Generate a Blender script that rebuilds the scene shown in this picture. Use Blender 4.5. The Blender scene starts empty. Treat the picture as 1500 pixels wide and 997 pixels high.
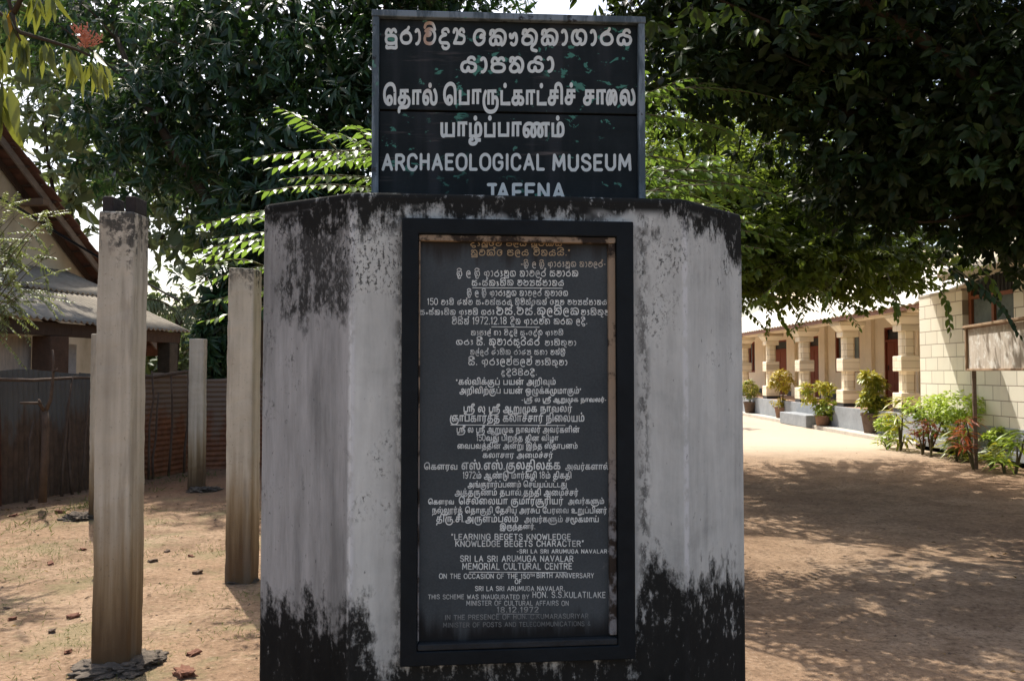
import bpy, bmesh, math, random
import numpy as np
from mathutils import Vector, Matrix, noise as mnoise
from mathutils.geometry import delaunay_2d_cdt
PI = math.pi; R = math.radians
scene = bpy.context.scene; COL = scene.collection

# ---------------------------------------------------------------- camera, sky, sun, exposure
CAM_Z = 1.6; F_PX = 1250.0; PITCH = math.atan(46.5/F_PX)
cd = bpy.data.cameras.new('camera'); cam = bpy.data.objects.new('camera', cd); COL.objects.link(cam)
cam.location = (0, 0, CAM_Z); cam.rotation_euler = (PI/2+PITCH, 0, 0)
cd.sensor_width = 36; cd.lens = 36*F_PX/1500; cd.clip_start = .05; cd.clip_end = 3000
scene.camera = cam
SUN_AZ = R(-27); SUN_EL = R(56)
SUN_DIR = Vector((math.sin(SUN_AZ)*math.cos(SUN_EL), math.cos(SUN_AZ)*math.cos(SUN_EL), math.sin(SUN_EL)))
w = bpy.data.worlds.new('World'); scene.world = w; w.use_nodes = True
wt = w.node_tree; bg = wt.nodes['Background']
sky = wt.nodes.new('ShaderNodeTexSky'); sky.sky_type = 'NISHITA'; sky.sun_disc = False
sky.sun_elevation = SUN_EL; sky.sun_rotation = SUN_AZ; sky.air_density = 1.0; sky.dust_density = 4.0; sky.ozone_density = .2
wt.links.new(sky.outputs[0], bg.inputs[0]); bg.inputs[1].default_value = .15
sl = bpy.data.lights.new('sun', 'SUN'); sl.energy = 4.0; sl.angle = R(.55); sl.color = (1, .945, .85)
so = bpy.data.objects.new('sun', sl); COL.objects.link(so); so.rotation_euler = (-SUN_DIR).to_track_quat('-Z', 'Y').to_euler()
vs = scene.view_settings; vs.view_transform = 'Standard'; vs.look = 'None'; vs.exposure = .8; vs.gamma = 1; vs.use_curve_mapping = False
scene.render.engine = 'CYCLES'; cy = scene.cycles
cy.use_denoising = True; cy.max_bounces = 8; cy.diffuse_bounces = 5; cy.transmission_bounces = 4; cy.transparent_max_bounces = 4; cy.glossy_bounces = 2
cy.sample_clamp_indirect = 6; cy.caustics_reflective = False; cy.caustics_refractive = False
# ---------------------------------------------------------------- helpers
def at(px, py, Y):
    """point at distance Y seen at pixel px,py of the 1500x997 photograph"""
    u = (px-750)/F_PX; v = (498.5-py)/F_PX
    d = Vector((u, math.cos(PITCH)-v*math.sin(PITCH), math.sin(PITCH)+v*math.cos(PITCH)))
    return Vector((0, 0, CAM_Z)) + d*(Y/d.y)
def tag(o, label=None, cat=None, group=None, kind=None):
    if label: o['label'] = label
    if cat: o['category'] = cat
    if group: o['group'] = group
    if kind: o['kind'] = kind
    return o
def thing(name, label, cat, loc=(0, 0, 0), rz=0, group=None):
    o = bpy.data.objects.new(name, None); COL.objects.link(o); o.empty_display_size = .1
    o.location = loc; o.rotation_euler = (0, 0, rz)
    return tag(o, label, cat, group)
def link_mesh(name, me, m, parent=None, smooth=False, bevel=0, seg=2):
    o = bpy.data.objects.new(name, me); COL.objects.link(o)
    if m: me.materials.append(m)
    if parent: o.parent = parent
    if smooth: me.polygons.foreach_set('use_smooth', [True]*len(me.polygons))
    if bevel:
        b = o.modifiers.new('bevel', 'BEVEL'); b.width = bevel; b.segments = seg; b.limit_method = 'ANGLE'; b.angle_limit = R(40)
    return o
def copy_tree(o, parent=None):
    c = o.copy(); COL.objects.link(c); c.parent = parent
    for ch in list(o.children): copy_tree(ch, c)
    return c
class MB:
    def __init__(s): s.v = []; s.f = []
    def add(s, v, f):
        n = len(s.v); s.v += [tuple(q) for q in v]; s.f += [tuple(i+n for i in g) for g in f]; return s
    def box(s, x0, x1, y0, y1, z0, z1, M=None):
        v = [Vector((x, y, z)) for z in (z0, z1) for y in (y0, y1) for x in (x0, x1)]
        if M: v = [M @ q for q in v]
        return s.add(v, [(0,2,3,1),(4,5,7,6),(0,1,5,4),(2,6,7,3),(0,4,6,2),(1,3,7,5)])
    def prism(s, poly, z0, z1, f=None):
        """poly: (a,b) counter-clockwise; f maps (a,b,c) to a point"""
        f = f or (lambda a, b, c: (a, b, c)); n = len(poly)
        v = [f(a, b, z0) for a, b in poly]+[f(a, b, z1) for a, b in poly]
        return s.add(v, [tuple(range(n))[::-1], tuple(range(n, 2*n))]+[(i, (i+1) % n, n+(i+1) % n, n+i) for i in range(n)])
    def tube(s, path, rad, n=7, cap=True):
        path = [Vector(p) for p in path]; base = len(s.v); up = Vector((.31, .2, .93)).normalized()
        if not hasattr(rad, '__len__'): rad = [rad]*len(path)
        for i, p in enumerate(path):
            d = (path[min(i+1, len(path)-1)]-path[max(i-1, 0)]).normalized()
            a = d.cross(up)
            if a.length < .05: a = d.cross(Vector((1, 0, 0)))
            a.normalize(); b = d.cross(a)
            for k in range(n):
                t = 2*PI*k/n; s.v.append(tuple(p+(a*math.cos(t)+b*math.sin(t))*rad[i]))
        for i in range(len(path)-1):
            for k in range(n):
                q = base+i*n; s.f.append((q+k, q+n+k, q+n+(k+1) % n, q+(k+1) % n))
        if cap:
            s.f.append(tuple(base+k for k in range(n))); q = base+(len(path)-1)*n; s.f.append(tuple(q+k for k in range(n))[::-1])
        return s
    def lathe(s, prof, n=16, c=(0, 0, 0)):
        base = len(s.v)
        for r, z in prof:
            for k in range(n): s.v.append((c[0]+r*math.cos(2*PI*k/n), c[1]+r*math.sin(2*PI*k/n), c[2]+z))
        for i in range(len(prof)-1):
            for k in range(n):
                q = base+i*n; s.f.append((q+k, q+(k+1) % n, q+n+(k+1) % n, q+n+k))
        return s
    def build(s, name, m, parent=None, smooth=False, bevel=0, seg=2):
        me = bpy.data.meshes.new(name); me.from_pydata(s.v, [], s.f); me.validate()
        return link_mesh(name, me, m, parent, smooth, bevel, seg)

# ---------------------------------------------------------------- node materials
class NT:
    def __init__(s, name, rough=.8, spec=.3):
        s.m = bpy.data.materials.new(name); s.m.use_nodes = True; s.t = s.m.node_tree
        s.b = s.t.nodes['Principled BSDF']; s.out = s.t.nodes['Material Output']
        s.b.inputs['Roughness'].default_value = rough; s.b.inputs['Specular IOR Level'].default_value = spec
        s.tc = s.t.nodes.new('ShaderNodeTexCoord')
    def put(s, sock, v):
        if hasattr(v, 'is_linked'): s.t.links.new(v, sock)
        elif isinstance(v, tuple) and len(v) == 3 and sock.type == 'RGBA': sock.default_value = (*v, 1)
        else: sock.default_value = v
    def obj(s): return s.tc.outputs['Object']
    def shifted(s):
        oi = s.t.nodes.new('ShaderNodeObjectInfo'); n = s.t.nodes.new('ShaderNodeVectorMath'); n.operation = 'MULTIPLY_ADD'
        s.t.links.new(oi.outputs['Random'], n.inputs[0]); n.inputs[1].default_value = (37, 23, 11); s.t.links.new(s.obj(), n.inputs[2]); return n.outputs[0]
    def map(s, vec, sc=(1, 1, 1), loc=(0, 0, 0), rot=(0, 0, 0)):
        n = s.t.nodes.new('ShaderNodeMapping'); s.put(n.inputs[0], vec); n.inputs[1].default_value = loc; n.inputs[2].default_value = rot; n.inputs[3].default_value = sc
        return n.outputs[0]
    def noise(s, vec, scale=5, detail=5, rough=.6, dist=0):
        n = s.t.nodes.new('ShaderNodeTexNoise'); s.put(n.inputs['Vector'], vec); n.inputs['Scale'].default_value = scale
        n.inputs['Detail'].default_value = detail; n.inputs['Roughness'].default_value = rough; n.inputs['Distortion'].default_value = dist
        return n.outputs['Fac']
    def math(s, op, a, b=0., c=0., clamp=False):
        n = s.t.nodes.new('ShaderNodeMath'); n.operation = op; n.use_clamp = clamp
        s.put(n.inputs[0], a); s.put(n.inputs[1], b); s.put(n.inputs[2], c); return n.outputs[0]
    def sep(s, vec):
        n = s.t.nodes.new('ShaderNodeSeparateXYZ'); s.put(n.inputs[0], vec); return n.outputs
    def step(s, x, a, b, lo=0., hi=1.):
        n = s.t.nodes.new('ShaderNodeMapRange'); n.interpolation_type = 'SMOOTHSTEP'
        s.put(n.inputs[0], x); n.inputs[1].default_value = a; n.inputs[2].default_value = b; n.inputs[3].default_value = lo; n.inputs[4].default_value = hi
        return n.outputs[0]
    def ramp(s, fac, stops):
        n = s.t.nodes.new('ShaderNodeValToRGB'); s.put(n.inputs[0], fac); e = n.color_ramp.elements
        while len(e) < len(stops): e.new(.5)
        for q, (p, c) in zip(e, stops): q.position = p; q.color = (*c, 1)
        return n.outputs[0]
    def mix(s, f, a, b, mode='MIX'):
        n = s.t.nodes.new('ShaderNodeMix'); n.data_type = 'RGBA'; n.blend_type = mode
        s.put(n.inputs[0], f); s.put(n.inputs[6], a); s.put(n.inputs[7], b); return n.outputs[2]
    def attr(s, name):
        n = s.t.nodes.new('ShaderNodeAttribute'); n.attribute_name = name; return n.outputs['Fac']
    def bump(s, h, strength=.4, dist=.01):
        n = s.t.nodes.new('ShaderNodeBump'); s.put(n.inputs['Height'], h); n.inputs['Strength'].default_value = strength; n.inputs['Distance'].default_value = dist
        s.t.links.new(n.outputs[0], s.b.inputs['Normal']); return s
    def col(s, c): s.put(s.b.inputs['Base Color'], c); return s
    def rough(s, c): s.put(s.b.inputs['Roughness'], c); return s

def simple(name, c, rough=.8, var=.25, scale=6, bump=.3, spec=.3, stretch=(1, 1, 1)):
    n = NT(name, rough, spec); v = n.map(n.shifted(), stretch)
    a = n.noise(v, scale, 6, .65); b = n.noise(v, scale*7, 4, .6)
    k = n.math('ADD', n.math('MULTIPLY', a, .7), n.math('MULTIPLY', b, .3))
    n.col(n.ramp(k, [(.3, tuple(q*(1-var) for q in c)), (.7, tuple(min(1, q*(1+var)) for q in c))]))
    if bump: n.bump(b, bump, .01)
    return n.m
def leaf_mat(name, dark, mid, light, rough=.4, spec=.5, trans=.35, tcol=None):
    n = NT(name, rough, spec)
    c = n.ramp(n.attr('tone'), [(.0, dark), (.55, mid), (1., light)])
    n.col(c)
    t = n.t.nodes.new('ShaderNodeBsdfTranslucent')
    n.put(t.inputs[0], n.mix(.6, c, tcol or (light[0]*1.5, light[1]*1.5, light[2]*.6)))
    m = n.t.nodes.new('ShaderNodeMixShader'); m.inputs[0].default_value = trans
    n.t.links.new(n.b.outputs[0], m.inputs[1]); n.t.links.new(t.outputs[0], m.inputs[2]); n.t.links.new(m.outputs[0], n.out.inputs[0])
    return n.m

# ---------------------------------------------------------------- foliage
def nrm(a): return a/(np.linalg.norm(a, axis=-1, keepdims=True)+1e-9)
class Leaves:
    def __init__(s, seed): s.rng = np.random.default_rng(seed); s.P = []; s.D = []; s.N = []; s.L = []; s.W = []; s.T = []; s.C = []
    def add(s, P, D, N, L, W, T, curl=.18):
        n = len(P); s.P.append(P); s.D.append(D); s.N.append(N)
        for a, b in ((s.L, L), (s.W, W), (s.T, T), (s.C, curl)): a.append(np.broadcast_to(b, (n,)).astype(float))
    def rosettes(s, C, axis, k, L, wr, droop=.4, tone=None, spread=.6, curl=.25):
        """k leaves round the tip of a twig at every C"""
        r = s.rng; n = len(C); C = np.repeat(C, k, 0); A = np.repeat(nrm(axis), k, 0)
        ph = np.tile(np.arange(k)*2*PI/k, n)+r.uniform(0, 6.28, n*k)
        e1 = nrm(np.cross(A, np.array([.3, .2, .9]))); e2 = np.cross(A, e1)
        rad = e1*np.cos(ph)[:, None]+e2*np.sin(ph)[:, None]
        D = rad*spread+A*r.uniform(.1, .8, (n*k, 1)); D[:, 2] -= droop*r.uniform(.4, 1.3, n*k); D = nrm(D)
        N = nrm(A+np.array([0, 0, .6])+r.normal(0, .35, (n*k, 3)))
        t = r.uniform(0, 1, n*k) if tone is None else np.clip(np.repeat(tone, k)+r.normal(0, .16, n*k), 0, 1)
        l = L*r.uniform(.65, 1.2, n*k)
        s.add(C+D*.02+r.normal(0, .03, (n*k, 3))*L*3, D, N, l, l*wr*r.uniform(.8, 1.2, n*k), t, curl)
    def spray(s, path, k, L, wr, tone, droop=.35, gap=None):
        """two rows of alternate leaves along a twig"""
        r = s.rng; path = np.array(path, float)
        if gap: k = max(7, int(np.linalg.norm(np.diff(path, axis=0), axis=1).sum()/gap))
        seg = np.linspace(.12, 1, k); idx = seg*(len(path)-1)
        i0 = np.minimum(idx.astype(int), len(path)-2); f = (idx-i0)[:, None]
        P = path[i0]*(1-f)+path[i0+1]*f; T = nrm(path[i0+1]-path[i0])
        side = nrm(np.cross(T, np.array([0, 0, 1.])))*np.where(np.arange(k) % 2, 1, -1)[:, None]
        D = nrm(side*.85+T*.55+np.array([0, 0, -droop])+r.normal(0, .14, (k, 3))); D[-1] = T[-1]
        N = nrm(np.array([0, 0, 1.])+side*.25+r.normal(0, .2, (k, 3)))
        l = L*(.6+.5*np.sin(np.linspace(.5, 2.9, k)))*r.uniform(.8, 1.2, k)
        s.add(P, D, N, l, l*wr, np.clip(tone+r.normal(0, .15, k), 0, 1), .12)
    def build(s, name, m, parent):
        P, D, N, L, W, T, C = (np.concatenate(a) for a in (s.P, s.D, s.N, s.L, s.W, s.T, s.C))
        n = len(P); S = nrm(np.cross(D, N)); N = nrm(np.cross(S, D)); L = L[:, None]; W = W[:, None]; C = C[:, None]
        def pt(t, w, up): return P+D*L*t+S*W*w*.5+N*(W*up*.5)-N*(L*C*t*t)
        V = np.stack([P, pt(.33, -1, .35), pt(.33, 0, 0), pt(.33, 1, .35), pt(.7, -.72, .25), pt(.7, 0, 0), pt(.7, .72, .25), pt(1, 0, 0)], 1)
        tri = np.array([[0,2,1],[0,3,2],[1,2,5],[1,5,4],[2,3,6],[2,6,5],[4,5,7],[5,6,7]])
        Fa = (tri[None]+(np.arange(n)*8)[:, None, None]).reshape(-1)
        me = bpy.data.meshes.new(name); me.vertices.add(n*8); me.vertices.foreach_set('co', V.reshape(-1).astype(np.float32))
        me.loops.add(len(Fa)); me.loops.foreach_set('vertex_index', Fa.astype(np.int32))
        q = len(Fa)//3; me.polygons.add(q); me.polygons.foreach_set('loop_start', np.arange(q, dtype=np.int32)*3)
        me.update(calc_edges=True); me.validate()
        a = me.attributes.new('tone', 'FLOAT', 'POINT'); a.data.foreach_set('value', np.repeat(T, 8).astype(np.float32))
        return link_mesh(name, me, m, parent)
def bez(a, b, c, n=8):
    a, b, c = (np.array(q, float) for q in (a, b, c)); t = np.linspace(0, 1, n)[:, None]
    return (1-t)**2*a+2*t*(1-t)*b+t*t*c
def limb(mb, a, b, r0, r1, rng, sag=.12, n=7, k=6):
    a = np.array(a, float); b = np.array(b, float); L = np.linalg.norm(b-a)
    mid = (a+b)/2+rng.normal(0, sag*L, 3)+np.array([0, 0, .08*L]); p = bez(a, mid, b, n)
    mb.tube(p, list(np.linspace(r0, r1, n)), k); return p
def blob_points(rng, blobs, per):
    """points in lumpy crowns, denser near the outside, with the outward direction"""
    P = []; A = []; T = []
    for (x, y, z, rx, ry, rz), n in zip(blobs, per):
        d = nrm(rng.normal(0, 1, (n, 3))); rr = rng.uniform(0, 1, n)**.33
        f = 1+.22*np.sin(d[:, 0]*5+x)*np.cos(d[:, 1]*4+y)+.15*np.sin(d[:, 2]*7+z)
        q = d*np.array([rx, ry, rz])*(rr*f)[:, None]
        P.append(q+np.array([x, y, z])); A.append(d*.8+np.array([0, 0, .35])); T.append(np.full(n, rng.uniform(.3, .7)))
    return np.concatenate(P), np.concatenate(A), np.concatenate(T)
# ---------------------------------------------------------------- ground
def ground_h(x, y):
    h = .05*mnoise.noise(Vector((x*.35, y*.35, 0)))+.02*mnoise.noise(Vector((x*1.7, y*1.7, 3)))+.008*mnoise.noise(Vector((x*6, y*6, 7)))
    k = min(1, max(0, (8.6-x)/1.5)) if y > 9 else 1
    return h*(.35+.65*k)*min(1, max(0, (60-y)/20))-(.02 if x > 8.6 else 0)
def make_ground():
    n = NT('sandy_earth', .95, .1); p = n.obj(); s = n.sep(p)
    big = n.noise(p, .45, 4, .6); mid = n.noise(p, 2.2, 6, .65); fine = n.noise(p, 26, 5, .7); grit = n.noise(p, 120, 2, .6)
    c = n.ramp(big, [(.3, (.205, .127, .078)), (.5, (.285, .19, .12)), (.72, (.365, .262, .177))])
    c = n.mix(n.step(mid, .44, .62, 0, .6), c, (.175, .112, .07))
    c = n.mix(n.step(fine, .5, .66, 0, .7), c, (.095, .062, .04))
    clod = n.noise(p, 8, 6, .75); c = n.mix(n.step(clod, .54, .66, 0, .55), c, (.105, .07, .045))
    c = n.mix(n.step(fine, .32, .46, .45, 0), c, (.44, .34, .245))
    c = n.mix(n.step(grit, .60, .70, 0, .7), c, (.09, .06, .04))
    # greener, litter strewn earth on the left; paler on the right, sunlight painted into the far yard
    left = n.math('MULTIPLY', n.step(s[0], 1.0, -2.0), n.step(n.noise(p, 1.6, 6, .75), .49, .62, 0, .5))
    c = n.mix(left, c, (.16, .152, .075))
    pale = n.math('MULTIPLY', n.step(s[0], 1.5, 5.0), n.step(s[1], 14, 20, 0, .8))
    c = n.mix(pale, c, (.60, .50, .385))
    red = n.math('MULTIPLY', n.step(s[1], 9.5, 12.5), n.step(s[0], -2.5, -4, 0, .5))
    c = n.mix(red, c, (.19, .09, .05))
    n.col(c); h = n.math('ADD', n.math('MULTIPLY', fine, .7), n.math('MULTIPLY', grit, .3)); h = n.math('ADD', h, n.math('MULTIPLY', clod, 1.2)); n.bump(h, .8, .03)
    xs = sorted(set([-400, -150, -70, -40, -25]+[round(-16+.22*i, 3) for i in range(130)]+[14, 18, 25, 40, 70, 150, 400]))
    ys = sorted(set([-300, -100, -40, -15, -6, -2]+[round(.2+.11*i+.0009*i*i, 3) for i in range(185)]+[55, 65, 80, 120, 200, 400, 900]))
    v = [(x, y, ground_h(x, y) if -16 <= x <= 13 and -3 < y < 56 else 0) for y in ys for x in xs]; m = len(xs)
    f = [(j*m+i, j*m+i+1, (j+1)*m+i+1, (j+1)*m+i) for j in range(len(ys)-1) for i in range(m-1)]
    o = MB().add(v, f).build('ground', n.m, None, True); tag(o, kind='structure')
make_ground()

# ---------------------------------------------------------------- the museum with its verandah
def block_mat(name, c, mortar, bw=.48, bh=.27, msz=.010, var=.12, plane='YZ'):
    n = NT(name, .85, .2); p = n.obj(); s = n.sep(p)
    cb = n.t.nodes.new('ShaderNodeCombineXYZ'); n.put(cb.inputs[0], s[1 if plane == 'YZ' else 0]); n.put(cb.inputs[1], s[2])
    b = n.t.nodes.new('ShaderNodeTexBrick'); n.t.links.new(cb.outputs[0], b.inputs['Vector'])
    b.inputs['Scale'].default_value = 1; b.inputs['Brick Width'].default_value = bw; b.inputs['Row Height'].default_value = bh
    b.inputs['Mortar Size'].default_value = msz; b.inputs['Mortar Smooth'].default_value = .3; b.inputs['Bias'].default_value = 0
    n.put(b.inputs['Color1'], tuple(q*(1-var) for q in c)); n.put(b.inputs['Color2'], tuple(q*(1+var) for q in c)); n.put(b.inputs['Mortar'], mortar)
    st = n.noise(n.map(p, (1, 1, .35)), 1.6, 6, .65)
    n.col(n.mix(n.step(st, .5, .75, 0, .35), b.outputs['Color'], tuple(q*.55 for q in c)))
    n.bump(n.math('ADD', n.math('MULTIPLY', b.outputs['Fac'], -1.), n.math('MULTIPLY', n.noise(p, 30, 4), .4)), .5, .012)
    return n.m
M_CREAM = simple('cream_wall_paint', (.85, .74, .56), .85, .10, 1.2, .15)
M_CREAM2 = simple('pale_wall_paint', (.84, .73, .55), .85, .10, 1.5, .15)
M_STONE = block_mat('cream_block_column', (.86, .76, .58), (.50, .40, .27), .26, .17, .006, .12)
M_BLOCK = block_mat('pale_block_wall', (.76, .72, .60), (.33, .28, .22), .50, .272, .010, .08)
M_GREY = simple('grey_cement', (.27, .29, .31), .85, .25, 2.5, .3)
M_DADO = simple('dark_skirting_paint', (.055, .055, .06), .6, .3, 3, .1)
M_FLOOR = simple('red_floor', (.42, .28, .20), .5, .2, 3, .1)
M_DOOR = simple('red_brown_door_paint', (.19, .05, .024), .6, .25, 3, .2, .15, (9, 9, .5))
M_FASCIA = simple('brown_fascia', (.30, .17, .135), .7, .2, 4, .1)
M_DARK = simple('dark_opening', (.012, .012, .013), .4, .3, 4, 0)
M_GLASS = simple('dusty_pane', (.16, .19, .20), .15, .3, 3, 0, .6)
M_ROOFW = simple('pale_roof_sheet', (.62, .58, .50), .7, .2, 1.2, .2)
M_WOOD = simple('weathered_wood', (.17, .12, .085), .85, .4, 4, .5, .2, (1, 1, 8))
M_CONC = simple('kerb_concrete', (.48, .44, .38), .9, .2, 3, .4)

bldg = thing('museum_building', 'cream museum building with block columns along its verandah under a pale roof', 'building', (9.25, 20, 0))
def L(p): return (p[0]-9.25, p[1]-20, p[2])
def wbox(mb, x0, x1, y0, y1, z0, z1): return mb.box(x0-9.25, x1-9.25, y0-20, y1-20, z0, z1)
YN, YF = 18.45, 46.0
FL = .66
wbox(MB(), 8.98, 11.2, YN, YF, -.1, FL).build('plinth', M_GREY, bldg, bevel=.015)
wbox(MB(), 9.02, 11.14, YN+.01, YF-.01, FL, FL+.004).build('floor', M_FLOOR, bldg)
# back wall with its openings cut out: y ranges of doors and window
ops = [(24.25, 25.45, FL, 2.92, 'door'), (27.25, 29.3, 1.6, 3.0, 'window'), (30.9, 32.0, FL, 2.92, 'door'), (34.5, 36.3, FL, 2.92, 'door'), (39, 40.5, 1.6, 3.0, 'window')]
wm = MB(); y = YN; X0, X1 = 11.1, 11.35
for a, b, z0, z1, k in ops:
    wbox(wm, X0, X1, y, a, FL, 3.7)
    if z0 > FL: wbox(wm, X0, X1, a, b, FL, z0)
    wbox(wm, X0, X1, a, b, z1, 3.7); y = b
wbox(wm, X0, X1, y, YF, FL, 3.7)
wm.build('wall', M_CREAM, bldg)
d = MB()
for a, b in ((YN, 24.2), (25.5, 30.85), (32.05, 34.45), (36.35, YF)): wbox(d, 11.085, 11.098, a, b, FL+.003, FL+.22)
d.build('skirting', M_DADO, bldg)
for yy in (23.3, 26.3, 30.2, 33.4, 37.3):
    p = MB(); wbox(p, 10.98, 11.097, yy-.22, yy+.22, FL+.005, 3.45); p.build('pilaster', M_CREAM2, bldg, bevel=.01)
for a, b, z0, z1, k in ops:
    if k == 'door':
        o = MB(); wbox(o, 11.16, 11.21, a+.07, b-.07, z0+.01, z1-.42)
        for t in (.0, .5):
            for q in range(3): wbox(o, 11.148, 11.161, a+.12+(b-a-.14)*t, a+.05+(b-a-.14)*(t+.46), z0+.12+q*.6, z0+.6+q*.6)
        dr = o.build('door', M_DOOR, bldg)
        o = MB(); wbox(o, 11.12, 11.22, a, a+.06, z0+.005, z1); wbox(o, 11.12, 11.22, b-.06, b, z0+.005, z1); wbox(o, 11.12, 11.22, a+.06, b-.06, z1-.06, z1); wbox(o, 11.12, 11.22, a+.06, b-.06, z1-.42, z1-.36)
        o.build('door_frame', M_DOOR, dr)
        o = MB(); wbox(o, 11.19, 11.2, a+.06, b-.06, z1-.36, z1-.06); o.build('fanlight', M_DARK, dr)
        o = MB(); o.tube([L((11.13, b-.2, z0+1.0)), L((11.13, b-.2, z0+1.14))], .014, 6); o.build('handle', M_DARK, dr)
    else:
        o = MB(); wbox(o, 11.12, 11.22, a, a+.1, z0, z1); wbox(o, 11.12, 11.22, b-.1, b, z0, z1); wbox(o, 11.12, 11.22, a+.1, b-.1, z0, z0+.09); wbox(o, 11.12, 11.22, a+.1, b-.1, z1-.09, z1)
        for t in (.33, .66): wbox(o, 11.13, 11.215, a+(b-a)*t-.04, a+(b-a)*t+.04, z0+.09, z1-.09)
        wi = o.build('window', M_DOOR, bldg)
        o = MB(); wbox(o, 11.19, 11.2, a+.1, b-.1, z0+.09, z1-.09); o.build('pane', M_GLASS, wi)
# columns
cap_prof = [(.125, 0), (.15, .05), (.15, .1), (.22, .2), (.30, .30), (.30, .36)]
def sq(mb, cx, cy, h0, z0, h1, z1):
    v = [(cx+sx*h, cy+sy*h, z) for h, z in ((h0, z0), (h1, z1)) for sx, sy in ((-1,-1),(1,-1),(1,1),(-1,1))]
    return mb.add(v, [(3,2,1,0),(4,5,6,7),(0,1,5,4),(1,2,6,5),(2,3,7,6),(3,0,4,7)])
for k in range(6):
    cy_ = 20+3.5*k-20; cx_ = 0
    s = MB(); o8 = [(cx_+.155*a, cy_+.155*b) for a, b in ((-1,-.55),(-.55,-1),(.55,-1),(1,-.55),(1,.55),(.55,1),(-.55,1),(-1,.55))]
    s.prism(o8, FL+.10, 2.60); col_o = s.build('column', M_STONE, bldg)
    s = MB(); sq(s, cx_, cy_, .245, FL+.10, .245, FL+.46); s.build('base_block', M_STONE, col_o, bevel=.02)
    s = MB(); sq(s, cx_, cy_, .23, FL+.003, .23, FL+.097); s.build('base_course', M_DADO, col_o)
    s = MB(); sq(s, cx_, cy_, .235, 1.62, .235, 1.98); s.build('middle_block', M_STONE, col_o, bevel=.02)
    s = MB(); sq(s, cx_, cy_, .225, 2.56, .225, 2.70); sq(s, cx_, cy_, .225, 2.702, .35, 2.88); sq(s, cx_, cy_, .36, 2.882, .36, 2.975)
    s.build('capital', M_STONE, col_o, bevel=.015)
# roof: corrugated sheet from the eave up over the verandah
rf = MB(); nx = 7; ys = np.arange(YN-.05, YF, .075)
vv = []; ff = []
for i, yy in enumerate(ys):
    for j in range(nx):
        t = j/(nx-1); vv.append((8.72+t*7.5-9.25, yy-20, 3.10+t*2.9+.022*math.sin(yy*2*PI/.3)))
for i in range(len(ys)-1):
    for j in range(nx-1): q = i*nx+j; ff.append((q, q+1, q+nx+1, q+nx))
rf.add(vv, ff); ro = rf.build('roof', M_ROOFW, bldg)
sm_ = ro.modifiers.new('thick', 'SOLIDIFY'); sm_.thickness = .02
o = MB(); wbox(o, 8.78, 8.83, YN, YF, 2.985, 3.085); o.build('fascia', M_FASCIA, bldg)
o = MB(); wbox(o, 9.1, 9.4, YN, YF, 2.978, 3.10); o.build('eave_beam', M_CREAM2, bldg)
o = MB(); wbox(o, 13.9, 14.2, YN, YF, 3, 5.7); wbox(o, 11.36, 13.9, YF-.3, YF, 0, 4.4); o.build('upper_wall', M_CREAM2, bldg)
# kerb apron in front
o = MB().box(8.62, 8.975, 13.0, 46, -.15, .09).build('kerb', M_CONC, None, bevel=.02); tag(o, kind='structure')
st = tag(MB().box(8.45, 8.97, 24.6, 27.0, .0, .36).build('entrance_step', M_GREY, None, bevel=.02), 'low grey cement step against the verandah plinth between two columns', 'step')

# ---------------------------------------------------------------- annex wall on the right
ann = thing('annex_building', 'pale block walled annex with a window under a concrete sunshade', 'building', (8.75, 18.3, 0))
def abox(mb, x0, x1, y0, y1, z0, z1): return mb.box(x0-8.75, x1-8.75, y0-18.3, y1-18.3, z0, z1)
o = MB(); abox(o, 8.75, 9.0, 16.55, 18.3, .62, 3.18); abox(o, 8.75, 9.0, 14.85, 16.55, .62, 2.42)
abox(o, 8.75, 9.0, 8.0, 14.85, .62, 5.4); abox(o, 8.75, 9.0, 14.85, 16.55, 3.42, 5.4)
abox(o, 9.0, 12.5, 18.05, 18.3, .0, 3.18)
o.build('wall', M_BLOCK, ann)
o = MB(); abox(o, 8.70, 9.05, 8, 18.34, .0, .48); abox(o, 8.725, 9.04, 8, 18.32, .482, .618); abox(o, 8.62, 8.699, 8, 18.3, -.1, .24); o.build('plinth', M_GREY, ann, bevel=.012)
o = MB(); abox(o, 8.735, 9.015, 16.56, 18.31, 3.183, 3.24); o.build('coping', M_CONC, ann, bevel=.01)
o = MB(); abox(o, 8.86, 8.94, 14.87, 14.97, 2.43, 3.41); abox(o, 8.86, 8.94, 16.43, 16.53, 2.43, 3.41); abox(o, 8.86, 8.94, 14.97, 16.43, 2.43, 2.52); abox(o, 8.86, 8.94, 14.97, 16.43, 3.0, 3.07); abox(o, 8.865, 8.935, 15.67, 15.75, 2.52, 3.0)
aw = o.build('window', simple('orange_brown_frame', (.22, .075, .035), .5, .3, 4, .2), ann)
o = MB(); abox(o, 8.91, 8.92, 14.97, 16.43, 2.5, 3.0); o.build('pane', M_GLASS, aw)
o = MB(); abox(o, 8.93, 8.94, 14.97, 16.43, 3.07, 3.41)
for q in range(12): abox(o, 8.885, 8.9, 15.02+q*.12, 15.04+q*.12, 3.07, 3.41)
o.build('ventilator', M_DARK, aw)
o = MB(); o.prism([(8.2-8.75, 13.3-18.3), (8.747-8.75, 13.3-18.3), (8.747-8.75, 17.3-18.3), (8.3-8.75, 16.6-18.3), (8.2-8.75, 16.2-18.3)], 3.44, 3.56); o.build('sunshade', M_CONC, ann, bevel=.01)
o = MB(); o.box(-.1, 5, -1.9, -.25, 3.5, 3.52, Matrix.Rotation(R(-16), 4, 'Y')); o.build('roof', M_ROOFW, ann)
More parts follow.
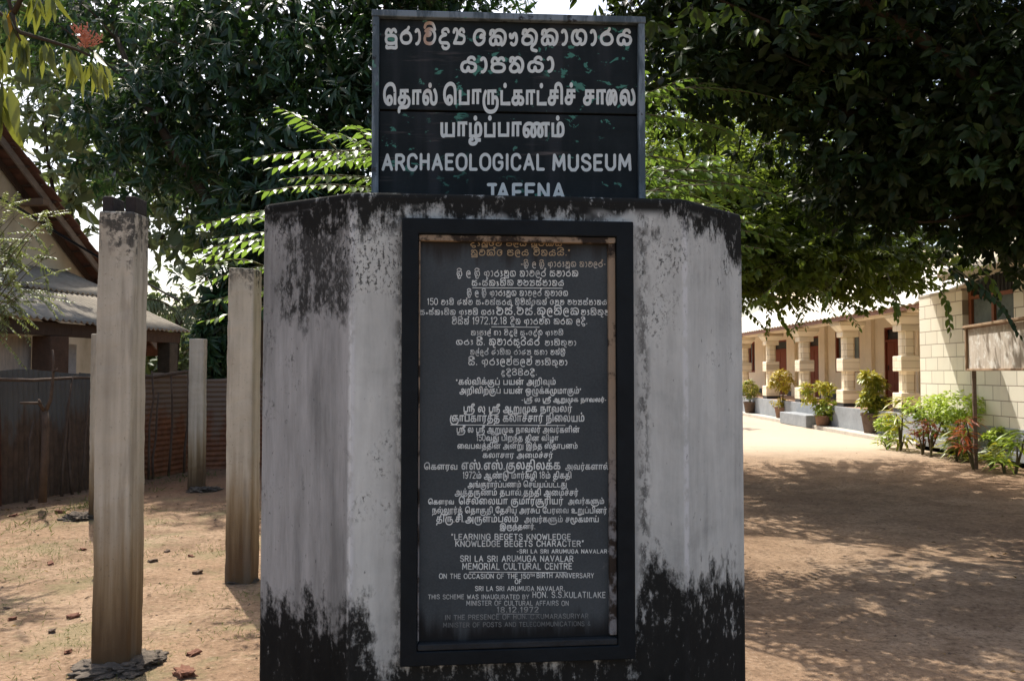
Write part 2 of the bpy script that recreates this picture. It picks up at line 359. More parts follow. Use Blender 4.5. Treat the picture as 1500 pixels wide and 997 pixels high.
o = MB(); o.tube([(-.06, -1.95, 3.28), (-.10, -2.7, 3.35), (-.10, -4.5, 3.5)], .012, 6); o.build('conduit', M_CONC, ann)

# ---------------------------------------------------------------- notice board
NBa = Vector((7.72, 14.45, 0)); NBb = Vector((7.0, 10.6, 0)); nbd = (NBb-NBa).normalized(); nbL = (NBb-NBa).length
nb = thing('notice_board', 'weathered blank notice board in a wooden frame on thin posts before the annex', 'notice board', NBa, math.atan2(nbd.y, nbd.x))
nm = NT('peeling_board_paint', .85, .2); q = nm.map(nm.obj(), (9, 9, 1)); st_ = nm.noise(q, 1.4, 6, .7)
nm.col(nm.mix(nm.step(nm.noise(nm.obj(), 5, 6, .7), .5, .62), nm.ramp(st_, [(.35, (.40, .34, .28)), (.65, (.62, .56, .48))]), (.70, .68, .63))); nm.bump(st_, .3, .01)
o = MB()
for q in range(8): o.box(.06+q*(nbL-.12)/8+.003, .06+(q+1)*(nbL-.12)/8-.003, -.012, .012, 1.66, 2.32)
o.build('board', nm.m, nb)
M_TAN = simple('tan_frame_wood', (.36, .25, .16), .8, .25, 4, .3, .2, (4, 4, 1))
o = MB(); o.box(0, .06, -.05, .05, 1.62, 2.34); o.box(nbL-.06, nbL, -.05, .05, 1.62, 2.34); o.box(.061, nbL-.061, -.05, .05, 1.62, 1.659); o.box(-.03, nbL+.03, -.07, .07, 2.342, 2.385)
o.build('frame', M_TAN, nb, bevel=.006)
for xx in (.12, nbL-.2): MB().box(xx, xx+.055, .015, .07, -.2, 1.62).build('post', M_WOOD, nb)

# ---------------------------------------------------------------- old house on the left
hd = Vector((.17, .985, 0)).normalized()
hs = thing('old_house', 'old cream gabled house with a clay tile roof and a lean-to behind the tin fence', 'house', (-6.87, 17.9, 0), math.atan2(hd.y, hd.x))
M_OLDW = NT('stained_limewash', .9, .15)
_n = M_OLDW; _c = _n.noise(_n.map(_n.obj(), (1, 1, .5)), 1.1, 6, .65)
_n.col(_n.ramp(_c, [(.3, (.36, .31, .21)), (.55, (.56, .50, .37)), (.8, (.64, .59, .46))])); _n.bump(_n.noise(_n.obj(), 14, 4), .2, .01); M_OLDW = _n.m
M_ASB = simple('weathered_cement_sheet', (.33, .29, .235), .95, .35, 2.2, .5)
M_TILE = simple('clay_roof_tile', (.125, .062, .043), .85, .45, 5, .5)
M_TIMB = simple('dark_timber', (.075, .05, .036), .85, .4, 5, .4, .2, (8, 1, 1))
rid_x = -4.6; slope = .73; ez = lambda x: 3.40+(1.26-x)*slope
wy = 2.85
g = [(-9.5, 0), (2.2, 0), (2.2, ez(2.2)-.12), (rid_x, ez(rid_x)-.12), (-9.5, ez(rid_x)-.12-(rid_x+9.5)*slope)]
o = MB(); o.prism(g, wy, wy+.25, lambda a, b, c: (a, c, b)); o.build('wall', M_OLDW, hs)
o = MB()
for sx in (1, -1):
    n = 26
    for i in range(n):     # courses of tiles, each lipped over the one below
        t0 = i*.30; xa = rid_x+sx*t0; xb = rid_x+sx*(t0+.34); za = ez(rid_x)-t0*slope+.03; zb = ez(rid_x)-(t0+.34)*slope+.055
        jit = .035*math.sin(i*2.7); y0 = wy-.62+jit; y1 = wy+7
        v = [(xa, y0, za), (xb, y0, zb), (xb, y1, zb), (xa, y1, za), (xa, y0, za+.03), (xb, y0, zb+.03), (xb, y1, zb+.03), (xa, y1, za+.03)]
        o.add(v, [(0,1,2,3),(7,6,5,4),(0,4,5,1),(1,5,6,2),(2,6,7,3),(3,7,4,0)])
rt = o.build('roof', M_TILE, hs)
for i in range(20):
    t0 = .15+i*.38; xa = rid_x+t0; za = ez(rid_x)-t0*slope
    MB().box(xa-.025, xa+.025, wy-.56, wy+.0, za-.035, za+.0).build('batten', M_TIMB, rt)
for dy, dz, nme in ((-.50, .0, 'bargeboard'), (-.10, 0, 'bargeboard')):
    a = Vector((rid_x, wy+dy, ez(rid_x)-.03)); b = Vector((2.7, wy+dy, ez(2.7)-.03)); o = MB()
    v = [a, b, b-Vector((0, 0, .16)), a-Vector((0, 0, .16))]; v = v+[q+Vector((0, .045, 0)) for q in v]
    o.add(v, [(0,1,2,3),(7,6,5,4),(0,4,5,1),(1,5,6,2),(2,6,7,3),(3,7,4,0)]); o.build(nme, simple('grey_bargeboard', (.20, .165, .135), .85, .3, 4, .4, .2, (1, 6, 6)) if dy < -.3 else M_TIMB, rt)
for xx in (-1.35, .9):
    o = MB(); zz = ez(xx)-.24; o.box(xx-.09, xx+.09, wy-.60, wy, zz-.13, zz); o.build('purlin', M_WOOD, rt)
# lean-to: two laps of corrugated sheet
def corr(x0, x1, y0, z0, y1, z1, pit=.15, amp=.026, dz=0):
    xs = np.arange(x0, x1+.001, pit/8); k = 5; v = []; f = []
    for x in xs:
        for j in range(k):
            t = j/(k-1); v.append((x, y0+(y1-y0)*t, z0+(z1-z0)*t+amp*math.sin(x*2*PI/pit)+dz+.018*math.sin(x*.8+t)))
    for i in range(len(xs)-1):
        for j in range(k-1): q = i*k+j; f.append((q, q+k, q+k+1, q+1))
    return MB().add(v, f)
lt = corr(-9.5, .02, -.12, 2.46, 1.55, 3.165).build('lean_to_roof', M_ASB, hs, True); m_ = lt.modifiers.new('t', 'SOLIDIFY'); m_.thickness = .012
l2 = corr(-9.5, .05, 1.42, 3.155, 2.84, 3.74, dz=.02).build('upper_lap', M_ASB, lt, True); m_ = l2.modifiers.new('t', 'SOLIDIFY'); m_.thickness = .012
o = MB(); o.box(-9.5, -.15, .02, .14, 2.2, 2.42); o.build('eave_beam', M_TIMB, hs, bevel=.01)
o = MB()
for i in range(9): o.box(-9+i*1.08, -8.92+i*1.08, .15, 2.8, 2.33, 2.41, Matrix.Translation((0, .15, 2.37)) @ Matrix.Rotation(R(23), 4, 'X') @ Matrix.Translation((0, -.15, -2.37)))
o.build('rafter', M_TIMB, hs)
M_BRK = simple('old_brick_pier', (.11, .065, .042), .9, .4, 6, .5)
MB().box(-4.0, -3.55, .0, .35, 0, 2.2).build('pier', M_BRK, hs, bevel=.02)
MB().box(-.55, -.25, .0, .28, 0, 2.2).build('pier', simple('mossy_pier', (.07, .06, .045), .9, .4, 6, .4), hs, bevel=.02)
M_PLK = simple('raw_plank', (.62, .52, .42), .85, .3, 3, .3, .2, (6, 1, 1))
o = MB()
for i in range(6): o.box(-9.4+i*.92, -8.5+i*.92, .42+.02*(i % 2), .45+.02*(i % 2), .0, 2.18)
o.build('wall_panel', M_PLK, hs)
o = MB()
for i in range(3): o.box(-3.45+i*.26, -3.22+i*.26, .5+.03*(i % 2), .53+.03*(i % 2), .0, 2.1)
o.build('plank', simple('grey_plank', (.36, .37, .38), .85, .25, 3, .3), hs)
o = MB(); o.tube([at(-60, 262, 12.5), at(20, 300, 13), at(90, 345, 13.6), at(150, 380, 14.2), at(262, 440, 17.5)], .022, 6)
cb_ = o.build('electric_cable', M_DARK, None); tag(cb_, 'black cable sagging past the cream gable of the old house', 'cable')

# ---------------------------------------------------------------- tin sheet fence
def tin(name, base, rust, lo, hi, rustbias):
    n = NT(name, .65, .3); p = n.shifted(); z = n.sep(n.obj())[2]
    a = n.noise(n.map(p, (2.2, 2.2, .7)), 1.7, 6, .7); k = n.math('ADD', n.math('MULTIPLY', a, .8), n.step(z, lo, hi, rustbias, -.12))
    c = n.mix(n.step(k, .40, .58), base, n.ramp(n.noise(p, 9, 5, .7), [(.3, tuple(q*.45 for q in rust)), (.7, rust)]))
    n.col(c); n.bump(n.noise(p, 22, 4), .2, .01); return n.m
M_TINB = tin('blue_grey_tin', (.105, .10, .09), (.13, .08, .05), .5, 1.5, .32)
M_TINR = tin('rusty_tin', (.19, .13, .09), (.26, .105, .05), .2, 1.6, .24)
M_TIND = tin('dark_rust_tin', (.07, .045, .035), (.10, .032, .015), .2, 1.6, .3)
M_STK = simple('bare_stick', (.10, .068, .048), .9, .4, 8, .4)
FA = Vector((-6.75, 8.3, 0)); FB = Vector((-5.15, 13.9, 0)); FC = Vector((-2.2, 15.0, 0))
fn = thing('tin_fence', 'patched tin sheet fence, blue grey and rusty, propped with crooked sticks', 'fence', FA)
def fsheet(a, b, h, vert, m, tilt=0., off=0., pit=.08, amp=.011):
    a = Vector(a); b = Vector(b); d = (b-a); Ln = d.length; d.normalize(); nn = Vector((d.y, -d.x, 0)); v = []; f = []
    nu = int(Ln/(pit/6 if vert else .2))+2; nv = 2+int(h/(.2 if vert else pit/6)); rr = random.Random(int(a.x*100+b.y*77))
    for i in range(nu):
        for j in range(nv):
            s, t = i/(nu-1)*Ln, j/(nv-1)*h
            w_ = amp*math.sin(2*PI*(s if vert else t)/pit)+.03*mnoise.noise(Vector((s*1.3, t*1.3, a.y)))
            q = a+d*s+nn*(w_+off-tilt*t)+Vector((0, 0, t+(.02*math.sin(s*5+a.y*3) if j == nv-1 else 0))); v.append(q-FA)
    for i in range(nu-1):
        for j in range(nv-1): q = i*nv+j; f.append((q, q+nv, q+nv+1, q+1))
    return MB().add(v, f).build('sheet', m, fn, True)
def fp(t): return FA.lerp(FB, t)
def fq(t): return FB.lerp(FC, t)
fsheet(fp(-.1), fp(.36), 1.86, True, M_TIND, .05, .06)
fsheet(fp(.35), fp(.475), 1.62, True, M_TINB, .04, .0); fsheet(fp(.47), fp(.59), 1.60, True, M_TINB, .06, .02); fsheet(fp(.585), fp(.70), 1.60, True, M_TINB, .05, .0)
fsheet(fp(.695), fp(.84), 1.55, False, M_TINR, .03, .02); fsheet(fp(.835), fp(1.0), 1.58, False, M_TINR, .03, .0)
fsheet(fq(0), fq(.33), 1.5, False, M_TINR, .02, .02); fsheet(fq(.32), fq(.66), 1.45, False, M_TINR, .02, 0); fsheet(fq(.65), fq(1), 1.45, False, M_TIND, .02, .02)
rs = random.Random(5)
def stick(path, r0, r1, nme='stake'):
    n = len(path); pp = [Vector(q)-FA for q in path]
    return MB().tube(pp, [r0+(r1-r0)*i/(n-1) for i in range(n)], 6).build(nme, M_STK, fn, True)
fn_n = Vector((.96, -.27, 0))
for t, hh, ln in ((.30, 1.7, .1), (.41, 1.0, .14), (.455, 1.2, -.05), (.50, 1.55, .16), (.535, 1.2, -.1), (.56, 1.5, .18), (.60, 1.2, .1), (.64, 1.5, .12), (.73, 1.5, .1), (.79, 1.62, .06), (.80, 1.3, .16), (.87, 1.55, .02), (.93, 1.6, .05), (.99, 1.6, .1)):
    b_ = fp(t)+fn_n*.12
    stick([b_+Vector((rs.uniform(-.02, .02)+ln*.9*k*hh*.25, ln*k*hh*.5+rs.uniform(-.03, .03), hh*k)) for k in (0, .25, .5, .75, 1)], .022, .013)
for t in (.2, .5, .8): b_ = fq(t)-Vector((0, .12, 0)); stick([b_+Vector((rs.uniform(-.05, .05), 0, z)) for z in (0, .5, 1, 1.6)], .03, .02)
yb = at(62, 735, 9.9); yb.z = 0
Yp = [at(62, 735, 9.9), at(66, 660, 9.9), at(68, 620, 9.9), at(66, 602, 9.9)]
stick(Yp, .05, .035)
stick([at(66, 604, 9.9), at(74, 585, 9.9), at(77, 560, 9.9), at(79, 530, 9.9), at(77, 512, 9.9)], .024, .010, 'branch'); stick([at(78, 545, 9.9), at(84, 540, 9.85)], .011, .007, 'branch')
stick([at(66, 604, 9.9), at(60, 594, 9.85), at(56, 590, 9.8), at(30, 590, 9.6)], .022, .012, 'branch'); stick([at(60, 594, 9.85), at(57, 585, 9.8)], .018, .012, 'branch')
stick([fp(.30)+fn_n*.13+Vector((0, 0, 1.52)), fp(.42)+fn_n*.12+Vector((0, 0, 1.50)), fp(.55)+fn_n*.12+Vector((0, 0, 1.53)), fp(.70)+fn_n*.13+Vector((0, 0, 1.5))], .022, .018, 'rail')
stick([fp(.70)+fn_n*.1+Vector((0, 0, 1.56)), fp(.80)+fn_n*.1+Vector((0, 0, 1.53)), fp(.92)+fn_n*.1+Vector((0, 0, 1.60)), fp(1.0)+fn_n*.1+Vector((0, 0, 1.64))], .03, .03, 'rail')

# ---------------------------------------------------------------- concrete posts
def post_mat():
    n = NT('weathered_concrete_post', .9, .2); p = n.shifted(); z = n.sep(n.obj())[2]
    v = n.noise(n.map(p, (14, 14, .6)), 1, 6, .6); b = n.noise(p, 3, 5, .6); f = n.noise(p, 60, 3, .6)
    c = n.ramp(n.math('ADD', n.math('MULTIPLY', v, .6), n.math('MULTIPLY', b, .4)), [(.33, (.33, .292, .225)), (.55, (.52, .465, .365)), (.75, (.63, .57, .46))])
    low = n.math('ADD', z, n.math('MULTIPLY', n.math('SUBTRACT', v, .5), 1.1))
    c = n.mix(n.step(low, 1.05, .4, 0, .85), c, (.25, .17, .08))
    c = n.mix(n.step(low, .66, .12, 0, .9), c, (.085, .05, .025))
    tz = n.math('ADD', z, n.math('MULTIPLY', n.math('SUBTRACT', v, .5), 1.0))
    c = n.mix(n.math('MULTIPLY', n.step(tz, 2.18, 2.40), n.step(n.noise(p, 22, 4, .7), .40, .56, 0, .9)), c, (.03, .03, .028))
    c = n.mix(n.step(n.noise(n.map(p, (1, 1, .12)), 9, 4, .6), .56, .68, 0, .4), c, (.17, .145, .11))
    c = n.mix(n.step(f, .62, .72, 0, .4), c, (.12, .10, .08))
    n.col(c); n.bump(n.math('ADD', f, n.math('MULTIPLY', v, .6)), .35, .006); return n.m
M_POST = post_mat(); M_MORT = simple('crumbled_mortar', (.10, .08, .062), .95, .6, 9, 1.)
PG = 'concrete posts standing in the yard on the left'
def rubble(seed, r=.3, h=.12):
    me = bmesh.new(); bmesh.ops.create_icosphere(me, subdivisions=5, radius=1)
    for v in me.verts:
        k = 1+.35*mnoise.noise(v.co*1.6+Vector((seed, 0, 0)))+.28*mnoise.noise(v.co*4+Vector((0, seed, 0)))+.22*mnoise.noise(v.co*9)+.12*mnoise.noise(v.co*20)
        v.co = Vector((v.co.x*r*k, v.co.y*r*k*.9, max(-.05, v.co.z*h*k)))
    m = bpy.data.meshes.new('mortar_heap'); me.to_mesh(m); me.free(); return m
posts = [(-2.172, 4.75, 2.485, 'tall concrete post nearest the camera, with two dark iron cleats on top', .197),
         (-2.07, 6.6, 2.40, 'tan concrete post close beside the memorial block, flat topped', .20),
         (-4.47, 9.35, 2.02, 'concrete post half hidden behind the cleated post in front of the tin fence', .2),
         (-4.32, 11.75, 2.06, 'short far concrete post under the mango trunk, green stained at the foot', .2)]
for i, (x, y, h, lab, wd) in enumerate(posts):
    pr = thing('concrete_post', lab, 'post', (x, y, 0), R((0, -1.5, 2, 8)[i]), PG); hw = wd/2
    o = MB(); v = []; pj = random.Random(i)
    for z in np.linspace(-.1, h, 44): v += [(sx*hw+.003*math.sin(z*3)+pj.uniform(-.0022, .0022), sy*hw+pj.uniform(-.0022, .0022), z+(pj.uniform(-.008, .002) if z == h else 0)) for sx, sy in ((-1,-1),(1,-1),(1,1),(-1,1))]
    f = [(3,2,1,0), tuple(range(43*4, 176))]
    for k in range(43):
        for j in range(4): f.append((k*4+j, k*4+(j+1) % 4, k*4+4+(j+1) % 4, k*4+4+j))
    o.add(v, f).build('shaft', M_POST, pr, bevel=.012)
    mh = link_mesh('mortar_heap', rubble(i*3.1, (.22, .13, .2, .22)[i], (.045, .025, .08, .05)[i]), M_MORT, pr, True); mh.location = ((.05, 0, -.2, .12)[i], (-.02, 0, -.05, -.1)[i], .0)
    if i == 0:
        M_IRON = simple('blackened_timber', (.028, .022, .02), .8, .5, 9, .4)
        for sx in (-.088, .038): MB().box(sx, sx+.058, -.075, .075, h-.004, h+.085).build('cleat', M_IRON, pr, bevel=.006)
        MB().box(-.0295, .0375, -.03, .03, h-.004, h+.014).build('cleat', M_IRON, pr)
# outlines of the rounded script: number: (advance, [contour, ...]), a contour being dx, dy, on-curve, dx, dy, ...
TAM = {
 1:(1121,[[321,-124,1,-97,0,0,-130,47,0,-65,83,0,0,54,1,0,25,0,22,48,0,23,16,1,13,9,0,30,12,0,49,6,0,40,0,1,747,0,1,3,-72,1,-739,0,1,-31,0,0,-33,-2,0,-16,-6,0,-8,-6,1,-15,-12,0,0,-22,1,0,-49,0,106,-58,0,107,0,1,17,0,1,101,0,0,145,47,0,95,82,0,24,52,1,4,19,1,9,25,0,8,51,0,0,26,1,0,58,0,-40,104,0,-83,71,0,-65,10,1,-13,2,0,-23,1,0,-13,0,1,-31,0,0,-52,-22,0,-31,-44,0,0,-34,1,0,-37,0,45,-51,0,41,0,1,38,0,0,45,47,0,0,44,1,0,33,0,-21,53,0,-26,24,1,57,17,1,18,-15,0,31,-40,0,19,-49,0,0,-27,1,0,-35,0,-21,-57,0,-42,-41,0,-61,-22,0,-39,0,1,-45,0,0,-74,34,0,-44,68,0,0,50,1,0,62,0,58,76,0,93,35,0,52,0,1,77,0,0,117,-52,0,79,-90,0,40,-112,0,0,-60,1,0,-27,0,-6,-51,0,-6,-24,1,-6,-22,1,-28,-82,0,-131,-112,0,-185,-58,0,-112,0,1],[947,-154,1,0,708,1,86,0,1,0,-708,1]]),
 2:(1313,[[321,-124,1,-97,0,0,-130,47,0,-65,83,0,0,54,1,0,25,0,22,48,0,23,16,1,13,9,0,30,12,0,49,6,0,40,0,1,747,0,1,3,-72,1,-739,0,1,-31,0,0,-33,-2,0,-16,-6,0,-8,-6,1,-15,-12,0,0,-22,1,0,-49,0,106,-58,0,107,0,1,17,0,1,101,0,0,145,47,0,95,82,0,24,52,1,4,19,1,9,25,0,8,51,0,0,26,1,0,58,0,-40,104,0,-83,71,0,-65,10,1,-13,2,0,-23,1,0,-13,0,1,-31,0,0,-52,-22,0,-31,-44,0,0,-34,1,0,-37,0,45,-51,0,41,0,1,38,0,0,45,47,0,0,44,1,0,33,0,-21,53,0,-26,24,1,57,17,1,18,-15,0,31,-40,0,19,-49,0,0,-27,1,0,-35,0,-21,-57,0,-42,-41,0,-61,-22,0,-39,0,1,-45,0,0,-74,34,0,-44,68,0,0,50,1,0,62,0,58,76,0,93,35,0,52,0,1,77,0,0,117,-52,0,79,-90,0,40,-112,0,0,-60,1,0,-27,0,-6,-51,0,-6,-24,1,-6,-22,1,-28,-82,0,-131,-112,0,-185,-58,0,-112,0,1],[922,-321,1,-130,0,0,-144,87,0,0,80,1,0,29,0,29,51,0,61,33,0,46,0,1,26,0,0,56,-11,0,25,-10,1,-14,-65,1,-22,7,0,-45,10,0,-20,0,1,-31,0,0,-34,-24,0,0,-23,1,0,-24,0,37,-42,0,88,-26,0,76,0,1,7,0,1,86,0,0,131,43,0,75,84,0,0,59,1,0,44,0,-50,50,0,-44,0,1,-32,0,0,-49,-17,0,-17,-13,1,0,69,1,20,12,0,54,18,0,38,0,1,41,0,0,75,-36,0,48,-73,0,0,-56,1,0,-76,0,-92,-116,0,-171,-64,0,-118,0,1],[947,-124,1,0,678,1,86,0,1,0,-678,1]]),
 3:(1126,[[256,-321,1,-65,0,0,-93,45,0,-49,84,0,0,58,1,0,71,0,73,108,0,61,36,1,59,35,0,154,35,0,83,0,1,80,0,0,131,-27,0,50,-24,1,57,-27,0,76,-75,0,37,-87,0,0,-45,1,0,-87,0,-109,-100,0,-103,0,1,-70,0,0,-133,39,0,-62,39,1,-52,25,0,-98,86,0,-83,107,0,-29,55,1,-46,83,0,-49,169,0,0,97,1,0,87,0,59,166,0,121,132,0,185,79,0,126,0,1,123,0,0,177,-68,0,58,-68,1,38,-45,0,50,-110,0,25,-139,0,0,-91,1,0,-322,1,-86,0,1,0,272,1,0,96,0,-22,150,0,-48,113,0,-39,40,1,-47,49,0,-134,48,0,-95,0,1,-84,0,0,-147,-51,0,-111,-100,0,-63,-146,0,0,-96,1,0,-62,0,18,-103,0,36,-94,0,25,-49,1,23,-49,0,78,-102,0,104,-90,0,60,-32,1,43,-24,0,89,-19,0,51,0,1,74,0,0,61,67,0,0,53,1,0,51,0,-62,84,0,-49,25,1,-48,25,0,-121,23,0,-63,0,1,-88,0,0,-131,-35,0,-42,-28,1,-44,-29,0,-42,-75,0,0,-40,1,0,-55,0,63,-66,0,71,0,1,44,0,0,80,13,0,39,22,1,62,28,0,104,96,0,75,116,0,16,57,1,14,41,0,13,83,0,0,43,1,0,72,0,-39,99,0,-62,58,0,-34,11,1,-50,5,1,-7,1,0,-19,1,0,-9,0,1,-36,0,0,-57,-21,0,-34,-44,0,0,-33,1,0,-37,0,45,-50,0,41,0,1,37,0,0,46,47,0,0,43,1,0,32,0,-24,54,0,-26,27,1,80,-5,1,14,-14,0,21,-37,0,13,-43,0,0,-24,1,0,-43,0,-38,-67,0,-72,-38,0,-53,0,1,-45,0,0,-74,38,0,-44,70,0,0,46,1,0,57,0,59,75,0,102,36,0,63,0,1,96,0,0,128,-78,0,65,-140,0,0,-94,1,0,-44,0,-18,-118,0,-25,-57,1,-22,-61,0,-71,-106,0,-92,-86,0,-54,-31,1,-64,-34,0,-132,-38,0]]),
 4:(1067,[[298,566,1,107,0,0,134,-59,0,63,-99,0,0,-59,1,0,-58,0,-42,-77,0,-78,-47,0,-108,-25,0,-65,-7,1,-80,-8,1,-55,-5,0,-28,-14,0,0,-13,1,0,-12,0,17,-11,0,19,0,1,868,0,1,0,-72,1,-859,0,1,-47,0,0,-57,25,0,-25,43,0,0,26,1,0,30,0,32,42,0,72,26,0,60,6,1,77,7,1,91,9,0,91,43,0,31,60,0,0,32,1,0,42,0,-43,64,0,-83,39,0,-60,2,1,-28,1,1,-11,0,0,-23,0,0,-5,0,1,-54,0,0,-73,-48,0,0,-50,1,0,-37,0,42,-50,0,44,0,1,38,0,0,45,47,0,0,43,1,0,29,0,-21,55,0,-26,24,1,60,17,1,18,-14,0,29,-41,0,18,-50,0,0,-30,1,0,-65,0,-83,-83,0,-80,0,1,-48,0,0,-73,38,0,-42,70,0,0,46,1,0,57,0,62,75,0,109,36,0]]),
 5:(801,[[249,-12,1,-53,0,0,-88,52,0,-51,111,0,0,88,1,0,77,0,50,114,0,43,38,1,32,29,0,82,38,0,112,19,0,75,0,1,57,0,1,0,-72,1,-69,0,1,-64,0,0,-86,-15,0,-55,-26,0,-20,-18,1,-38,-34,0,-40,-96,0,0,-61,1,0,-64,0,31,-78,0,53,-34,0,33,0,1,27,0,0,39,23,0,21,44,0,0,32,1,0,50,0,-52,53,0,-41,0,1,-40,0,0,-70,-42,0,-29,-32,1,-15,64,1,30,35,0,89,45,0,49,0,1,72,0,0,89,-88,0,0,-75,1,0,-55,0,-42,-80,0,-77,-42,0],[528,0,1,0,482,1,-36,0,1,2,72,1,290,0,1,0,-72,1,-170,0,1,0,-482,1]]),
 6:(985,[[766,64,1,-42,0,0,-71,28,0,-42,62,0,0,49,1,0,23,0,13,56,0,16,17,1,12,-4,1,-53,-29,0,-52,-82,0,0,-50,1,0,-36,0,20,-55,0,19,-20,1,20,-21,0,55,-27,0,79,-12,0,56,0,1,80,0,1,0,-71,1,-86,0,1,-52,0,0,-60,8,0,-22,6,1,-71,20,0,-83,67,0,-36,86,0,0,47,1,0,49,0,39,86,0,73,72,0,49,25,1,81,-39,1,-12,-25,0,-13,-45,0,0,-28,1,0,-35,0,33,-51,0,49,0,1,28,0,0,36,29,0,19,50,0,0,31,1,0,77,0,-86,110,0,-155,58,0,-104,0,1,-92,0,0,-144,-33,0,-97,-64,0,-24,-46,1,-11,-42,1,-1,-10,0,-3,-18,0,0,-9,1,0,-45,0,28,-61,0,49,-30,0,31,0,1,35,0,0,42,46,0,0,43,1,0,44,0,-47,47,0,-39,0,1,-28,0,0,-54,-27,0,-23,-23,1,18,86,1,23,17,0,57,17,0,27,0,1,44,0,0,67,-36,0,37,-68,0,0,-49,1,0,-51,0,-39,-74,0,-73,-40,0,-52,0,1,-47,0,0,-84,47,0,-51,91,0,0,67,1,0,66,0,59,104,0,47,36,1,45,34,0,105,40,0,123,17,0,71,0,1,127,0,0,181,-69,0,56,-62,1,35,-37,0,32,-95,0,0,-47,1,0,-33,0,-15,-68,0,-38,-57,0,-64,-34,0],[409,-321,1,-54,0,0,-92,37,0,-55,78,0,0,61,1,0,40,0,29,86,0,31,38,1,74,-36,1,-25,-37,0,-22,-58,0,0,-32,1,0,-41,0,35,-46,0,55,-17,0,31,0,1,45,0,0,63,31,0,48,55,0,21,34,1,9,17,0,28,39,0,7,8,1,76,-31,1,-10,-10,0,-22,-35,0,-7,-13,1,-27,-53,0,-71,-76,0,-98,-39,0]]),
 7:(825,[[261,-12,1,-60,0,0,-96,38,0,-56,74,0,0,52,1,0,54,0,57,79,0,124,43,0,102,0,1,180,0,1,52,0,0,76,-10,0,57,-21,0,23,-18,1,26,-20,0,30,-65,0,0,-42,1,0,-76,0,-91,-84,0,-83,0,1,-23,0,0,-54,6,0,-23,7,1,19,67,1,15,-4,0,39,-6,0,19,0,1,47,0,0,49,46,0,0,48,1,0,34,0,-30,41,0,-49,20,0,-61,7,0,-31,0,1,-194,0,1,-51,0,0,-71,-12,0,-25,-14,1,-22,-13,0,-21,-37,0,0,-29,1,0,-46,0,76,-47,0,58,0,1,44,0,0,63,27,0,35,66,0,0,60,1,0,269,1,-172,0,1,0,-180,1,-79,-16,1,0,268,1,523,0,1,0,-72,1,-187,0,1,0,-256,1,0,-67,0,-23,-76,0,-21,-26,1,-31,-38,0,-97,-31,0]]),
 8:(723,[[261,-12,1,-60,0,0,-96,38,0,-56,74,0,0,52,1,0,54,0,57,79,0,124,43,0,102,0,1,351,0,1,0,-70,1,-358,0,1,-51,0,0,-71,-12,0,-25,-14,1,-22,-13,0,-21,-37,0,0,-29,1,0,-46,0,76,-47,0,58,0,1,44,0,0,63,27,0,35,67,0,0,59,1,0,269,1,-172,0,1,0,-180,1,-79,-16,1,0,268,1,523,0,1,0,-72,1,-187,0,1,0,-256,1,0,-67,0,-23,-76,0,-21,-26,1,-31,-38,0,-97,-31,0]]),
 9:(1210,[[980,319,1,54,0,0,82,-55,0,46,-105,0,0,-76,1,0,-89,0,-56,-134,0,-100,-95,0,-132,-59,0,-153,-27,0,-81,0,1,-27,0,1,-124,0,0,-183,52,0,-127,92,0,-76,120,0,-35,136,0,0,70,1,0,21,1,0,69,0,37,139,0,60,126,0,34,50,1,74,-44,1,-38,-57,0,-53,-116,0,-28,-116,0,0,-58,1,0,-13,1,0,-84,0,54,-143,0,113,-107,0,177,-60,0,124,0,1,13,0,1,96,0,0,161,39,0,117,80,0,65,124,0,0,85,1,0,54,0,-26,72,0,-49,37,0,-35,0,1,-30,0,0,-51,-25,0,-21,-15,1,1,74,1,19,14,0,59,24,0],[503,-12,1,-53,0,0,-87,52,0,-52,111,0,0,88,1,0,77,0,50,114,0,43,38,1,32,29,0,82,38,0,112,19,0,75,0,1,57,0,1,0,-72,1,-69,0,1,-64,0,0,-86,-15,0,-55,-26,0,-20,-18,1,-38,-34,0,-40,-96,0,0,-61,1,0,-62,0,30,-78,0,54,-36,0,34,0,1,26,0,0,38,23,0,22,44,0,0,32,1,0,50,0,-53,53,0,-41,0,1,-39,0,0,-70,-42,0,-29,-32,1,-15,64,1,30,35,0,88,45,0,49,0,1,73,0,0,89,-88,0,0,-75,1,0,-55,0,-42,-80,0,-77,-42,0],[782,0,1,0,482,1,-36,0,1,2,72,1,290,0,1,0,-72,1,-170,0,1,0,-482,1]]),
 10:(693,[[88,0,1,0,554,1,86,0,1,0,-482,1,502,0,1,0,-72,1]]),
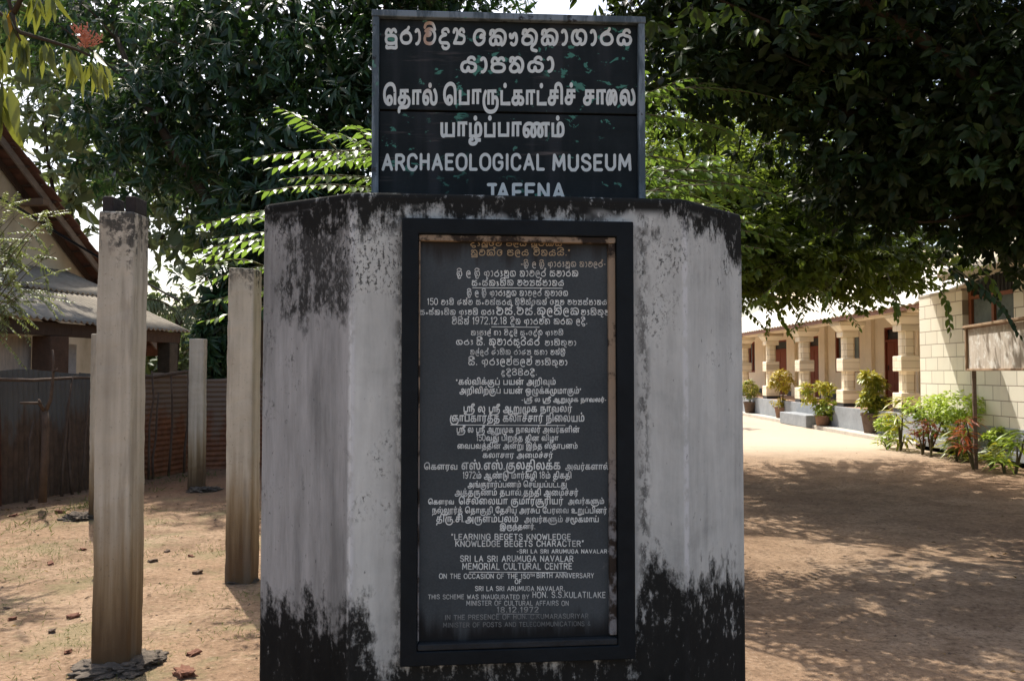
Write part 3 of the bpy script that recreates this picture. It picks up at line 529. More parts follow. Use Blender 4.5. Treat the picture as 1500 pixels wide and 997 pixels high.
 11:(1648,[[249,-12,1,-53,0,0,-88,53,0,-51,112,0,0,90,1,0,99,0,87,145,0,158,79,0,106,0,1,48,0,0,87,-15,0,80,-31,0,39,-25,1,41,-36,1,57,-52,0,65,-135,0,0,-83,1,0,-67,0,-39,-89,0,-73,-45,0,-50,0,1,-58,0,0,-73,52,0,-35,89,0,0,57,1,0,53,0,22,96,0,44,84,0,33,35,1,48,41,1,47,35,0,110,36,0,65,0,1,45,0,0,75,-15,0,67,-31,0,31,-23,1,46,-40,1,34,-33,0,49,-83,0,27,-97,0,0,-55,1,0,-67,0,-39,-89,0,-73,-45,0,-51,0,1,-57,0,0,-73,52,0,-35,89,0,0,57,1,0,51,0,21,92,0,48,88,0,39,41,1,45,37,1,30,18,0,68,26,0,97,15,0,73,0,1,298,0,1,0,-72,1,-170,0,1,0,-482,1,-86,0,1,0,482,1,-65,0,1,-33,0,0,-57,-4,0,-51,-11,0,-48,-20,0,-25,-17,1,-33,-21,0,-44,-75,0,-23,-94,0,0,-51,1,0,-69,0,42,-64,0,36,0,1,32,0,0,35,38,0,14,58,0,0,30,1,0,57,0,-30,98,0,-49,74,0,-29,21,1,-42,34,0,-91,27,0,-46,0,1,-56,0,0,-95,-28,0,-45,-36,1,-33,-28,0,-40,-79,0,-18,-89,0,0,-44,1,0,-69,0,42,-64,0,37,0,1,31,0,0,35,38,0,14,58,0,0,30,1,0,80,0,-61,126,0,-58,45,1,-47,33,0,-112,26,0,-64,0,1,-74,0,0,-110,-54,0,-65,-94,0,-10,-61,1,-1,-15,0,-2,-27,0,0,-8,1,0,-65,0,31,-78,0,53,-34,0,33,0,1,27,0,0,39,23,0,21,44,0,0,32,1,0,50,0,-52,53,0,-41,0,1,-40,0,0,-70,-42,0,-29,-32,1,-15,64,1,30,35,0,89,45,0,49,0,1,72,0,0,89,-88,0,0,-75,1,0,-55,0,-42,-80,0,-77,-42,0]]),
 12:(825,[[261,-12,1,-60,0,0,-96,38,0,-56,74,0,0,52,1,0,54,0,57,79,0,124,43,0,102,0,1,145,0,1,87,0,0,136,-43,0,77,-100,0,0,-87,1,0,-67,0,-50,-91,0,-46,-34,1,-33,-23,0,-83,-28,0,-108,-11,0,-72,0,1,-113,0,1,-42,0,0,-46,-12,0,-17,-11,1,-16,-11,0,-18,-40,0,0,-33,1,0,-15,0,2,-27,0,1,-12,1,-82,-4,1,-3,18,0,-4,43,0,0,17,1,0,44,0,32,61,0,25,19,1,18,13,0,39,15,0,51,7,0,33,0,1,109,0,1,89,0,0,114,15,0,70,31,0,23,25,1,20,22,0,21,59,0,0,37,1,0,49,0,-39,60,0,-65,32,0,-79,12,0,-41,0,1,-142,0,1,-51,0,0,-71,-12,0,-25,-14,1,-22,-13,0,-21,-37,0,0,-29,1,0,-46,0,76,-47,0,58,0,1,44,0,0,63,27,0,35,67,0,0,59,1,0,269,1,-172,0,1,0,-180,1,-79,-16,1,0,268,1,523,0,1,0,-72,1,-187,0,1,0,-256,1,0,-67,0,-23,-76,0,-21,-26,1,-31,-38,0,-97,-31,0]]),
 13:(789,[[557,362,1,51,0,0,83,-52,0,50,-102,0,0,-74,1,0,-90,0,-52,-104,0,-47,-34,1,-32,-23,0,-83,-28,0,-108,-11,0,-72,0,1,-75,0,1,-42,0,0,-46,-12,0,-17,-11,1,-16,-11,0,-18,-40,0,0,-33,1,0,-15,0,2,-27,0,1,-12,1,-82,-4,1,-3,18,0,-4,43,0,0,17,1,0,44,0,32,61,0,25,19,1,18,13,0,39,15,0,51,7,0,33,0,1,93,0,1,82,0,0,103,14,0,64,31,0,23,25,1,20,22,0,25,71,0,0,52,1,0,52,0,-27,70,0,-53,36,0,-39,0,1,-28,0,0,-57,-25,0,-21,-17,1,-3,75,1,26,16,0,64,24,0],[88,0,1,0,554,1,521,0,1,0,-72,1,-175,0,1,0,-482,1,-86,0,1,0,482,1,-174,0,1,0,-482,1]]),
 14:(1234,[[249,-12,1,-53,0,0,-88,53,0,-51,112,0,0,90,1,0,99,0,87,145,0,158,79,0,106,0,1,48,0,0,87,-15,0,80,-31,0,39,-25,1,46,-42,1,53,-47,0,64,-135,0,0,-82,1,0,-67,0,-39,-89,0,-73,-45,0,-50,0,1,-58,0,0,-73,52,0,-35,89,0,0,57,1,0,53,0,23,94,0,46,84,0,34,37,1,50,41,1,30,18,0,68,26,0,97,15,0,73,0,1,299,0,1,0,-72,1,-170,0,1,0,-482,1,-86,0,1,0,482,1,-66,0,1,-33,0,0,-58,-5,0,-52,-11,0,-48,-20,0,-23,-16,1,-33,-21,0,-44,-77,0,-23,-95,0,0,-48,1,0,-69,0,42,-64,0,37,0,1,31,0,0,35,38,0,14,58,0,0,30,1,0,79,0,-61,127,0,-58,45,1,-47,33,0,-112,26,0,-64,0,1,-74,0,0,-110,-54,0,-65,-94,0,-10,-61,1,-1,-15,0,-2,-27,0,0,-8,1,0,-65,0,31,-78,0,53,-34,0,33,0,1,27,0,0,39,23,0,21,44,0,0,32,1,0,50,0,-52,53,0,-41,0,1,-40,0,0,-70,-42,0,-29,-32,1,-15,64,1,30,35,0,89,45,0,49,0,1,72,0,0,89,-88,0,0,-75,1,0,-55,0,-42,-80,0,-77,-42,0]]),
 15:(778,[[88,0,1,0,554,1,86,0,1,0,-482,1,430,0,1,0,482,1,86,0,1,0,-554,1]]),
 16:(858,[[580,566,1,75,0,0,96,-77,0,46,-137,0,0,-90,1,0,-70,0,-30,-100,0,-33,-32,1,-23,-23,0,-60,-26,0,-81,-11,0,-58,0,1,-424,0,1,0,554,1,86,0,1,0,-482,1,226,0,1,0,283,1,0,62,0,23,73,0,22,25,1,23,25,0,64,26,0],[578,494,1,-17,0,0,-32,-11,0,-11,-12,1,-16,-18,0,-16,-53,0,0,-62,1,0,-266,1,47,0,1,68,0,0,76,38,0,32,86,0,0,71,1,0,64,0,-27,102,0,-57,61,0]]),
 17:(963,[[354,0,1,0,554,1,86,0,1,0,-482,1,349,0,1,0,482,1,86,0,1,0,-554,1],[240,-11,1,-37,0,0,-55,25,0,-19,22,1,-11,15,0,-19,38,0,-11,62,0,0,51,1,0,352,1,86,0,1,0,-331,1,0,-46,0,8,-75,0,20,-20,1,10,-10,0,27,-11,0,19,0,1,29,0,0,51,30,0,22,34,1,-2,-86,1,-19,-19,0,-58,-31,0]]),
 18:(640,[[231,-212,1,-57,53,1,193,183,1,0,458,1,-193,0,1,0,-482,1,-86,0,1,0,554,1,535,0,1,0,-72,1,-170,0,1,0,-482,1]]),
 19:(869,[[570,566,1,76,0,0,105,-76,0,54,-143,0,0,-103,1,0,-122,0,-62,-155,0,-53,-44,1,-38,-31,0,-96,-35,0,-109,-13,0,-59,0,1,-118,0,1,-42,0,0,-46,-12,0,-17,-11,1,-16,-11,0,-18,-40,0,0,-33,1,0,-15,0,2,-27,0,1,-12,1,-82,-4,1,-3,18,0,-4,43,0,0,17,1,0,44,0,32,61,0,25,19,1,18,13,0,39,15,0,51,7,0,33,0,1,123,0,1,93,0,0,132,27,0,85,70,0,40,131,0,0,103,1,0,91,0,-39,108,0,-69,48,0,-45,0,1,-26,0,0,-46,-17,0,-17,-19,1,-20,-23,0,-16,-62,0,0,-54,1,0,-319,1,-86,0,1,0,321,1,0,49,0,-10,69,0,-15,22,1,-10,15,0,-32,18,0,-23,0,1,-23,0,0,-31,-17,0,-11,-14,1,-16,-22,0,-9,-70,0,0,-44,1,0,-327,1,-86,0,1,0,341,1,0,49,0,9,66,0,24,48,0,20,20,1,21,21,0,58,21,0,37,0,1,39,0,0,60,-28,0,44,-55,0,13,-40,1,-21,7,1,11,33,0,47,53,0,73,30,0]]),
 20:(1013,[[249,-12,1,-53,0,0,-88,52,0,-51,113,0,0,89,1,0,81,0,48,122,0,84,81,0,109,40,0,61,0,1,48,0,0,100,-26,0,38,-38,1,28,-27,0,31,-70,0,13,-92,0,0,-61,1,0,-35,0,7,-58,0,18,-46,0,16,-18,1,15,-16,0,42,-17,0,29,0,1,33,0,0,54,32,0,32,76,0,0,67,1,0,66,0,-32,112,0,-57,93,0,-36,39,1,78,53,1,62,-79,0,72,-174,0,0,-103,1,0,-85,0,-49,-114,0,-94,-57,0,-70,0,1,-43,0,0,-71,25,0,-26,25,1,-32,30,0,-34,106,0,-1,76,1,0,36,0,-8,76,0,-24,69,0,-26,24,1,-20,18,0,-56,19,0,-41,0,1,-69,0,0,-98,-67,0,-52,-117,0,0,-76,1,0,-64,0,31,-78,0,53,-34,0,33,0,1,27,0,0,39,23,0,21,44,0,0,32,1,0,50,0,-52,53,0,-41,0,1,-40,0,0,-70,-42,0,-29,-32,1,-15,64,1,30,35,0,89,45,0,49,0,1,72,0,0,89,-88,0,0,-75,1,0,-55,0,-42,-80,0,-77,-42,0]]),
 21:(1070,[[249,-12,1,-53,0,0,-88,53,0,-51,112,0,0,90,1,0,82,0,49,121,0,86,80,0,108,40,0,58,0,1,44,0,0,70,-17,0,58,-31,0,25,-21,1,-13,-96,1,-35,44,0,-89,47,0,-63,0,1,-67,0,0,-98,-67,0,-54,-115,0,0,-73,1,0,-67,0,31,-79,0,53,-35,0,33,0,1,27,0,0,39,23,0,21,44,0,0,32,1,0,50,0,-52,53,0,-41,0,1,-40,0,0,-70,-42,0,-29,-32,1,-15,64,1,30,35,0,89,45,0,49,0,1,72,0,0,89,-88,0,0,-75,1,0,-55,0,-42,-80,0,-77,-42,0],[537,0,1,0,416,1,12,78,1,0,60,1,504,0,1,0,-72,1,-170,0,1,0,-482,1,-86,0,1,0,482,1,-174,0,1,0,-482,1]]),
 22:(858,[[580,566,1,75,0,0,96,-77,0,46,-137,0,0,-90,1,0,-70,0,-30,-100,0,-33,-32,1,-23,-23,0,-60,-26,0,-81,-11,0,-58,0,1,-424,0,1,0,554,1,86,0,1,0,-482,1,226,0,1,0,283,1,0,62,0,23,73,0,22,25,1,23,25,0,64,26,0],[578,494,1,-17,0,0,-32,-11,0,-11,-12,1,-16,-18,0,-16,-53,0,0,-62,1,0,-266,1,47,0,1,68,0,0,76,38,0,32,86,0,0,71,1,0,64,0,-27,102,0,-57,61,0],[220,-61,1,17,0,0,37,-3,0,16,-2,1,-8,-67,1,-10,2,0,-24,1,0,-15,0,1,-37,0,0,-47,-25,0,0,-30,1,0,-27,0,39,-29,0,59,-10,0,29,0,1,25,0,1,51,0,0,68,24,0,44,44,0,15,31,1,9,17,0,18,21,0,33,11,0,31,2,1,75,-12,1,-43,-9,0,-39,-35,0,-11,-25,1,-22,-42,0,-61,-63,0,-97,-34,0,-78,0,1,-25,0,1,-46,0,0,-86,21,0,-26,18,1,-19,14,0,-29,48,0,0,34,1,0,58,0,87,67,0],[549,-166,1,-17,9,1,-37,8,0,-59,36,0,-34,64,0,-2,49,1,85,0,1,1,-29,0,19,-41,0,22,-11,1,14,-6,0,39,-7,0,31,0,1,128,0,1,0,-72,1]]),
 23:(1044,[[249,-12,1,-53,0,0,-88,53,0,-51,112,0,0,90,1,0,107,0,85,144,0,140,72,0,82,0,1,76,0,0,109,-45,0,69,-79,0,33,-103,0,0,-59,1,0,-64,0,-28,-100,0,-20,-44,1,267,0,1,0,482,1,86,0,1,0,-554,1,-441,0,1,-4,63,1,23,35,0,29,103,0,0,68,1,0,71,0,-50,100,0,-91,52,0,-62,0,1,-70,0,0,-100,-67,0,-54,-115,0,0,-73,1,0,-67,0,31,-79,0,53,-35,0,33,0,1,26,0,0,39,23,0,22,44,0,0,32,1,0,50,0,-52,53,0,-41,0,1,-40,0,0,-70,-42,0,-29,-32,1,-15,64,1,30,35,0,89,45,0,49,0,1,72,0,0,89,-88,0,0,-75,1,0,-55,0,-42,-80,0,-77,-42,0]]),
 24:(640,[[88,0,1,0,554,1,535,0,1,0,-72,1,-170,0,1,0,-482,1,-86,0,1,0,482,1,-193,0,1,0,-482,1]]),
 25:(262,[[-79,843,1,54,0,0,89,-35,0,34,-35,1,23,-23,0,34,-69,0,19,-109,0,0,-83,1,0,-489,1,-86,0,1,0,471,1,0,72,0,-13,94,0,-24,61,0,-17,20,1,-21,26,0,-59,24,0,-35,0,1,-43,0,0,-60,-33,0,-31,-59,0,0,-39,1,0,-28,0,16,-65,0,17,-29,1,-91,0,1,-13,30,0,-15,60,0,0,31,1,0,54,0,36,78,0,62,50,0,80,25,0]]),
 26:(901,[[400,-12,1,-75,0,0,-125,58,0,-93,106,0,-50,150,0,0,91,1,0,112,0,73,168,0,121,113,0,148,57,0,76,0,1,80,0,0,112,-40,0,40,-35,1,38,-33,0,46,-91,0,22,-132,0,0,-97,1,0,-415,1,-86,0,1,0,365,1,0,92,0,-14,130,0,-34,91,0,-31,31,1,-28,29,0,-86,30,0,-59,0,1,-51,0,0,-116,-40,0,-101,-90,0,-64,-146,0,0,-107,1,0,-62,0,25,-101,0,46,-78,0,62,-54,0,37,-15,1,16,-4,1,20,-7,0,41,-6,0,21,0,1,51,0,0,61,57,0,0,58,1,0,45,0,-49,59,0,-44,0,1,-43,0,0,-52,-56,0,0,-50,1,0,-36,0,24,-66,0,25,-26,1,-58,-16,1,-27,26,0,-42,79,0,0,60,1,0,42,0,38,71,0,78,44,0,59,0,1,49,0,0,76,-41,0,45,-79,0,0,-56,1,0,-65,0,-55,-82,0,-91,-38,0]]),
 27:(720,[[451,-12,1,-81,0,0,-143,55,0,-109,108,0,-62,160,0,0,104,1,0,104,0,65,160,0,115,109,0,152,55,0,87,0,1,60,0,0,99,-36,0,59,-77,0,0,-63,1,0,-52,0,-44,-73,0,-76,-38,0,-49,0,1,-51,0,0,-72,39,0,-38,69,0,0,44,1,0,44,0,38,70,0,26,22,1,57,-18,1,-22,-25,0,-19,-54,0,0,-30,1,0,-45,0,46,-46,0,37,0,1,41,0,0,45,53,0,0,40,1,0,36,0,-35,46,0,-59,23,0,-37,0,1,-11,0,0,-30,0,0,-16,-2,1,-57,-9,0,-101,-51,0,-79,-88,0,-45,-123,0,0,-81,1,0,-79,0,40,-123,0,71,-89,0,93,-53,0,54,-11,1,17,-4,0,34,-1,0,13,0,1,40,0,0,60,25,0,34,51,0,0,39,1,0,44,0,-43,59,0,-45,0,1,-39,0,0,-51,-53,0,0,-52,1,0,-36,0,24,-66,0,24,-26,1,-62,-16,1,-27,26,0,-39,77,0,0,55,1,0,46,0,40,73,0,76,42,0,54,0,1,49,0,0,76,-40,0,44,-77,0,0,-56,1,0,-65,0,-60,-82,0,-103,-38,0]]),
 28:(1160,[[249,-12,1,-53,0,0,-88,53,0,-51,112,0,0,90,1,0,99,0,87,145,0,158,79,0,106,0,1,48,0,0,86,-15,0,80,-30,0,37,-24,1,36,-31,1,63,-51,0,67,-144,0,0,-82,1,0,-67,0,-39,-89,0,-73,-45,0,-50,0,1,-58,0,0,-73,52,0,-35,89,0,0,57,1,0,59,0,25,97,0,45,81,0,30,34,1,43,41,1,40,33,0,94,35,0,54,0,1,94,0,0,118,-79,0,56,-130,0,0,-77,1,0,-69,0,-27,-107,0,-41,-83,0,-23,-33,1,-72,44,1,32,45,0,43,115,0,0,84,1,0,66,0,-44,97,0,-83,53,0,-60,0,1,-46,0,0,-67,-24,0,-35,-29,1,-32,-33,0,-41,-78,0,-19,-89,0,0,-50,1,0,-69,0,42,-64,0,37,0,1,31,0,0,35,38,0,14,58,0,0,30,1,0,80,0,-61,126,0,-58,45,1,-47,33,0,-112,26,0,-64,0,1,-74,0,0,-110,-54,0,-65,-94,0,-10,-61,1,-1,-15,0,-2,-27,0,0,-8,1,0,-65,0,31,-78,0,54,-34,0,33,0,1,27,0,0,38,23,0,21,44,0,0,32,1,0,50,0,-52,53,0,-41,0,1,-40,0,0,-70,-42,0,-29,-32,1,-15,64,1,30,35,0,89,45,0,49,0,1,72,0,0,89,-88,0,0,-75,1,0,-55,0,-42,-80,0,-77,-42,0]]),
 29:(1070,[[249,-12,1,-53,0,0,-88,53,0,-51,112,0,0,90,1,0,82,0,49,121,0,86,80,0,108,40,0,58,0,1,44,0,0,70,-17,0,58,-31,0,25,-21,1,-13,-96,1,-35,44,0,-89,47,0,-63,0,1,-67,0,0,-98,-67,0,-54,-115,0,0,-73,1,0,-67,0,31,-79,0,53,-35,0,33,0,1,27,0,0,39,23,0,21,44,0,0,32,1,0,50,0,-52,53,0,-41,0,1,-40,0,0,-70,-42,0,-29,-32,1,-15,64,1,30,35,0,89,45,0,49,0,1,72,0,0,89,-88,0,0,-75,1,0,-55,0,-42,-80,0,-77,-42,0],[537,0,1,0,416,1,12,78,1,0,60,1,504,0,1,0,-72,1,-170,0,1,0,-482,1,-86,0,1,0,482,1,-174,0,1,0,-482,1]]),
 30:(825,[[261,-12,1,-60,0,0,-96,38,0,-56,74,0,0,52,1,0,54,0,57,79,0,124,43,0,102,0,1,180,0,1,52,0,0,76,-10,0,57,-21,0,23,-18,1,26,-20,0,30,-65,0,0,-42,1,0,-76,0,-91,-84,0,-83,0,1,-23,0,0,-54,6,0,-23,7,1,19,67,1,15,-4,0,39,-6,0,19,0,1,47,0,0,49,46,0,0,48,1,0,34,0,-30,41,0,-49,20,0,-61,7,0,-31,0,1,-194,0,1,-51,0,0,-71,-12,0,-25,-14,1,-22,-13,0,-21,-37,0,0,-29,1,0,-46,0,76,-47,0,58,0,1,44,0,0,63,27,0,35,66,0,0,60,1,0,269,1,-172,0,1,0,-180,1,-79,-16,1,0,268,1,523,0,1,0,-72,1,-187,0,1,0,-256,1,0,-67,0,-23,-76,0,-21,-26,1,-31,-38,0,-97,-31,0],[432,678,1,-29,0,0,-38,37,0,0,30,1,0,29,0,38,38,0,29,0,1,29,0,0,38,-38,0,0,-29,1,0,-30,0,-38,-37,0]]),
 31:(1044,[[88,0,1,0,554,1,516,0,1,0,-72,1,-174,0,1,0,-158,1,20,12,0,64,26,0,44,0,1,50,0,0,72,-38,0,38,-72,0,0,-51,1,0,-36,0,-20,-66,0,-16,-27,1,122,0,1,0,-72,1,-460,0,1,0,72,1,251,0,1,17,25,0,20,61,0,0,34,1,0,53,0,-50,44,0,-39,0,1,-32,0,0,-59,-26,0,-22,-17,1,0,-102,1,-86,0,1,0,338,1,-170,0,1,0,-482,1],[733,0,1,0,72,1,137,0,1,0,482,1,86,0,1,0,-554,1],[522,678,1,-29,0,0,-38,37,0,0,30,1,0,29,0,38,38,0,29,0,1,29,0,0,38,-38,0,0,-29,1,0,-30,0,-38,-37,0]]),
 32:(723,[[261,-12,1,-60,0,0,-96,38,0,-56,74,0,0,52,1,0,54,0,57,79,0,124,43,0,102,0,1,351,0,1,0,-70,1,-358,0,1,-51,0,0,-71,-12,0,-25,-14,1,-22,-13,0,-21,-37,0,0,-29,1,0,-46,0,76,-47,0,58,0,1,44,0,0,63,27,0,35,67,0,0,59,1,0,269,1,-172,0,1,0,-180,1,-79,-16,1,0,268,1,523,0,1,0,-72,1,-187,0,1,0,-256,1,0,-67,0,-23,-76,0,-21,-26,1,-31,-38,0,-97,-31,0],[432,678,1,-29,0,0,-38,37,0,0,30,1,0,29,0,38,38,0,29,0,1,29,0,0,38,-38,0,0,-29,1,0,-30,0,-38,-37,0]]),
 33:(693,[[88,0,1,0,554,1,86,0,1,0,-482,1,502,0,1,0,-72,1],[347,678,1,-29,0,0,-38,37,0,0,30,1,0,29,0,38,38,0,29,0,1,29,0,0,38,-38,0,0,-29,1,0,-30,0,-38,-37,0]]),
 34:(1649,[[249,-12,1,-53,0,0,-88,53,0,-51,112,0,0,90,1,0,99,0,87,145,0,158,79,0,106,0,1,48,0,0,87,-15,0,80,-31,0,39,-25,1,41,-36,1,57,-52,0,65,-135,0,0,-83,1,0,-67,0,-39,-89,0,-73,-45,0,-50,0,1,-58,0,0,-73,52,0,-35,89,0,0,57,1,0,53,0,22,96,0,44,84,0,33,35,1,48,41,1,47,35,0,110,36,0,65,0,1,45,0,0,75,-15,0,67,-31,0,31,-23,1,46,-40,1,34,-33,0,49,-83,0,27,-97,0,0,-55,1,0,-67,0,-39,-89,0,-73,-45,0,-51,0,1,-57,0,0,-73,52,0,-35,89,0,0,57,1,0,51,0,21,92,0,48,88,0,39,41,1,45,37,1,30,18,0,68,26,0,97,15,0,73,0,1,298,0,1,0,-72,1,-170,0,1,0,-482,1,-86,0,1,0,482,1,-65,0,1,-33,0,0,-57,-4,0,-51,-11,0,-48,-20,0,-25,-17,1,-33,-21,0,-44,-75,0,-23,-94,0,0,-51,1,0,-69,0,42,-64,0,36,0,1,32,0,0,35,38,0,14,58,0,0,30,1,0,57,0,-30,98,0,-49,74,0,-29,21,1,-42,34,0,-91,27,0,-46,0,1,-56,0,0,-95,-28,0,-45,-36,1,-33,-28,0,-40,-79,0,-18,-89,0,0,-44,1,0,-69,0,42,-64,0,37,0,1,31,0,0,35,38,0,14,58,0,0,30,1,0,80,0,-61,126,0,-58,45,1,-47,33,0,-112,26,0,-64,0,1,-74,0,0,-110,-54,0,-65,-94,0,-10,-61,1,-1,-15,0,-2,-27,0,0,-8,1,0,-65,0,31,-78,0,53,-34,0,33,0,1,27,0,0,39,23,0,21,44,0,0,32,1,0,50,0,-52,53,0,-41,0,1,-40,0,0,-70,-42,0,-29,-32,1,-15,64,1,30,35,0,89,45,0,49,0,1,72,0,0,89,-88,0,0,-75,1,0,-55,0,-42,-80,0,-77,-42,0],[825,678,1,-29,0,0,-38,37,0,0,30,1,0,29,0,38,38,0,29,0,1,29,0,0,38,-38,0,0,-29,1,0,-30,0,-38,-37,0]]),
 35:(825,[[261,-12,1,-60,0,0,-96,38,0,-56,74,0,0,52,1,0,54,0,57,79,0,124,43,0,102,0,1,145,0,1,87,0,0,136,-43,0,77,-100,0,0,-87,1,0,-67,0,-50,-91,0,-46,-34,1,-33,-23,0,-83,-28,0,-108,-11,0,-72,0,1,-113,0,1,-42,0,0,-46,-12,0,-17,-11,1,-16,-11,0,-18,-40,0,0,-33,1,0,-15,0,2,-27,0,1,-12,1,-82,-4,1,-3,18,0,-4,43,0,0,17,1,0,44,0,32,61,0,25,19,1,18,13,0,39,15,0,51,7,0,33,0,1,109,0,1,89,0,0,114,15,0,70,31,0,23,25,1,20,22,0,21,59,0,0,37,1,0,49,0,-39,60,0,-65,32,0,-79,12,0,-41,0,1,-142,0,1,-51,0,0,-71,-12,0,-25,-14,1,-22,-13,0,-21,-37,0,0,-29,1,0,-46,0,76,-47,0,58,0,1,44,0,0,63,27,0,35,67,0,0,59,1,0,269,1,-172,0,1,0,-180,1,-79,-16,1,0,268,1,523,0,1,0,-72,1,-187,0,1,0,-256,1,0,-67,0,-23,-76,0,-21,-26,1,-31,-38,0,-97,-31,0],[435,678,1,-29,0,0,-38,37,0,0,30,1,0,29,0,38,38,0,29,0,1,29,0,0,38,-38,0,0,-29,1,0,-30,0,-38,-37,0]]),
 36:(789,[[557,362,1,51,0,0,83,-52,0,50,-102,0,0,-74,1,0,-90,0,-52,-104,0,-47,-34,1,-32,-23,0,-83,-28,0,-108,-11,0,-72,0,1,-75,0,1,-42,0,0,-46,-12,0,-17,-11,1,-16,-11,0,-18,-40,0,0,-33,1,0,-15,0,2,-27,0,1,-12,1,-82,-4,1,-3,18,0,-4,43,0,0,17,1,0,44,0,32,61,0,25,19,1,18,13,0,39,15,0,51,7,0,33,0,1,93,0,1,82,0,0,103,14,0,64,31,0,23,25,1,20,22,0,25,71,0,0,52,1,0,52,0,-27,70,0,-53,36,0,-39,0,1,-28,0,0,-57,-25,0,-21,-17,1,-3,75,1,26,16,0,64,24,0],[88,0,1,0,554,1,521,0,1,0,-72,1,-175,0,1,0,-482,1,-86,0,1,0,482,1,-174,0,1,0,-482,1],[395,678,1,-29,0,0,-38,37,0,0,30,1,0,29,0,38,38,0,29,0,1,29,0,0,38,-38,0,0,-29,1,0,-30,0,-38,-37,0]]),
 37:(1234,[[249,-12,1,-53,0,0,-88,53,0,-51,112,0,0,90,1,0,99,0,87,145,0,158,79,0,106,0,1,48,0,0,87,-15,0,80,-31,0,39,-25,1,46,-42,1,53,-47,0,64,-135,0,0,-82,1,0,-67,0,-39,-89,0,-73,-45,0,-50,0,1,-58,0,0,-73,52,0,-35,89,0,0,57,1,0,53,0,23,94,0,46,84,0,34,37,1,50,41,1,30,18,0,68,26,0,97,15,0,73,0,1,299,0,1,0,-72,1,-170,0,1,0,-482,1,-86,0,1,0,482,1,-66,0,1,-33,0,0,-58,-5,0,-52,-11,0,-48,-20,0,-23,-16,1,-33,-21,0,-44,-77,0,-23,-95,0,0,-48,1,0,-69,0,42,-64,0,37,0,1,31,0,0,35,38,0,14,58,0,0,30,1,0,79,0,-61,127,0,-58,45,1,-47,33,0,-112,26,0,-64,0,1,-74,0,0,-110,-54,0,-65,-94,0,-10,-61,1,-1,-15,0,-2,-27,0,0,-8,1,0,-65,0,31,-78,0,53,-34,0,33,0,1,27,0,0,39,23,0,21,44,0,0,32,1,0,50,0,-52,53,0,-41,0,1,-40,0,0,-70,-42,0,-29,-32,1,-15,64,1,30,35,0,89,45,0,49,0,1,72,0,0,89,-88,0,0,-75,1,0,-55,0,-42,-80,0,-77,-42,0],[618,678,1,-29,0,0,-38,37,0,0,30,1,0,29,0,38,38,0,29,0,1,29,0,0,38,-38,0,0,-29,1,0,-30,0,-38,-37,0]]),
 38:(778,[[88,0,1,0,554,1,86,0,1,0,-482,1,430,0,1,0,482,1,86,0,1,0,-554,1],[389,678,1,-29,0,0,-38,37,0,0,30,1,0,29,0,38,38,0,29,0,1,29,0,0,38,-38,0,0,-29,1,0,-30,0,-38,-37,0]]),
 39:(858,[[580,566,1,75,0,0,96,-77,0,46,-137,0,0,-90,1,0,-70,0,-30,-100,0,-33,-32,1,-23,-23,0,-60,-26,0,-81,-11,0,-58,0,1,-424,0,1,0,554,1,86,0,1,0,-482,1,226,0,1,0,283,1,0,62,0,23,73,0,22,25,1,23,25,0,64,26,0],[578,494,1,-17,0,0,-32,-11,0,-11,-12,1,-16,-18,0,-16,-53,0,0,-62,1,0,-266,1,47,0,1,68,0,0,76,38,0,32,86,0,0,71,1,0,64,0,-27,102,0,-57,61,0],[430,678,1,-29,0,0,-38,37,0,0,30,1,0,29,0,38,38,0,29,0,1,29,0,0,38,-38,0,0,-29,1,0,-30,0,-38,-37,0]]),
 40:(963,[[354,0,1,0,554,1,86,0,1,0,-482,1,349,0,1,0,482,1,86,0,1,0,-554,1],[240,-11,1,-37,0,0,-55,25,0,-19,22,1,-11,15,0,-19,38,0,-11,62,0,0,51,1,0,352,1,86,0,1,0,-331,1,0,-46,0,8,-75,0,20,-20,1,10,-10,0,27,-11,0,19,0,1,29,0,0,51,30,0,22,34,1,-2,-86,1,-19,-19,0,-58,-31,0],[481,678,1,-29,0,0,-38,37,0,0,30,1,0,29,0,38,38,0,29,0,1,29,0,0,38,-38,0,0,-29,1,0,-30,0,-38,-37,0]]),
 41:(640,[[231,-212,1,-57,53,1,193,183,1,0,458,1,-193,0,1,0,-482,1,-86,0,1,0,554,1,535,0,1,0,-72,1,-170,0,1,0,-482,1],[320,678,1,-29,0,0,-38,37,0,0,30,1,0,29,0,38,38,0,29,0,1,29,0,0,38,-38,0,0,-29,1,0,-30,0,-38,-37,0]]),
 42:(869,[[570,566,1,76,0,0,105,-76,0,54,-143,0,0,-103,1,0,-122,0,-62,-155,0,-53,-44,1,-38,-31,0,-96,-35,0,-109,-13,0,-59,0,1,-118,0,1,-42,0,0,-46,-12,0,-17,-11,1,-16,-11,0,-18,-40,0,0,-33,1,0,-15,0,2,-27,0,1,-12,1,-82,-4,1,-3,18,0,-4,43,0,0,17,1,0,44,0,32,61,0,25,19,1,18,13,0,39,15,0,51,7,0,33,0,1,123,0,1,93,0,0,132,27,0,85,70,0,40,131,0,0,103,1,0,91,0,-39,108,0,-69,48,0,-45,0,1,-26,0,0,-46,-17,0,-17,-19,1,-20,-23,0,-16,-62,0,0,-54,1,0,-319,1,-86,0,1,0,321,1,0,49,0,-10,69,0,-15,22,1,-10,15,0,-32,18,0,-23,0,1,-23,0,0,-31,-17,0,-11,-14,1,-16,-22,0,-9,-70,0,0,-44,1,0,-327,1,-86,0,1,0,341,1,0,49,0,9,66,0,24,48,0,20,20,1,21,21,0,58,21,0,37,0,1,39,0,0,60,-28,0,44,-55,0,13,-40,1,-21,7,1,11,33,0,47,53,0,73,30,0],[434,678,1,-29,0,0,-38,37,0,0,30,1,0,29,0,38,38,0,29,0,1,29,0,0,38,-38,0,0,-29,1,0,-30,0,-38,-37,0]]),
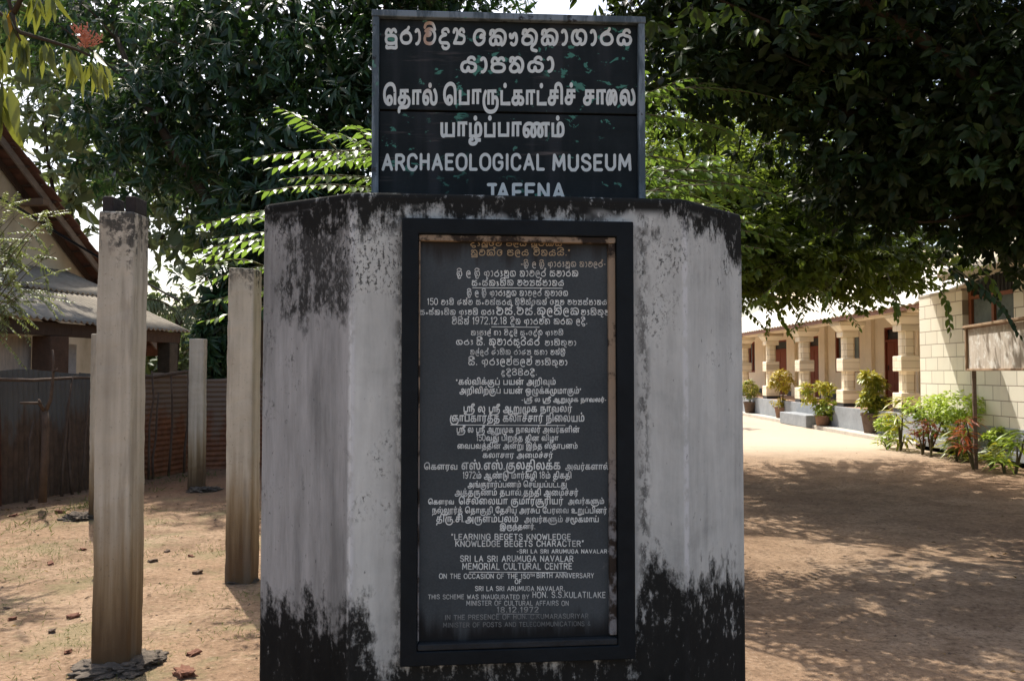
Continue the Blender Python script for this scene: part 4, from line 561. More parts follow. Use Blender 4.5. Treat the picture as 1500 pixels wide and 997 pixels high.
 43:(1013,[[249,-12,1,-53,0,0,-88,52,0,-51,113,0,0,89,1,0,81,0,48,122,0,84,81,0,109,40,0,61,0,1,48,0,0,100,-26,0,38,-38,1,28,-27,0,31,-70,0,13,-92,0,0,-61,1,0,-35,0,7,-58,0,18,-46,0,16,-18,1,15,-16,0,42,-17,0,29,0,1,33,0,0,54,32,0,32,76,0,0,67,1,0,66,0,-32,112,0,-57,93,0,-36,39,1,78,53,1,62,-79,0,72,-174,0,0,-103,1,0,-85,0,-49,-114,0,-94,-57,0,-70,0,1,-43,0,0,-71,25,0,-26,25,1,-32,30,0,-34,106,0,-1,76,1,0,36,0,-8,76,0,-24,69,0,-26,24,1,-20,18,0,-56,19,0,-41,0,1,-69,0,0,-98,-67,0,-52,-117,0,0,-76,1,0,-64,0,31,-78,0,53,-34,0,33,0,1,27,0,0,39,23,0,21,44,0,0,32,1,0,50,0,-52,53,0,-41,0,1,-40,0,0,-70,-42,0,-29,-32,1,-15,64,1,30,35,0,89,45,0,49,0,1,72,0,0,89,-88,0,0,-75,1,0,-55,0,-42,-80,0,-77,-42,0],[507,678,1,-29,0,0,-38,37,0,0,30,1,0,29,0,38,38,0,29,0,1,29,0,0,38,-38,0,0,-29,1,0,-30,0,-38,-37,0]]),
 44:(858,[[580,566,1,75,0,0,96,-77,0,46,-137,0,0,-90,1,0,-70,0,-30,-100,0,-33,-32,1,-23,-23,0,-60,-26,0,-81,-11,0,-58,0,1,-424,0,1,0,554,1,86,0,1,0,-482,1,226,0,1,0,283,1,0,62,0,23,73,0,22,25,1,23,25,0,64,26,0],[578,494,1,-17,0,0,-32,-11,0,-11,-12,1,-16,-18,0,-16,-53,0,0,-62,1,0,-266,1,47,0,1,68,0,0,76,38,0,32,86,0,0,71,1,0,64,0,-27,102,0,-57,61,0],[220,-61,1,17,0,0,37,-3,0,16,-2,1,-8,-67,1,-10,2,0,-24,1,0,-15,0,1,-37,0,0,-47,-25,0,0,-30,1,0,-27,0,39,-29,0,59,-10,0,29,0,1,25,0,1,51,0,0,68,24,0,44,44,0,15,31,1,9,17,0,18,21,0,33,11,0,31,2,1,75,-12,1,-43,-9,0,-39,-35,0,-11,-25,1,-22,-42,0,-61,-63,0,-97,-34,0,-78,0,1,-25,0,1,-46,0,0,-86,21,0,-26,18,1,-19,14,0,-29,48,0,0,34,1,0,58,0,87,67,0],[549,-166,1,-17,9,1,-37,8,0,-59,36,0,-34,64,0,-2,49,1,85,0,1,1,-29,0,19,-41,0,22,-11,1,14,-6,0,39,-7,0,31,0,1,128,0,1,0,-72,1],[430,678,1,-29,0,0,-38,37,0,0,30,1,0,29,0,38,38,0,29,0,1,29,0,0,38,-38,0,0,-29,1,0,-30,0,-38,-37,0]]),
 45:(1285,[[249,-12,1,-53,0,0,-88,52,0,-51,113,0,0,89,1,0,81,0,48,122,0,84,81,0,109,40,0,61,0,1,52,0,0,83,-29,0,67,-60,0,26,-47,1,-29,3,1,9,35,0,42,61,0,65,37,0,45,0,1,37,0,0,59,-22,0,22,-23,1,26,-27,0,26,-83,0,0,-68,1,0,-88,1,0,-55,0,16,-79,0,25,-26,1,15,-16,0,42,-17,0,28,0,1,34,0,0,54,32,0,32,76,0,0,67,1,0,66,0,-33,112,0,-56,93,0,-37,39,1,78,53,1,62,-79,0,73,-174,0,0,-103,1,0,-85,0,-49,-114,0,-94,-57,0,-70,0,1,-43,0,0,-71,25,0,-26,25,1,-21,20,0,-30,61,0,-16,81,0,0,50,1,0,38,1,0,65,0,-9,74,0,-10,22,1,-10,24,0,-36,21,0,-23,0,1,-21,0,0,-31,-18,0,-10,-13,1,-15,-19,0,-14,-53,0,0,-40,1,0,-351,1,-86,0,1,0,293,1,0,63,0,-34,75,0,-26,22,1,-28,23,0,-57,16,0,-37,0,1,-69,0,0,-98,-67,0,-52,-117,0,0,-76,1,0,-64,0,31,-78,0,53,-34,0,33,0,1,26,0,0,39,23,0,22,44,0,0,32,1,0,50,0,-52,53,0,-41,0,1,-40,0,0,-70,-42,0,-29,-32,1,-15,64,1,30,35,0,89,45,0,49,0,1,72,0,0,89,-88,0,0,-75,1,0,-55,0,-42,-80,0,-77,-42,0],[642,678,1,-29,0,0,-38,37,0,0,30,1,0,29,0,38,38,0,29,0,1,29,0,0,38,-38,0,0,-29,1,0,-30,0,-38,-37,0]]),
 46:(1062,[[499,-12,1,-61,0,0,-96,38,0,-56,74,0,0,52,1,0,54,0,57,79,0,125,43,0,101,0,1,125,0,1,87,0,0,122,-48,0,76,-82,0,35,-103,0,0,-55,1,0,-80,0,-49,-120,0,-86,-85,0,-114,-52,0,-131,-24,0,-68,0,1,-29,0,1,-106,0,0,-158,53,0,-109,91,0,-66,116,0,-30,128,0,0,63,1,0,21,1,0,82,0,40,144,0,64,125,0,35,52,1,73,-44,1,-40,-56,0,-56,-119,0,-30,-123,0,0,-62,1,0,-19,1,0,-75,0,45,-135,0,94,-105,0,150,-60,0,105,0,1,12,0,1,85,0,0,135,36,0,95,71,0,51,107,0,0,71,1,0,75,0,-62,96,0,-109,46,0,-69,0,1,-124,0,1,-51,0,0,-71,-12,0,-25,-14,1,-22,-13,0,-21,-37,0,0,-29,1,0,-46,0,76,-47,0,58,0,1,44,0,0,63,27,0,35,67,0,0,59,1,0,269,1,-172,0,1,0,-180,1,-79,-16,1,0,268,1,523,0,1,0,-72,1,-187,0,1,0,-256,1,0,-67,0,-23,-76,0,-21,-26,1,-31,-38,0,-97,-31,0]]),
 47:(867,[[261,-12,1,-60,0,0,-96,38,0,-56,74,0,0,52,1,0,54,0,57,79,0,124,43,0,102,0,1,511,0,1,0,-70,1,-518,0,1,-51,0,0,-71,-12,0,-25,-14,1,-22,-13,0,-21,-37,0,0,-29,1,0,-46,0,76,-47,0,58,0,1,44,0,0,63,27,0,35,67,0,0,59,1,0,269,1,-172,0,1,0,-180,1,-79,-16,1,0,268,1,523,0,1,0,-72,1,-187,0,1,0,-256,1,0,-67,0,-23,-76,0,-21,-26,1,-31,-38,0,-97,-31,0],[632,0,1,0,275,1,83,-8,1,0,-267,1]]),
 48:(1195,[[1034,174,1,40,0,0,65,-39,0,39,-75,0,0,-55,1,0,-70,0,-57,-107,0,-101,-77,0,-134,-49,0,-156,-23,0,-83,0,1,-22,0,1,-150,0,0,-204,72,0,-65,58,1,-75,67,0,-63,174,0,0,85,1,0,25,1,0,82,0,40,140,0,64,120,0,34,52,1,74,-44,1,-40,-55,0,-56,-116,0,-30,-118,0,0,-61,1,0,-19,1,0,-78,0,51,-139,0,112,-107,0,182,-61,0,130,0,1,15,0,1,80,0,0,137,20,0,110,40,0,78,60,0,41,79,0,0,50,1,0,47,0,-46,56,0,-38,0,1,-21,0,0,-37,-16,0,-16,-11,1,0,63,1,18,12,0,52,18,0],[498,-12,1,-60,0,0,-96,38,0,-56,74,0,0,52,1,0,54,0,57,79,0,125,43,0,101,0,1,512,0,1,0,-70,1,-519,0,1,-51,0,0,-71,-12,0,-25,-14,1,-22,-13,0,-21,-37,0,0,-29,1,0,-46,0,77,-47,0,57,0,1,44,0,0,63,27,0,35,67,0,0,59,1,0,269,1,-172,0,1,0,-180,1,-79,-16,1,0,268,1,523,0,1,0,-72,1,-187,0,1,0,-256,1,0,-67,0,-23,-76,0,-21,-26,1,-31,-38,0,-97,-31,0],[869,0,1,0,275,1,83,-8,1,0,-267,1]]),
 49:(1015,[[424,-297,1,-82,0,0,-131,68,0,-92,131,0,-48,190,0,0,122,1,0,28,1,0,121,0,48,193,0,89,144,0,121,95,0,146,48,0,82,0,1,82,0,0,121,-42,0,44,-38,1,35,-29,0,48,-75,0,28,-94,0,13,-116,0,0,-72,1,0,-377,1,-86,0,1,0,334,1,0,84,0,-16,147,0,-48,116,0,-48,36,1,-31,24,0,-87,27,0,-58,0,1,-60,0,0,-116,-38,0,-100,-79,0,-77,-127,0,-44,-178,0,0,-117,1,0,-117,0,36,-171,0,69,-110,0,98,-53,0,61,0,1,59,0,0,86,36,0,55,70,0,27,102,0,0,67,1,0,73,0,-26,85,0,-49,36,0,-35,0,1,-30,0,0,-52,-25,0,-20,-15,1,1,74,1,18,14,0,59,24,0,39,0,1,54,0,0,83,-54,0,46,-113,0,0,-90,1,0,-101,0,-47,-138,0,-85,-83,0,-113,-37,0],[355,0,1,0,554,1,87,0,1,0,-554,1]]),
 50:(1091,[[261,-12,1,-60,0,0,-96,38,0,-56,74,0,0,53,1,0,53,0,57,79,0,124,43,0,102,0,1,154,0,1,67,0,0,107,-35,0,76,-69,0,40,-101,0,0,-65,1,0,-42,0,-18,-75,0,-16,-31,1,-25,-61,1,-38,-55,0,-116,-76,0,-154,-39,0,-96,0,1,-13,0,1,-70,0,0,-120,31,0,-72,68,0,0,55,1,0,22,0,16,32,0,15,10,1,14,10,0,38,9,0,43,0,1,771,0,1,0,-72,1,-249,0,1,-66,0,1,-464,0,1,-12,0,0,-23,-7,0,0,-17,1,0,-29,0,87,-39,0,89,0,1,13,0,1,73,0,0,114,22,0,88,43,0,32,31,1,35,62,1,12,21,0,15,46,0,8,50,0,0,28,1,0,70,0,-52,90,0,-97,43,0,-66,0,1,-147,0,1,-51,0,0,-71,-12,0,-25,-14,1,-22,-13,0,-21,-37,0,0,-29,1,0,-46,0,76,-47,0,58,0,1,44,0,0,63,27,0,35,67,0,0,59,1,0,269,1,-172,0,1,0,-180,1,-79,-16,1,0,268,1,523,0,1,0,-72,1,-187,0,1,0,-256,1,0,-67,0,-23,-76,0,-21,-26,1,-31,-38,0,-97,-31,0],[917,-156,1,0,710,1,86,0,1,0,-710,1]]),
 51:(1132,[[422,-283,1,-79,0,0,-131,50,0,-93,100,0,-51,149,0,0,99,1,0,33,1,0,81,0,40,148,0,64,128,0,34,49,1,74,-44,1,-60,-80,0,-66,-192,0,0,-101,1,0,-16,1,0,-90,0,41,-125,0,72,-77,0,98,-35,0,57,0,1,81,0,0,107,51,0,58,96,0,6,67,1,84,0,1,-5,-85,0,-78,-132,0,-146,-74,0],[854,566,1,75,0,0,96,-77,0,46,-137,0,0,-90,1,0,-70,0,-30,-100,0,-33,-32,1,-23,-23,0,-60,-26,0,-81,-11,0,-58,0,1,-424,0,1,0,554,1,86,0,1,0,-482,1,226,0,1,0,283,1,0,62,0,23,73,0,22,25,1,23,25,0,64,26,0],[852,494,1,-17,0,0,-32,-11,0,-11,-12,1,-16,-18,0,-16,-53,0,0,-62,1,0,-266,1,47,0,1,68,0,0,76,38,0,32,86,0,0,71,1,0,64,0,-27,102,0,-57,61,0]]),
 52:(1232,[[517,-283,1,-108,0,0,-167,68,0,-115,132,0,-59,192,0,0,123,1,0,61,0,20,118,0,45,97,0,78,58,0,58,0,1,45,0,0,64,-38,0,35,-65,0,0,-42,1,0,-46,0,-38,-67,0,-69,-35,0,-46,0,1,-48,0,0,-83,49,0,-36,46,1,27,70,1,31,-47,0,60,-47,0,40,0,1,35,0,0,45,40,0,0,40,1,0,36,0,-37,38,0,-31,0,1,-31,0,0,-41,-42,0,-24,-67,0,-6,-38,1,-6,-35,0,-3,-66,0,0,-23,1,0,-140,0,88,-193,0,162,-100,0,109,0,1,74,0,0,101,33,0,63,64,0,28,95,0,0,62,1,82,-25,1,0,-70,0,-42,-113,0,-84,-80,0,-129,-43,0],[954,566,1,75,0,0,96,-77,0,46,-137,0,0,-90,1,0,-70,0,-30,-100,0,-33,-32,1,-23,-23,0,-60,-26,0,-81,-11,0,-58,0,1,-424,0,1,0,554,1,86,0,1,0,-482,1,226,0,1,0,283,1,0,62,0,23,73,0,22,25,1,23,25,0,64,26,0],[952,494,1,-17,0,0,-32,-11,0,-11,-12,1,-16,-18,0,-16,-53,0,0,-62,1,0,-266,1,47,0,1,68,0,0,76,38,0,32,86,0,0,71,1,0,64,0,-27,102,0,-57,61,0]]),
 53:(1051,[[820,319,1,54,0,0,82,-57,0,46,-108,0,0,-76,1,0,-107,0,-73,-152,0,-126,-95,0,-161,-45,0,-88,0,1,-20,0,1,-103,0,0,-156,51,0,-109,89,0,-67,114,0,-31,129,0,0,65,1,0,19,1,0,83,0,38,143,0,63,126,0,37,56,1,74,-44,1,-58,-85,0,-68,-176,0,0,-106,1,0,-17,1,0,-73,0,43,-133,0,93,-104,0,147,-60,0,104,0,1,11,0,1,109,0,0,163,70,0,90,143,0,0,108,1,0,57,0,-25,75,0,-49,38,0,-35,0,1,-28,0,0,-49,-22,0,-20,-14,1,0,73,1,19,14,0,56,21,0],[361,0,1,0,554,1,522,0,1,0,-72,1,-175,0,1,0,-482,1,-86,0,1,0,482,1,-175,0,1,0,-482,1]]),
 54:(1135,[[570,566,1,76,0,0,105,-76,0,54,-143,0,0,-103,1,0,-103,0,-41,-169,0,-34,-62,1,-31,-60,1,-70,-89,0,-193,-82,0,-131,0,1,-20,0,1,-62,0,0,-114,31,0,-73,68,0,0,55,1,0,22,0,16,32,0,15,10,1,14,10,0,39,9,0,43,0,1,835,0,1,0,-72,1,-330,0,1,-77,0,1,-437,0,1,-12,0,0,-23,-7,0,0,-17,1,0,-29,0,89,-39,0,88,0,1,11,0,1,89,0,0,139,45,0,56,52,1,38,62,1,27,39,0,39,102,0,21,124,0,0,71,1,0,91,0,-39,108,0,-69,48,0,-45,0,1,-26,0,0,-46,-17,0,-17,-19,1,-20,-23,0,-16,-62,0,0,-54,1,0,-319,1,-86,0,1,0,321,1,0,49,0,-10,69,0,-15,22,1,-10,15,0,-32,18,0,-23,0,1,-23,0,0,-31,-17,0,-11,-14,1,-16,-22,0,-9,-70,0,0,-44,1,0,-327,1,-86,0,1,0,341,1,0,49,0,9,66,0,24,48,0,20,20,1,21,21,0,58,21,0,37,0,1,39,0,0,60,-28,0,44,-55,0,13,-40,1,-21,7,1,11,33,0,47,53,0,73,30,0],[961,-156,1,0,710,1,86,0,1,0,-710,1]]),
 55:(1624,[[38,-167,1,0,22,0,16,32,0,15,10,1,14,10,0,39,9,0,43,0,1,946,0,1,1,-72,1,-441,0,1,-43,0,1,-472,0,1,-12,0,0,-23,-7,0,0,-17,1,0,-29,0,88,-39,0,84,0,1,13,0,1,62,0,0,111,18,0,96,43,0,38,36,1,36,61,1,13,20,0,19,45,0,6,25,1,91,-1,1,-5,-24,0,-15,-45,0,-10,-21,1,-33,-59,1,-41,-57,0,-118,-76,0,-155,-38,0,-97,0,1,-20,0,1,-61,0,0,-113,31,0,-72,68,0],[1607,554,1,0,-72,1,-174,0,1,0,-638,1,-86,0,1,0,638,1,-175,0,1,0,-638,1,-86,0,1,0,710,1],[249,-12,1,-53,0,0,-88,52,0,-51,113,0,0,89,1,0,81,0,48,122,0,84,81,0,109,40,0,61,0,1,48,0,0,100,-26,0,38,-38,1,28,-27,0,31,-70,0,13,-92,0,0,-61,1,0,-35,0,7,-58,0,18,-46,0,16,-18,1,15,-16,0,42,-17,0,29,0,1,33,0,0,54,32,0,32,76,0,0,67,1,0,66,0,-32,112,0,-57,93,0,-36,39,1,78,53,1,62,-79,0,72,-174,0,0,-103,1,0,-85,0,-49,-112,0,-94,-56,0,-70,0,1,-43,0,0,-71,22,0,-26,25,1,-32,30,0,-34,106,0,-1,76,1,0,36,0,-8,76,0,-24,69,0,-26,24,1,-20,18,0,-56,19,0,-41,0,1,-69,0,0,-98,-67,0,-52,-117,0,0,-76,1,0,-64,0,31,-78,0,53,-34,0,33,0,1,27,0,0,39,23,0,21,44,0,0,32,1,0,50,0,-52,53,0,-41,0,1,-40,0,0,-70,-42,0,-29,-32,1,-15,64,1,30,35,0,89,45,0,49,0,1,72,0,0,89,-88,0,0,-75,1,0,-55,0,-42,-80,0,-77,-42,0]]),
 56:(1483,[[1252,319,1,56,0,0,82,-56,0,45,-101,0,0,-68,1,0,-74,0,-43,-120,0,-80,-92,0,-115,-66,0,-146,-43,0,-171,-20,0,-97,0,1,-46,0,1,-160,0,0,-230,54,0,-153,94,0,-89,121,0,-37,137,0,0,68,1,0,25,1,0,65,0,35,134,0,59,125,0,34,52,1,74,-44,1,-38,-57,0,-52,-114,0,-26,-111,0,0,-53,1,0,-14,1,0,-70,0,38,-123,0,84,-100,0,138,-73,0,199,-39,0,135,0,1,23,0,1,92,0,0,156,17,0,128,34,0,98,55,0,68,74,0,34,97,0,0,60,1,0,73,0,-56,81,0,-51,0,1,-31,0,0,-54,-25,0,-20,-15,1,1,74,1,19,14,0,58,24,0],[507,-12,1,-53,0,0,-88,53,0,-51,112,0,0,90,1,0,82,0,49,121,0,86,80,0,108,40,0,58,0,1,44,0,0,70,-17,0,58,-31,0,25,-21,1,-13,-96,1,-35,44,0,-89,47,0,-63,0,1,-67,0,0,-98,-67,0,-54,-115,0,0,-73,1,0,-67,0,31,-79,0,53,-35,0,33,0,1,27,0,0,39,23,0,21,44,0,0,32,1,0,50,0,-52,53,0,-41,0,1,-40,0,0,-70,-42,0,-29,-32,1,-15,64,1,30,35,0,89,45,0,49,0,1,72,0,0,89,-88,0,0,-75,1,0,-55,0,-42,-80,0,-77,-42,0],[795,0,1,0,416,1,12,78,1,0,60,1,504,0,1,0,-72,1,-170,0,1,0,-482,1,-86,0,1,0,482,1,-174,0,1,0,-482,1]]),
 57:(1132,[[849,-46,1,36,0,0,56,-25,0,31,-47,0,0,-34,1,0,-42,0,-38,-59,0,-65,-38,0,-83,-21,0,-91,-9,0,-44,0,1,-44,0,1,-101,0,0,-169,36,0,-131,73,0,-91,109,0,-47,146,0,0,92,1,0,16,1,0,82,0,40,144,0,64,125,0,34,52,1,75,-44,1,-40,-56,0,-57,-119,0,-30,-123,0,0,-62,1,0,-19,1,0,-60,0,29,-111,0,65,-94,0,107,-71,0,156,-39,0,105,0,1,38,0,1,41,0,0,83,9,0,69,19,0,41,32,0,0,24,1,0,23,0,-30,21,0,-28,0,1,-34,0,0,-68,-33,0,-19,-14,1,0,73,1,18,12,0,72,32,0],[674,-167,1,0,175,1,85,0,1,0,-175,1],[854,566,1,75,0,0,96,-77,0,46,-137,0,0,-90,1,0,-70,0,-30,-100,0,-33,-32,1,-23,-23,0,-60,-26,0,-81,-11,0,-58,0,1,-424,0,1,0,554,1,86,0,1,0,-482,1,226,0,1,0,283,1,0,62,0,23,73,0,22,25,1,23,25,0,64,26,0],[852,494,1,-17,0,0,-32,-11,0,-11,-12,1,-16,-18,0,-16,-53,0,0,-62,1,0,-266,1,47,0,1,68,0,0,76,38,0,32,86,0,0,71,1,0,64,0,-27,102,0,-57,61,0]]),
 58:(1044,[[249,-12,1,-53,0,0,-88,53,0,-51,112,0,0,90,1,0,107,0,85,144,0,140,72,0,82,0,1,76,0,0,109,-45,0,69,-79,0,33,-103,0,0,-59,1,0,-64,0,-28,-100,0,-20,-44,1,267,0,1,0,482,1,86,0,1,0,-554,1,-441,0,1,-4,63,1,23,35,0,29,103,0,0,68,1,0,71,0,-50,100,0,-91,52,0,-62,0,1,-70,0,0,-100,-67,0,-54,-115,0,0,-73,1,0,-67,0,31,-79,0,53,-35,0,33,0,1,26,0,0,39,23,0,22,44,0,0,32,1,0,50,0,-52,53,0,-41,0,1,-40,0,0,-70,-42,0,-29,-32,1,-15,64,1,30,35,0,89,45,0,49,0,1,72,0,0,89,-88,0,0,-75,1,0,-55,0,-42,-80,0,-77,-42,0],[870,-283,1,0,316,1,86,0,1,0,-316,1]]),
 59:(1514,[[1284,362,1,50,0,0,82,-50,0,49,-99,0,0,-72,1,0,-84,0,-56,-138,0,-107,-108,0,-77,-39,1,-62,-31,0,-154,-41,0,-179,-21,0,-102,0,1,-109,0,1,-109,0,0,-157,12,0,-108,24,0,-36,16,1,-40,20,0,-34,50,0,0,31,1,0,28,0,33,50,0,76,32,0,65,0,1,48,0,0,80,-12,0,34,-8,1,-15,-72,1,-21,5,0,-49,10,0,-49,6,0,-23,0,1,-52,0,0,-41,-21,0,0,-20,1,0,-14,0,35,-28,0,91,-23,0,169,-13,0,134,0,1,44,0,1,68,0,0,124,8,0,111,16,0,98,25,0,42,17,1,117,47,0,123,161,0,0,115,1,0,78,0,-62,70,0,-46,0,1,-37,0,0,-54,-28,0,-23,-18,1,-1,77,1,26,17,0,58,25,0],[88,0,1,0,554,1,86,0,1,0,-482,1,372,0,1,0,270,1,0,48,0,9,66,0,24,48,0,20,20,1,21,21,0,58,21,0,37,0,1,37,0,0,53,-27,0,22,-29,1,0,44,1,507,0,1,0,-72,1,-175,0,1,0,-482,1,-86,0,1,0,482,1,-175,0,1,0,-482,1,-86,0,1,0,336,1,0,37,0,-12,72,0,-38,49,0,-40,0,1,-23,0,0,-31,-17,0,-11,-14,1,-16,-22,0,-9,-70,0,0,-44,1,0,-327,1],[1326,843,1,86,0,0,90,-69,0,0,-56,1,0,-63,0,-76,-61,0,-54,0,1,-59,0,0,-70,59,0,0,52,1,0,23,0,19,62,0,27,28,1,51,-22,1,-16,-19,0,-15,-39,0,0,-19,1,0,-22,0,16,-28,0,29,-13,0,18,0,1,29,0,0,31,32,0,0,25,1,0,35,0,-56,32,0,-44,0,1,-9,0,0,-21,-1,0,-9,-1,1,-77,-8,0,-72,-85,0,0,-59,1,0,-28,0,14,-45,0,12,-18,1,-84,-6,1,-9,20,0,-10,47,0,0,27,1,0,44,0,31,79,0,63,62,0,98,35,0]]),
}
# lines of lettering: outline numbers; 0 is a space, a negative number an ordinary character
TLINE = {
 'a':[26,12,24,43],
 'b':[26,15,24,53,33,7,24,33,8,25,32],
 'c':[8,24],
 'd':[17,24,44,38,15,24,11,39],
 'cl':[20],
 '15':[7,43,23,25,30,46,38,0,15,17,37,0,1,19,25,58,39],
 '16':[1,19,25,23,25,42,46,38,0,15,17,37,0,6,57,30,7,51,16,24,46,39],
 '17':[-45,59,0,20,0,59,0,2,54,51,7,0,13,24,23,20,41,-45],
 '18':[59,0,20,0,59,0,2,54,51,7,0,13,24,23,20,41],
 '19':[9,24,15,7,24,41,35,12,0,7,20,24,32,8,24,18,0,13,25,28,20,17,39],
 '20':[59,0,20,0,59,0,2,54,51,7,0,13,24,23,20,41,0,1,23,41,7,21,25,37],
 '21':[-49,-53,-48,23,50,0,15,25,19,36,12,0,12,25,14,0,23,25,22,24],
 '22':[28,23,15,23,35,12,25,37,0,1,37,54,0,3,36,12,0,45,12,24,15,14,39],
 '23':[7,20,24,8,24,18,0,1,28,16,32,8,41],
 '24a':[26,7,29,18,23],
 '24b':[5,45,-46,5,45,-46,46,20,12,25,20,30,7],
 '24c':[1,23,41,7,21,24,43],
 '25':[-49,-57,-55,-50,39,0,2,34,49,0,16,24,41,7,22,25,0,-49,-56,39,0,12,25,7,12,25],
 '26':[1,31,46,18,24,41,38,15,11,39,0,26,8,40,17,38,15,33,10,50],
 '27':[1,35,12,53,11,39,0,12,15,24,43,-44,12,36,12,25,0,1,28,16,32,8,41],
 '28b':[26,8,43,28,20,17,24,0,46,16,24,18,48,18,25,17,41],
 '28c':[1,23,41,7,56,39],
 '29':[13,43,55,41,35,0,26,12,24,46,12,25,0,27,12,8,25,17,0,1,18,47,38,0,27,15,18,28,23,0,4,54,38,15,25,14,41],
 '30a':[12,25,53,-46,8,25,-46,1,53,21,39,15,20,39],
 '30b':[1,23,41,7,56,39,0,8,52,7,16,24,40],
 '31':[3,53,36,12,14,41,-46],
}
# ---------------------------------------------------------------- lettering
# hand drawn stroke letters: (advance width, [strokes]); a stroke starting with 's' is smoothed
LAT = {
 'A':(.74,["0 0 .37 1 .74 0",".13 .34 .61 .34"]),
 'B':(.66,["0 0 0 1 .42 1 .58 .88 .58 .64 .42 .53 0 .53",".42 .53 .64 .4 .64 .13 .46 0 0 0"]),
 'C':(.66,["s.66 .8 .5 1 .2 1 0 .78 0 .22 .2 0 .5 0 .66 .2"]),
 'D':(.66,["0 0 0 1 .42 1 .66 .78 .66 .22 .42 0 0 0"]),
 'E':(.54,[".54 0 0 0 0 1 .54 1","0 .52 .46 .52"]),
 'F':(.54,["0 0 0 1 .54 1","0 .52 .46 .52"]),
 'G':(.68,["s.66 .8 .5 1 .2 1 0 .78 0 .22 .2 0 .5 0 .68 .2",".68 .2 .68 .48 .42 .48"]),
 'H':(.62,["0 0 0 1",".62 0 .62 1","0 .52 .62 .52"]),
 'I':(.1,[".05 0 .05 1"]),
 'J':(.5,["s.5 1 .5 .22 .36 0 .14 0 0 .2",".2 1 .72 1"]),
 'K':(.64,["0 0 0 1",".6 1 0 .42",".18 .58 .64 0"]),
 'L':(.5,["0 1 0 0 .5 0"]),
 'M':(.84,["0 0 .06 1 .42 .25 .78 1 .84 0"]),
 'N':(.66,["0 0 0 1 .66 0 .66 1"]),
 'O':(.74,["s.22 0 0 .24 0 .76 .22 1 .52 1 .74 .76 .74 .24 .52 0 .22 0"]),
 'P':(.6,["0 0 0 1 .42 1 .6 .86 .6 .6 .42 .46 0 .46"]),
 'R':(.64,["0 0 0 1 .42 1 .6 .86 .6 .62 .42 .48 0 .48",".34 .48 .64 0"]),
 'S':(.6,["s.58 .82 .44 1 .16 1 .02 .84 .04 .66 .2 .56 .42 .48 .58 .36 .6 .16 .44 0 .15 0 0 .18"]),
 'T':(.62,["0 1 .62 1",".31 1 .31 0"]),
 'U':(.66,["0 1 0 .22 .18 0 .48 0 .66 .22 .66 1"]),
 'V':(.7,["0 1 .35 0 .7 1"]),
 'W':(.9,["0 1 .22 0 .45 .75 .68 0 .9 1"]),
 'X':(.64,["0 0 .64 1","0 1 .64 0"]),
 'Y':(.64,["0 1 .32 .48 .64 1",".32 .48 .32 0"]),
 'Z':(.6,["0 1 .6 1 0 0 .6 0"]),
 '0':(.56,["s.18 0 0 .24 0 .76 .18 1 .38 1 .56 .76 .56 .24 .38 0 .18 0"]),
 '1':(.26,[".02 .8 .16 1 .16 0"]),
 '2':(.54,["s0 .8 .1 .97 .34 1 .52 .84 .5 .62 .28 .34 0 0","0 0 .54 0"]),
 '5':(.54,[".5 1 .06 1 .04 .56","s.04 .56 .3 .62 .54 .46 .54 .16 .36 0 .14 0 0 .14"]),
 '6':(.54,["s.5 .9 .28 1 .06 .7 0 .3 .14 .02 .4 .02 .54 .24 .48 .5 .26 .58 .04 .4"]),
 '7':(.52,["0 1 .52 1 .18 0"]),
 '8':(.54,["s.27 .54 .06 .66 .06 .9 .27 1 .48 .9 .48 .66 .27 .54 .02 .36 .04 .1 .27 0 .5 .1 .52 .36 .27 .54"]),
 '9':(.54,["s.04 .1 .26 0 .48 .3 .54 .7 .4 .98 .14 .98 0 .76 .06 .5 .28 .42 .5 .6"]),
 '.':(.12,[".06 .02 .06 .08"]), ',':(.12,[".08 .08 .02 -.14"]), '-':(.36,[".03 .46 .33 .46"]),
 '"':(.3,[".08 1.02 .05 .8",".24 1.02 .21 .8"]),
 '&':(.6,["s.6 0 .2 .6 .14 .86 .3 1 .44 .84 .3 .6 .04 .36 .06 .1 .28 0 .56 .34"]),
}
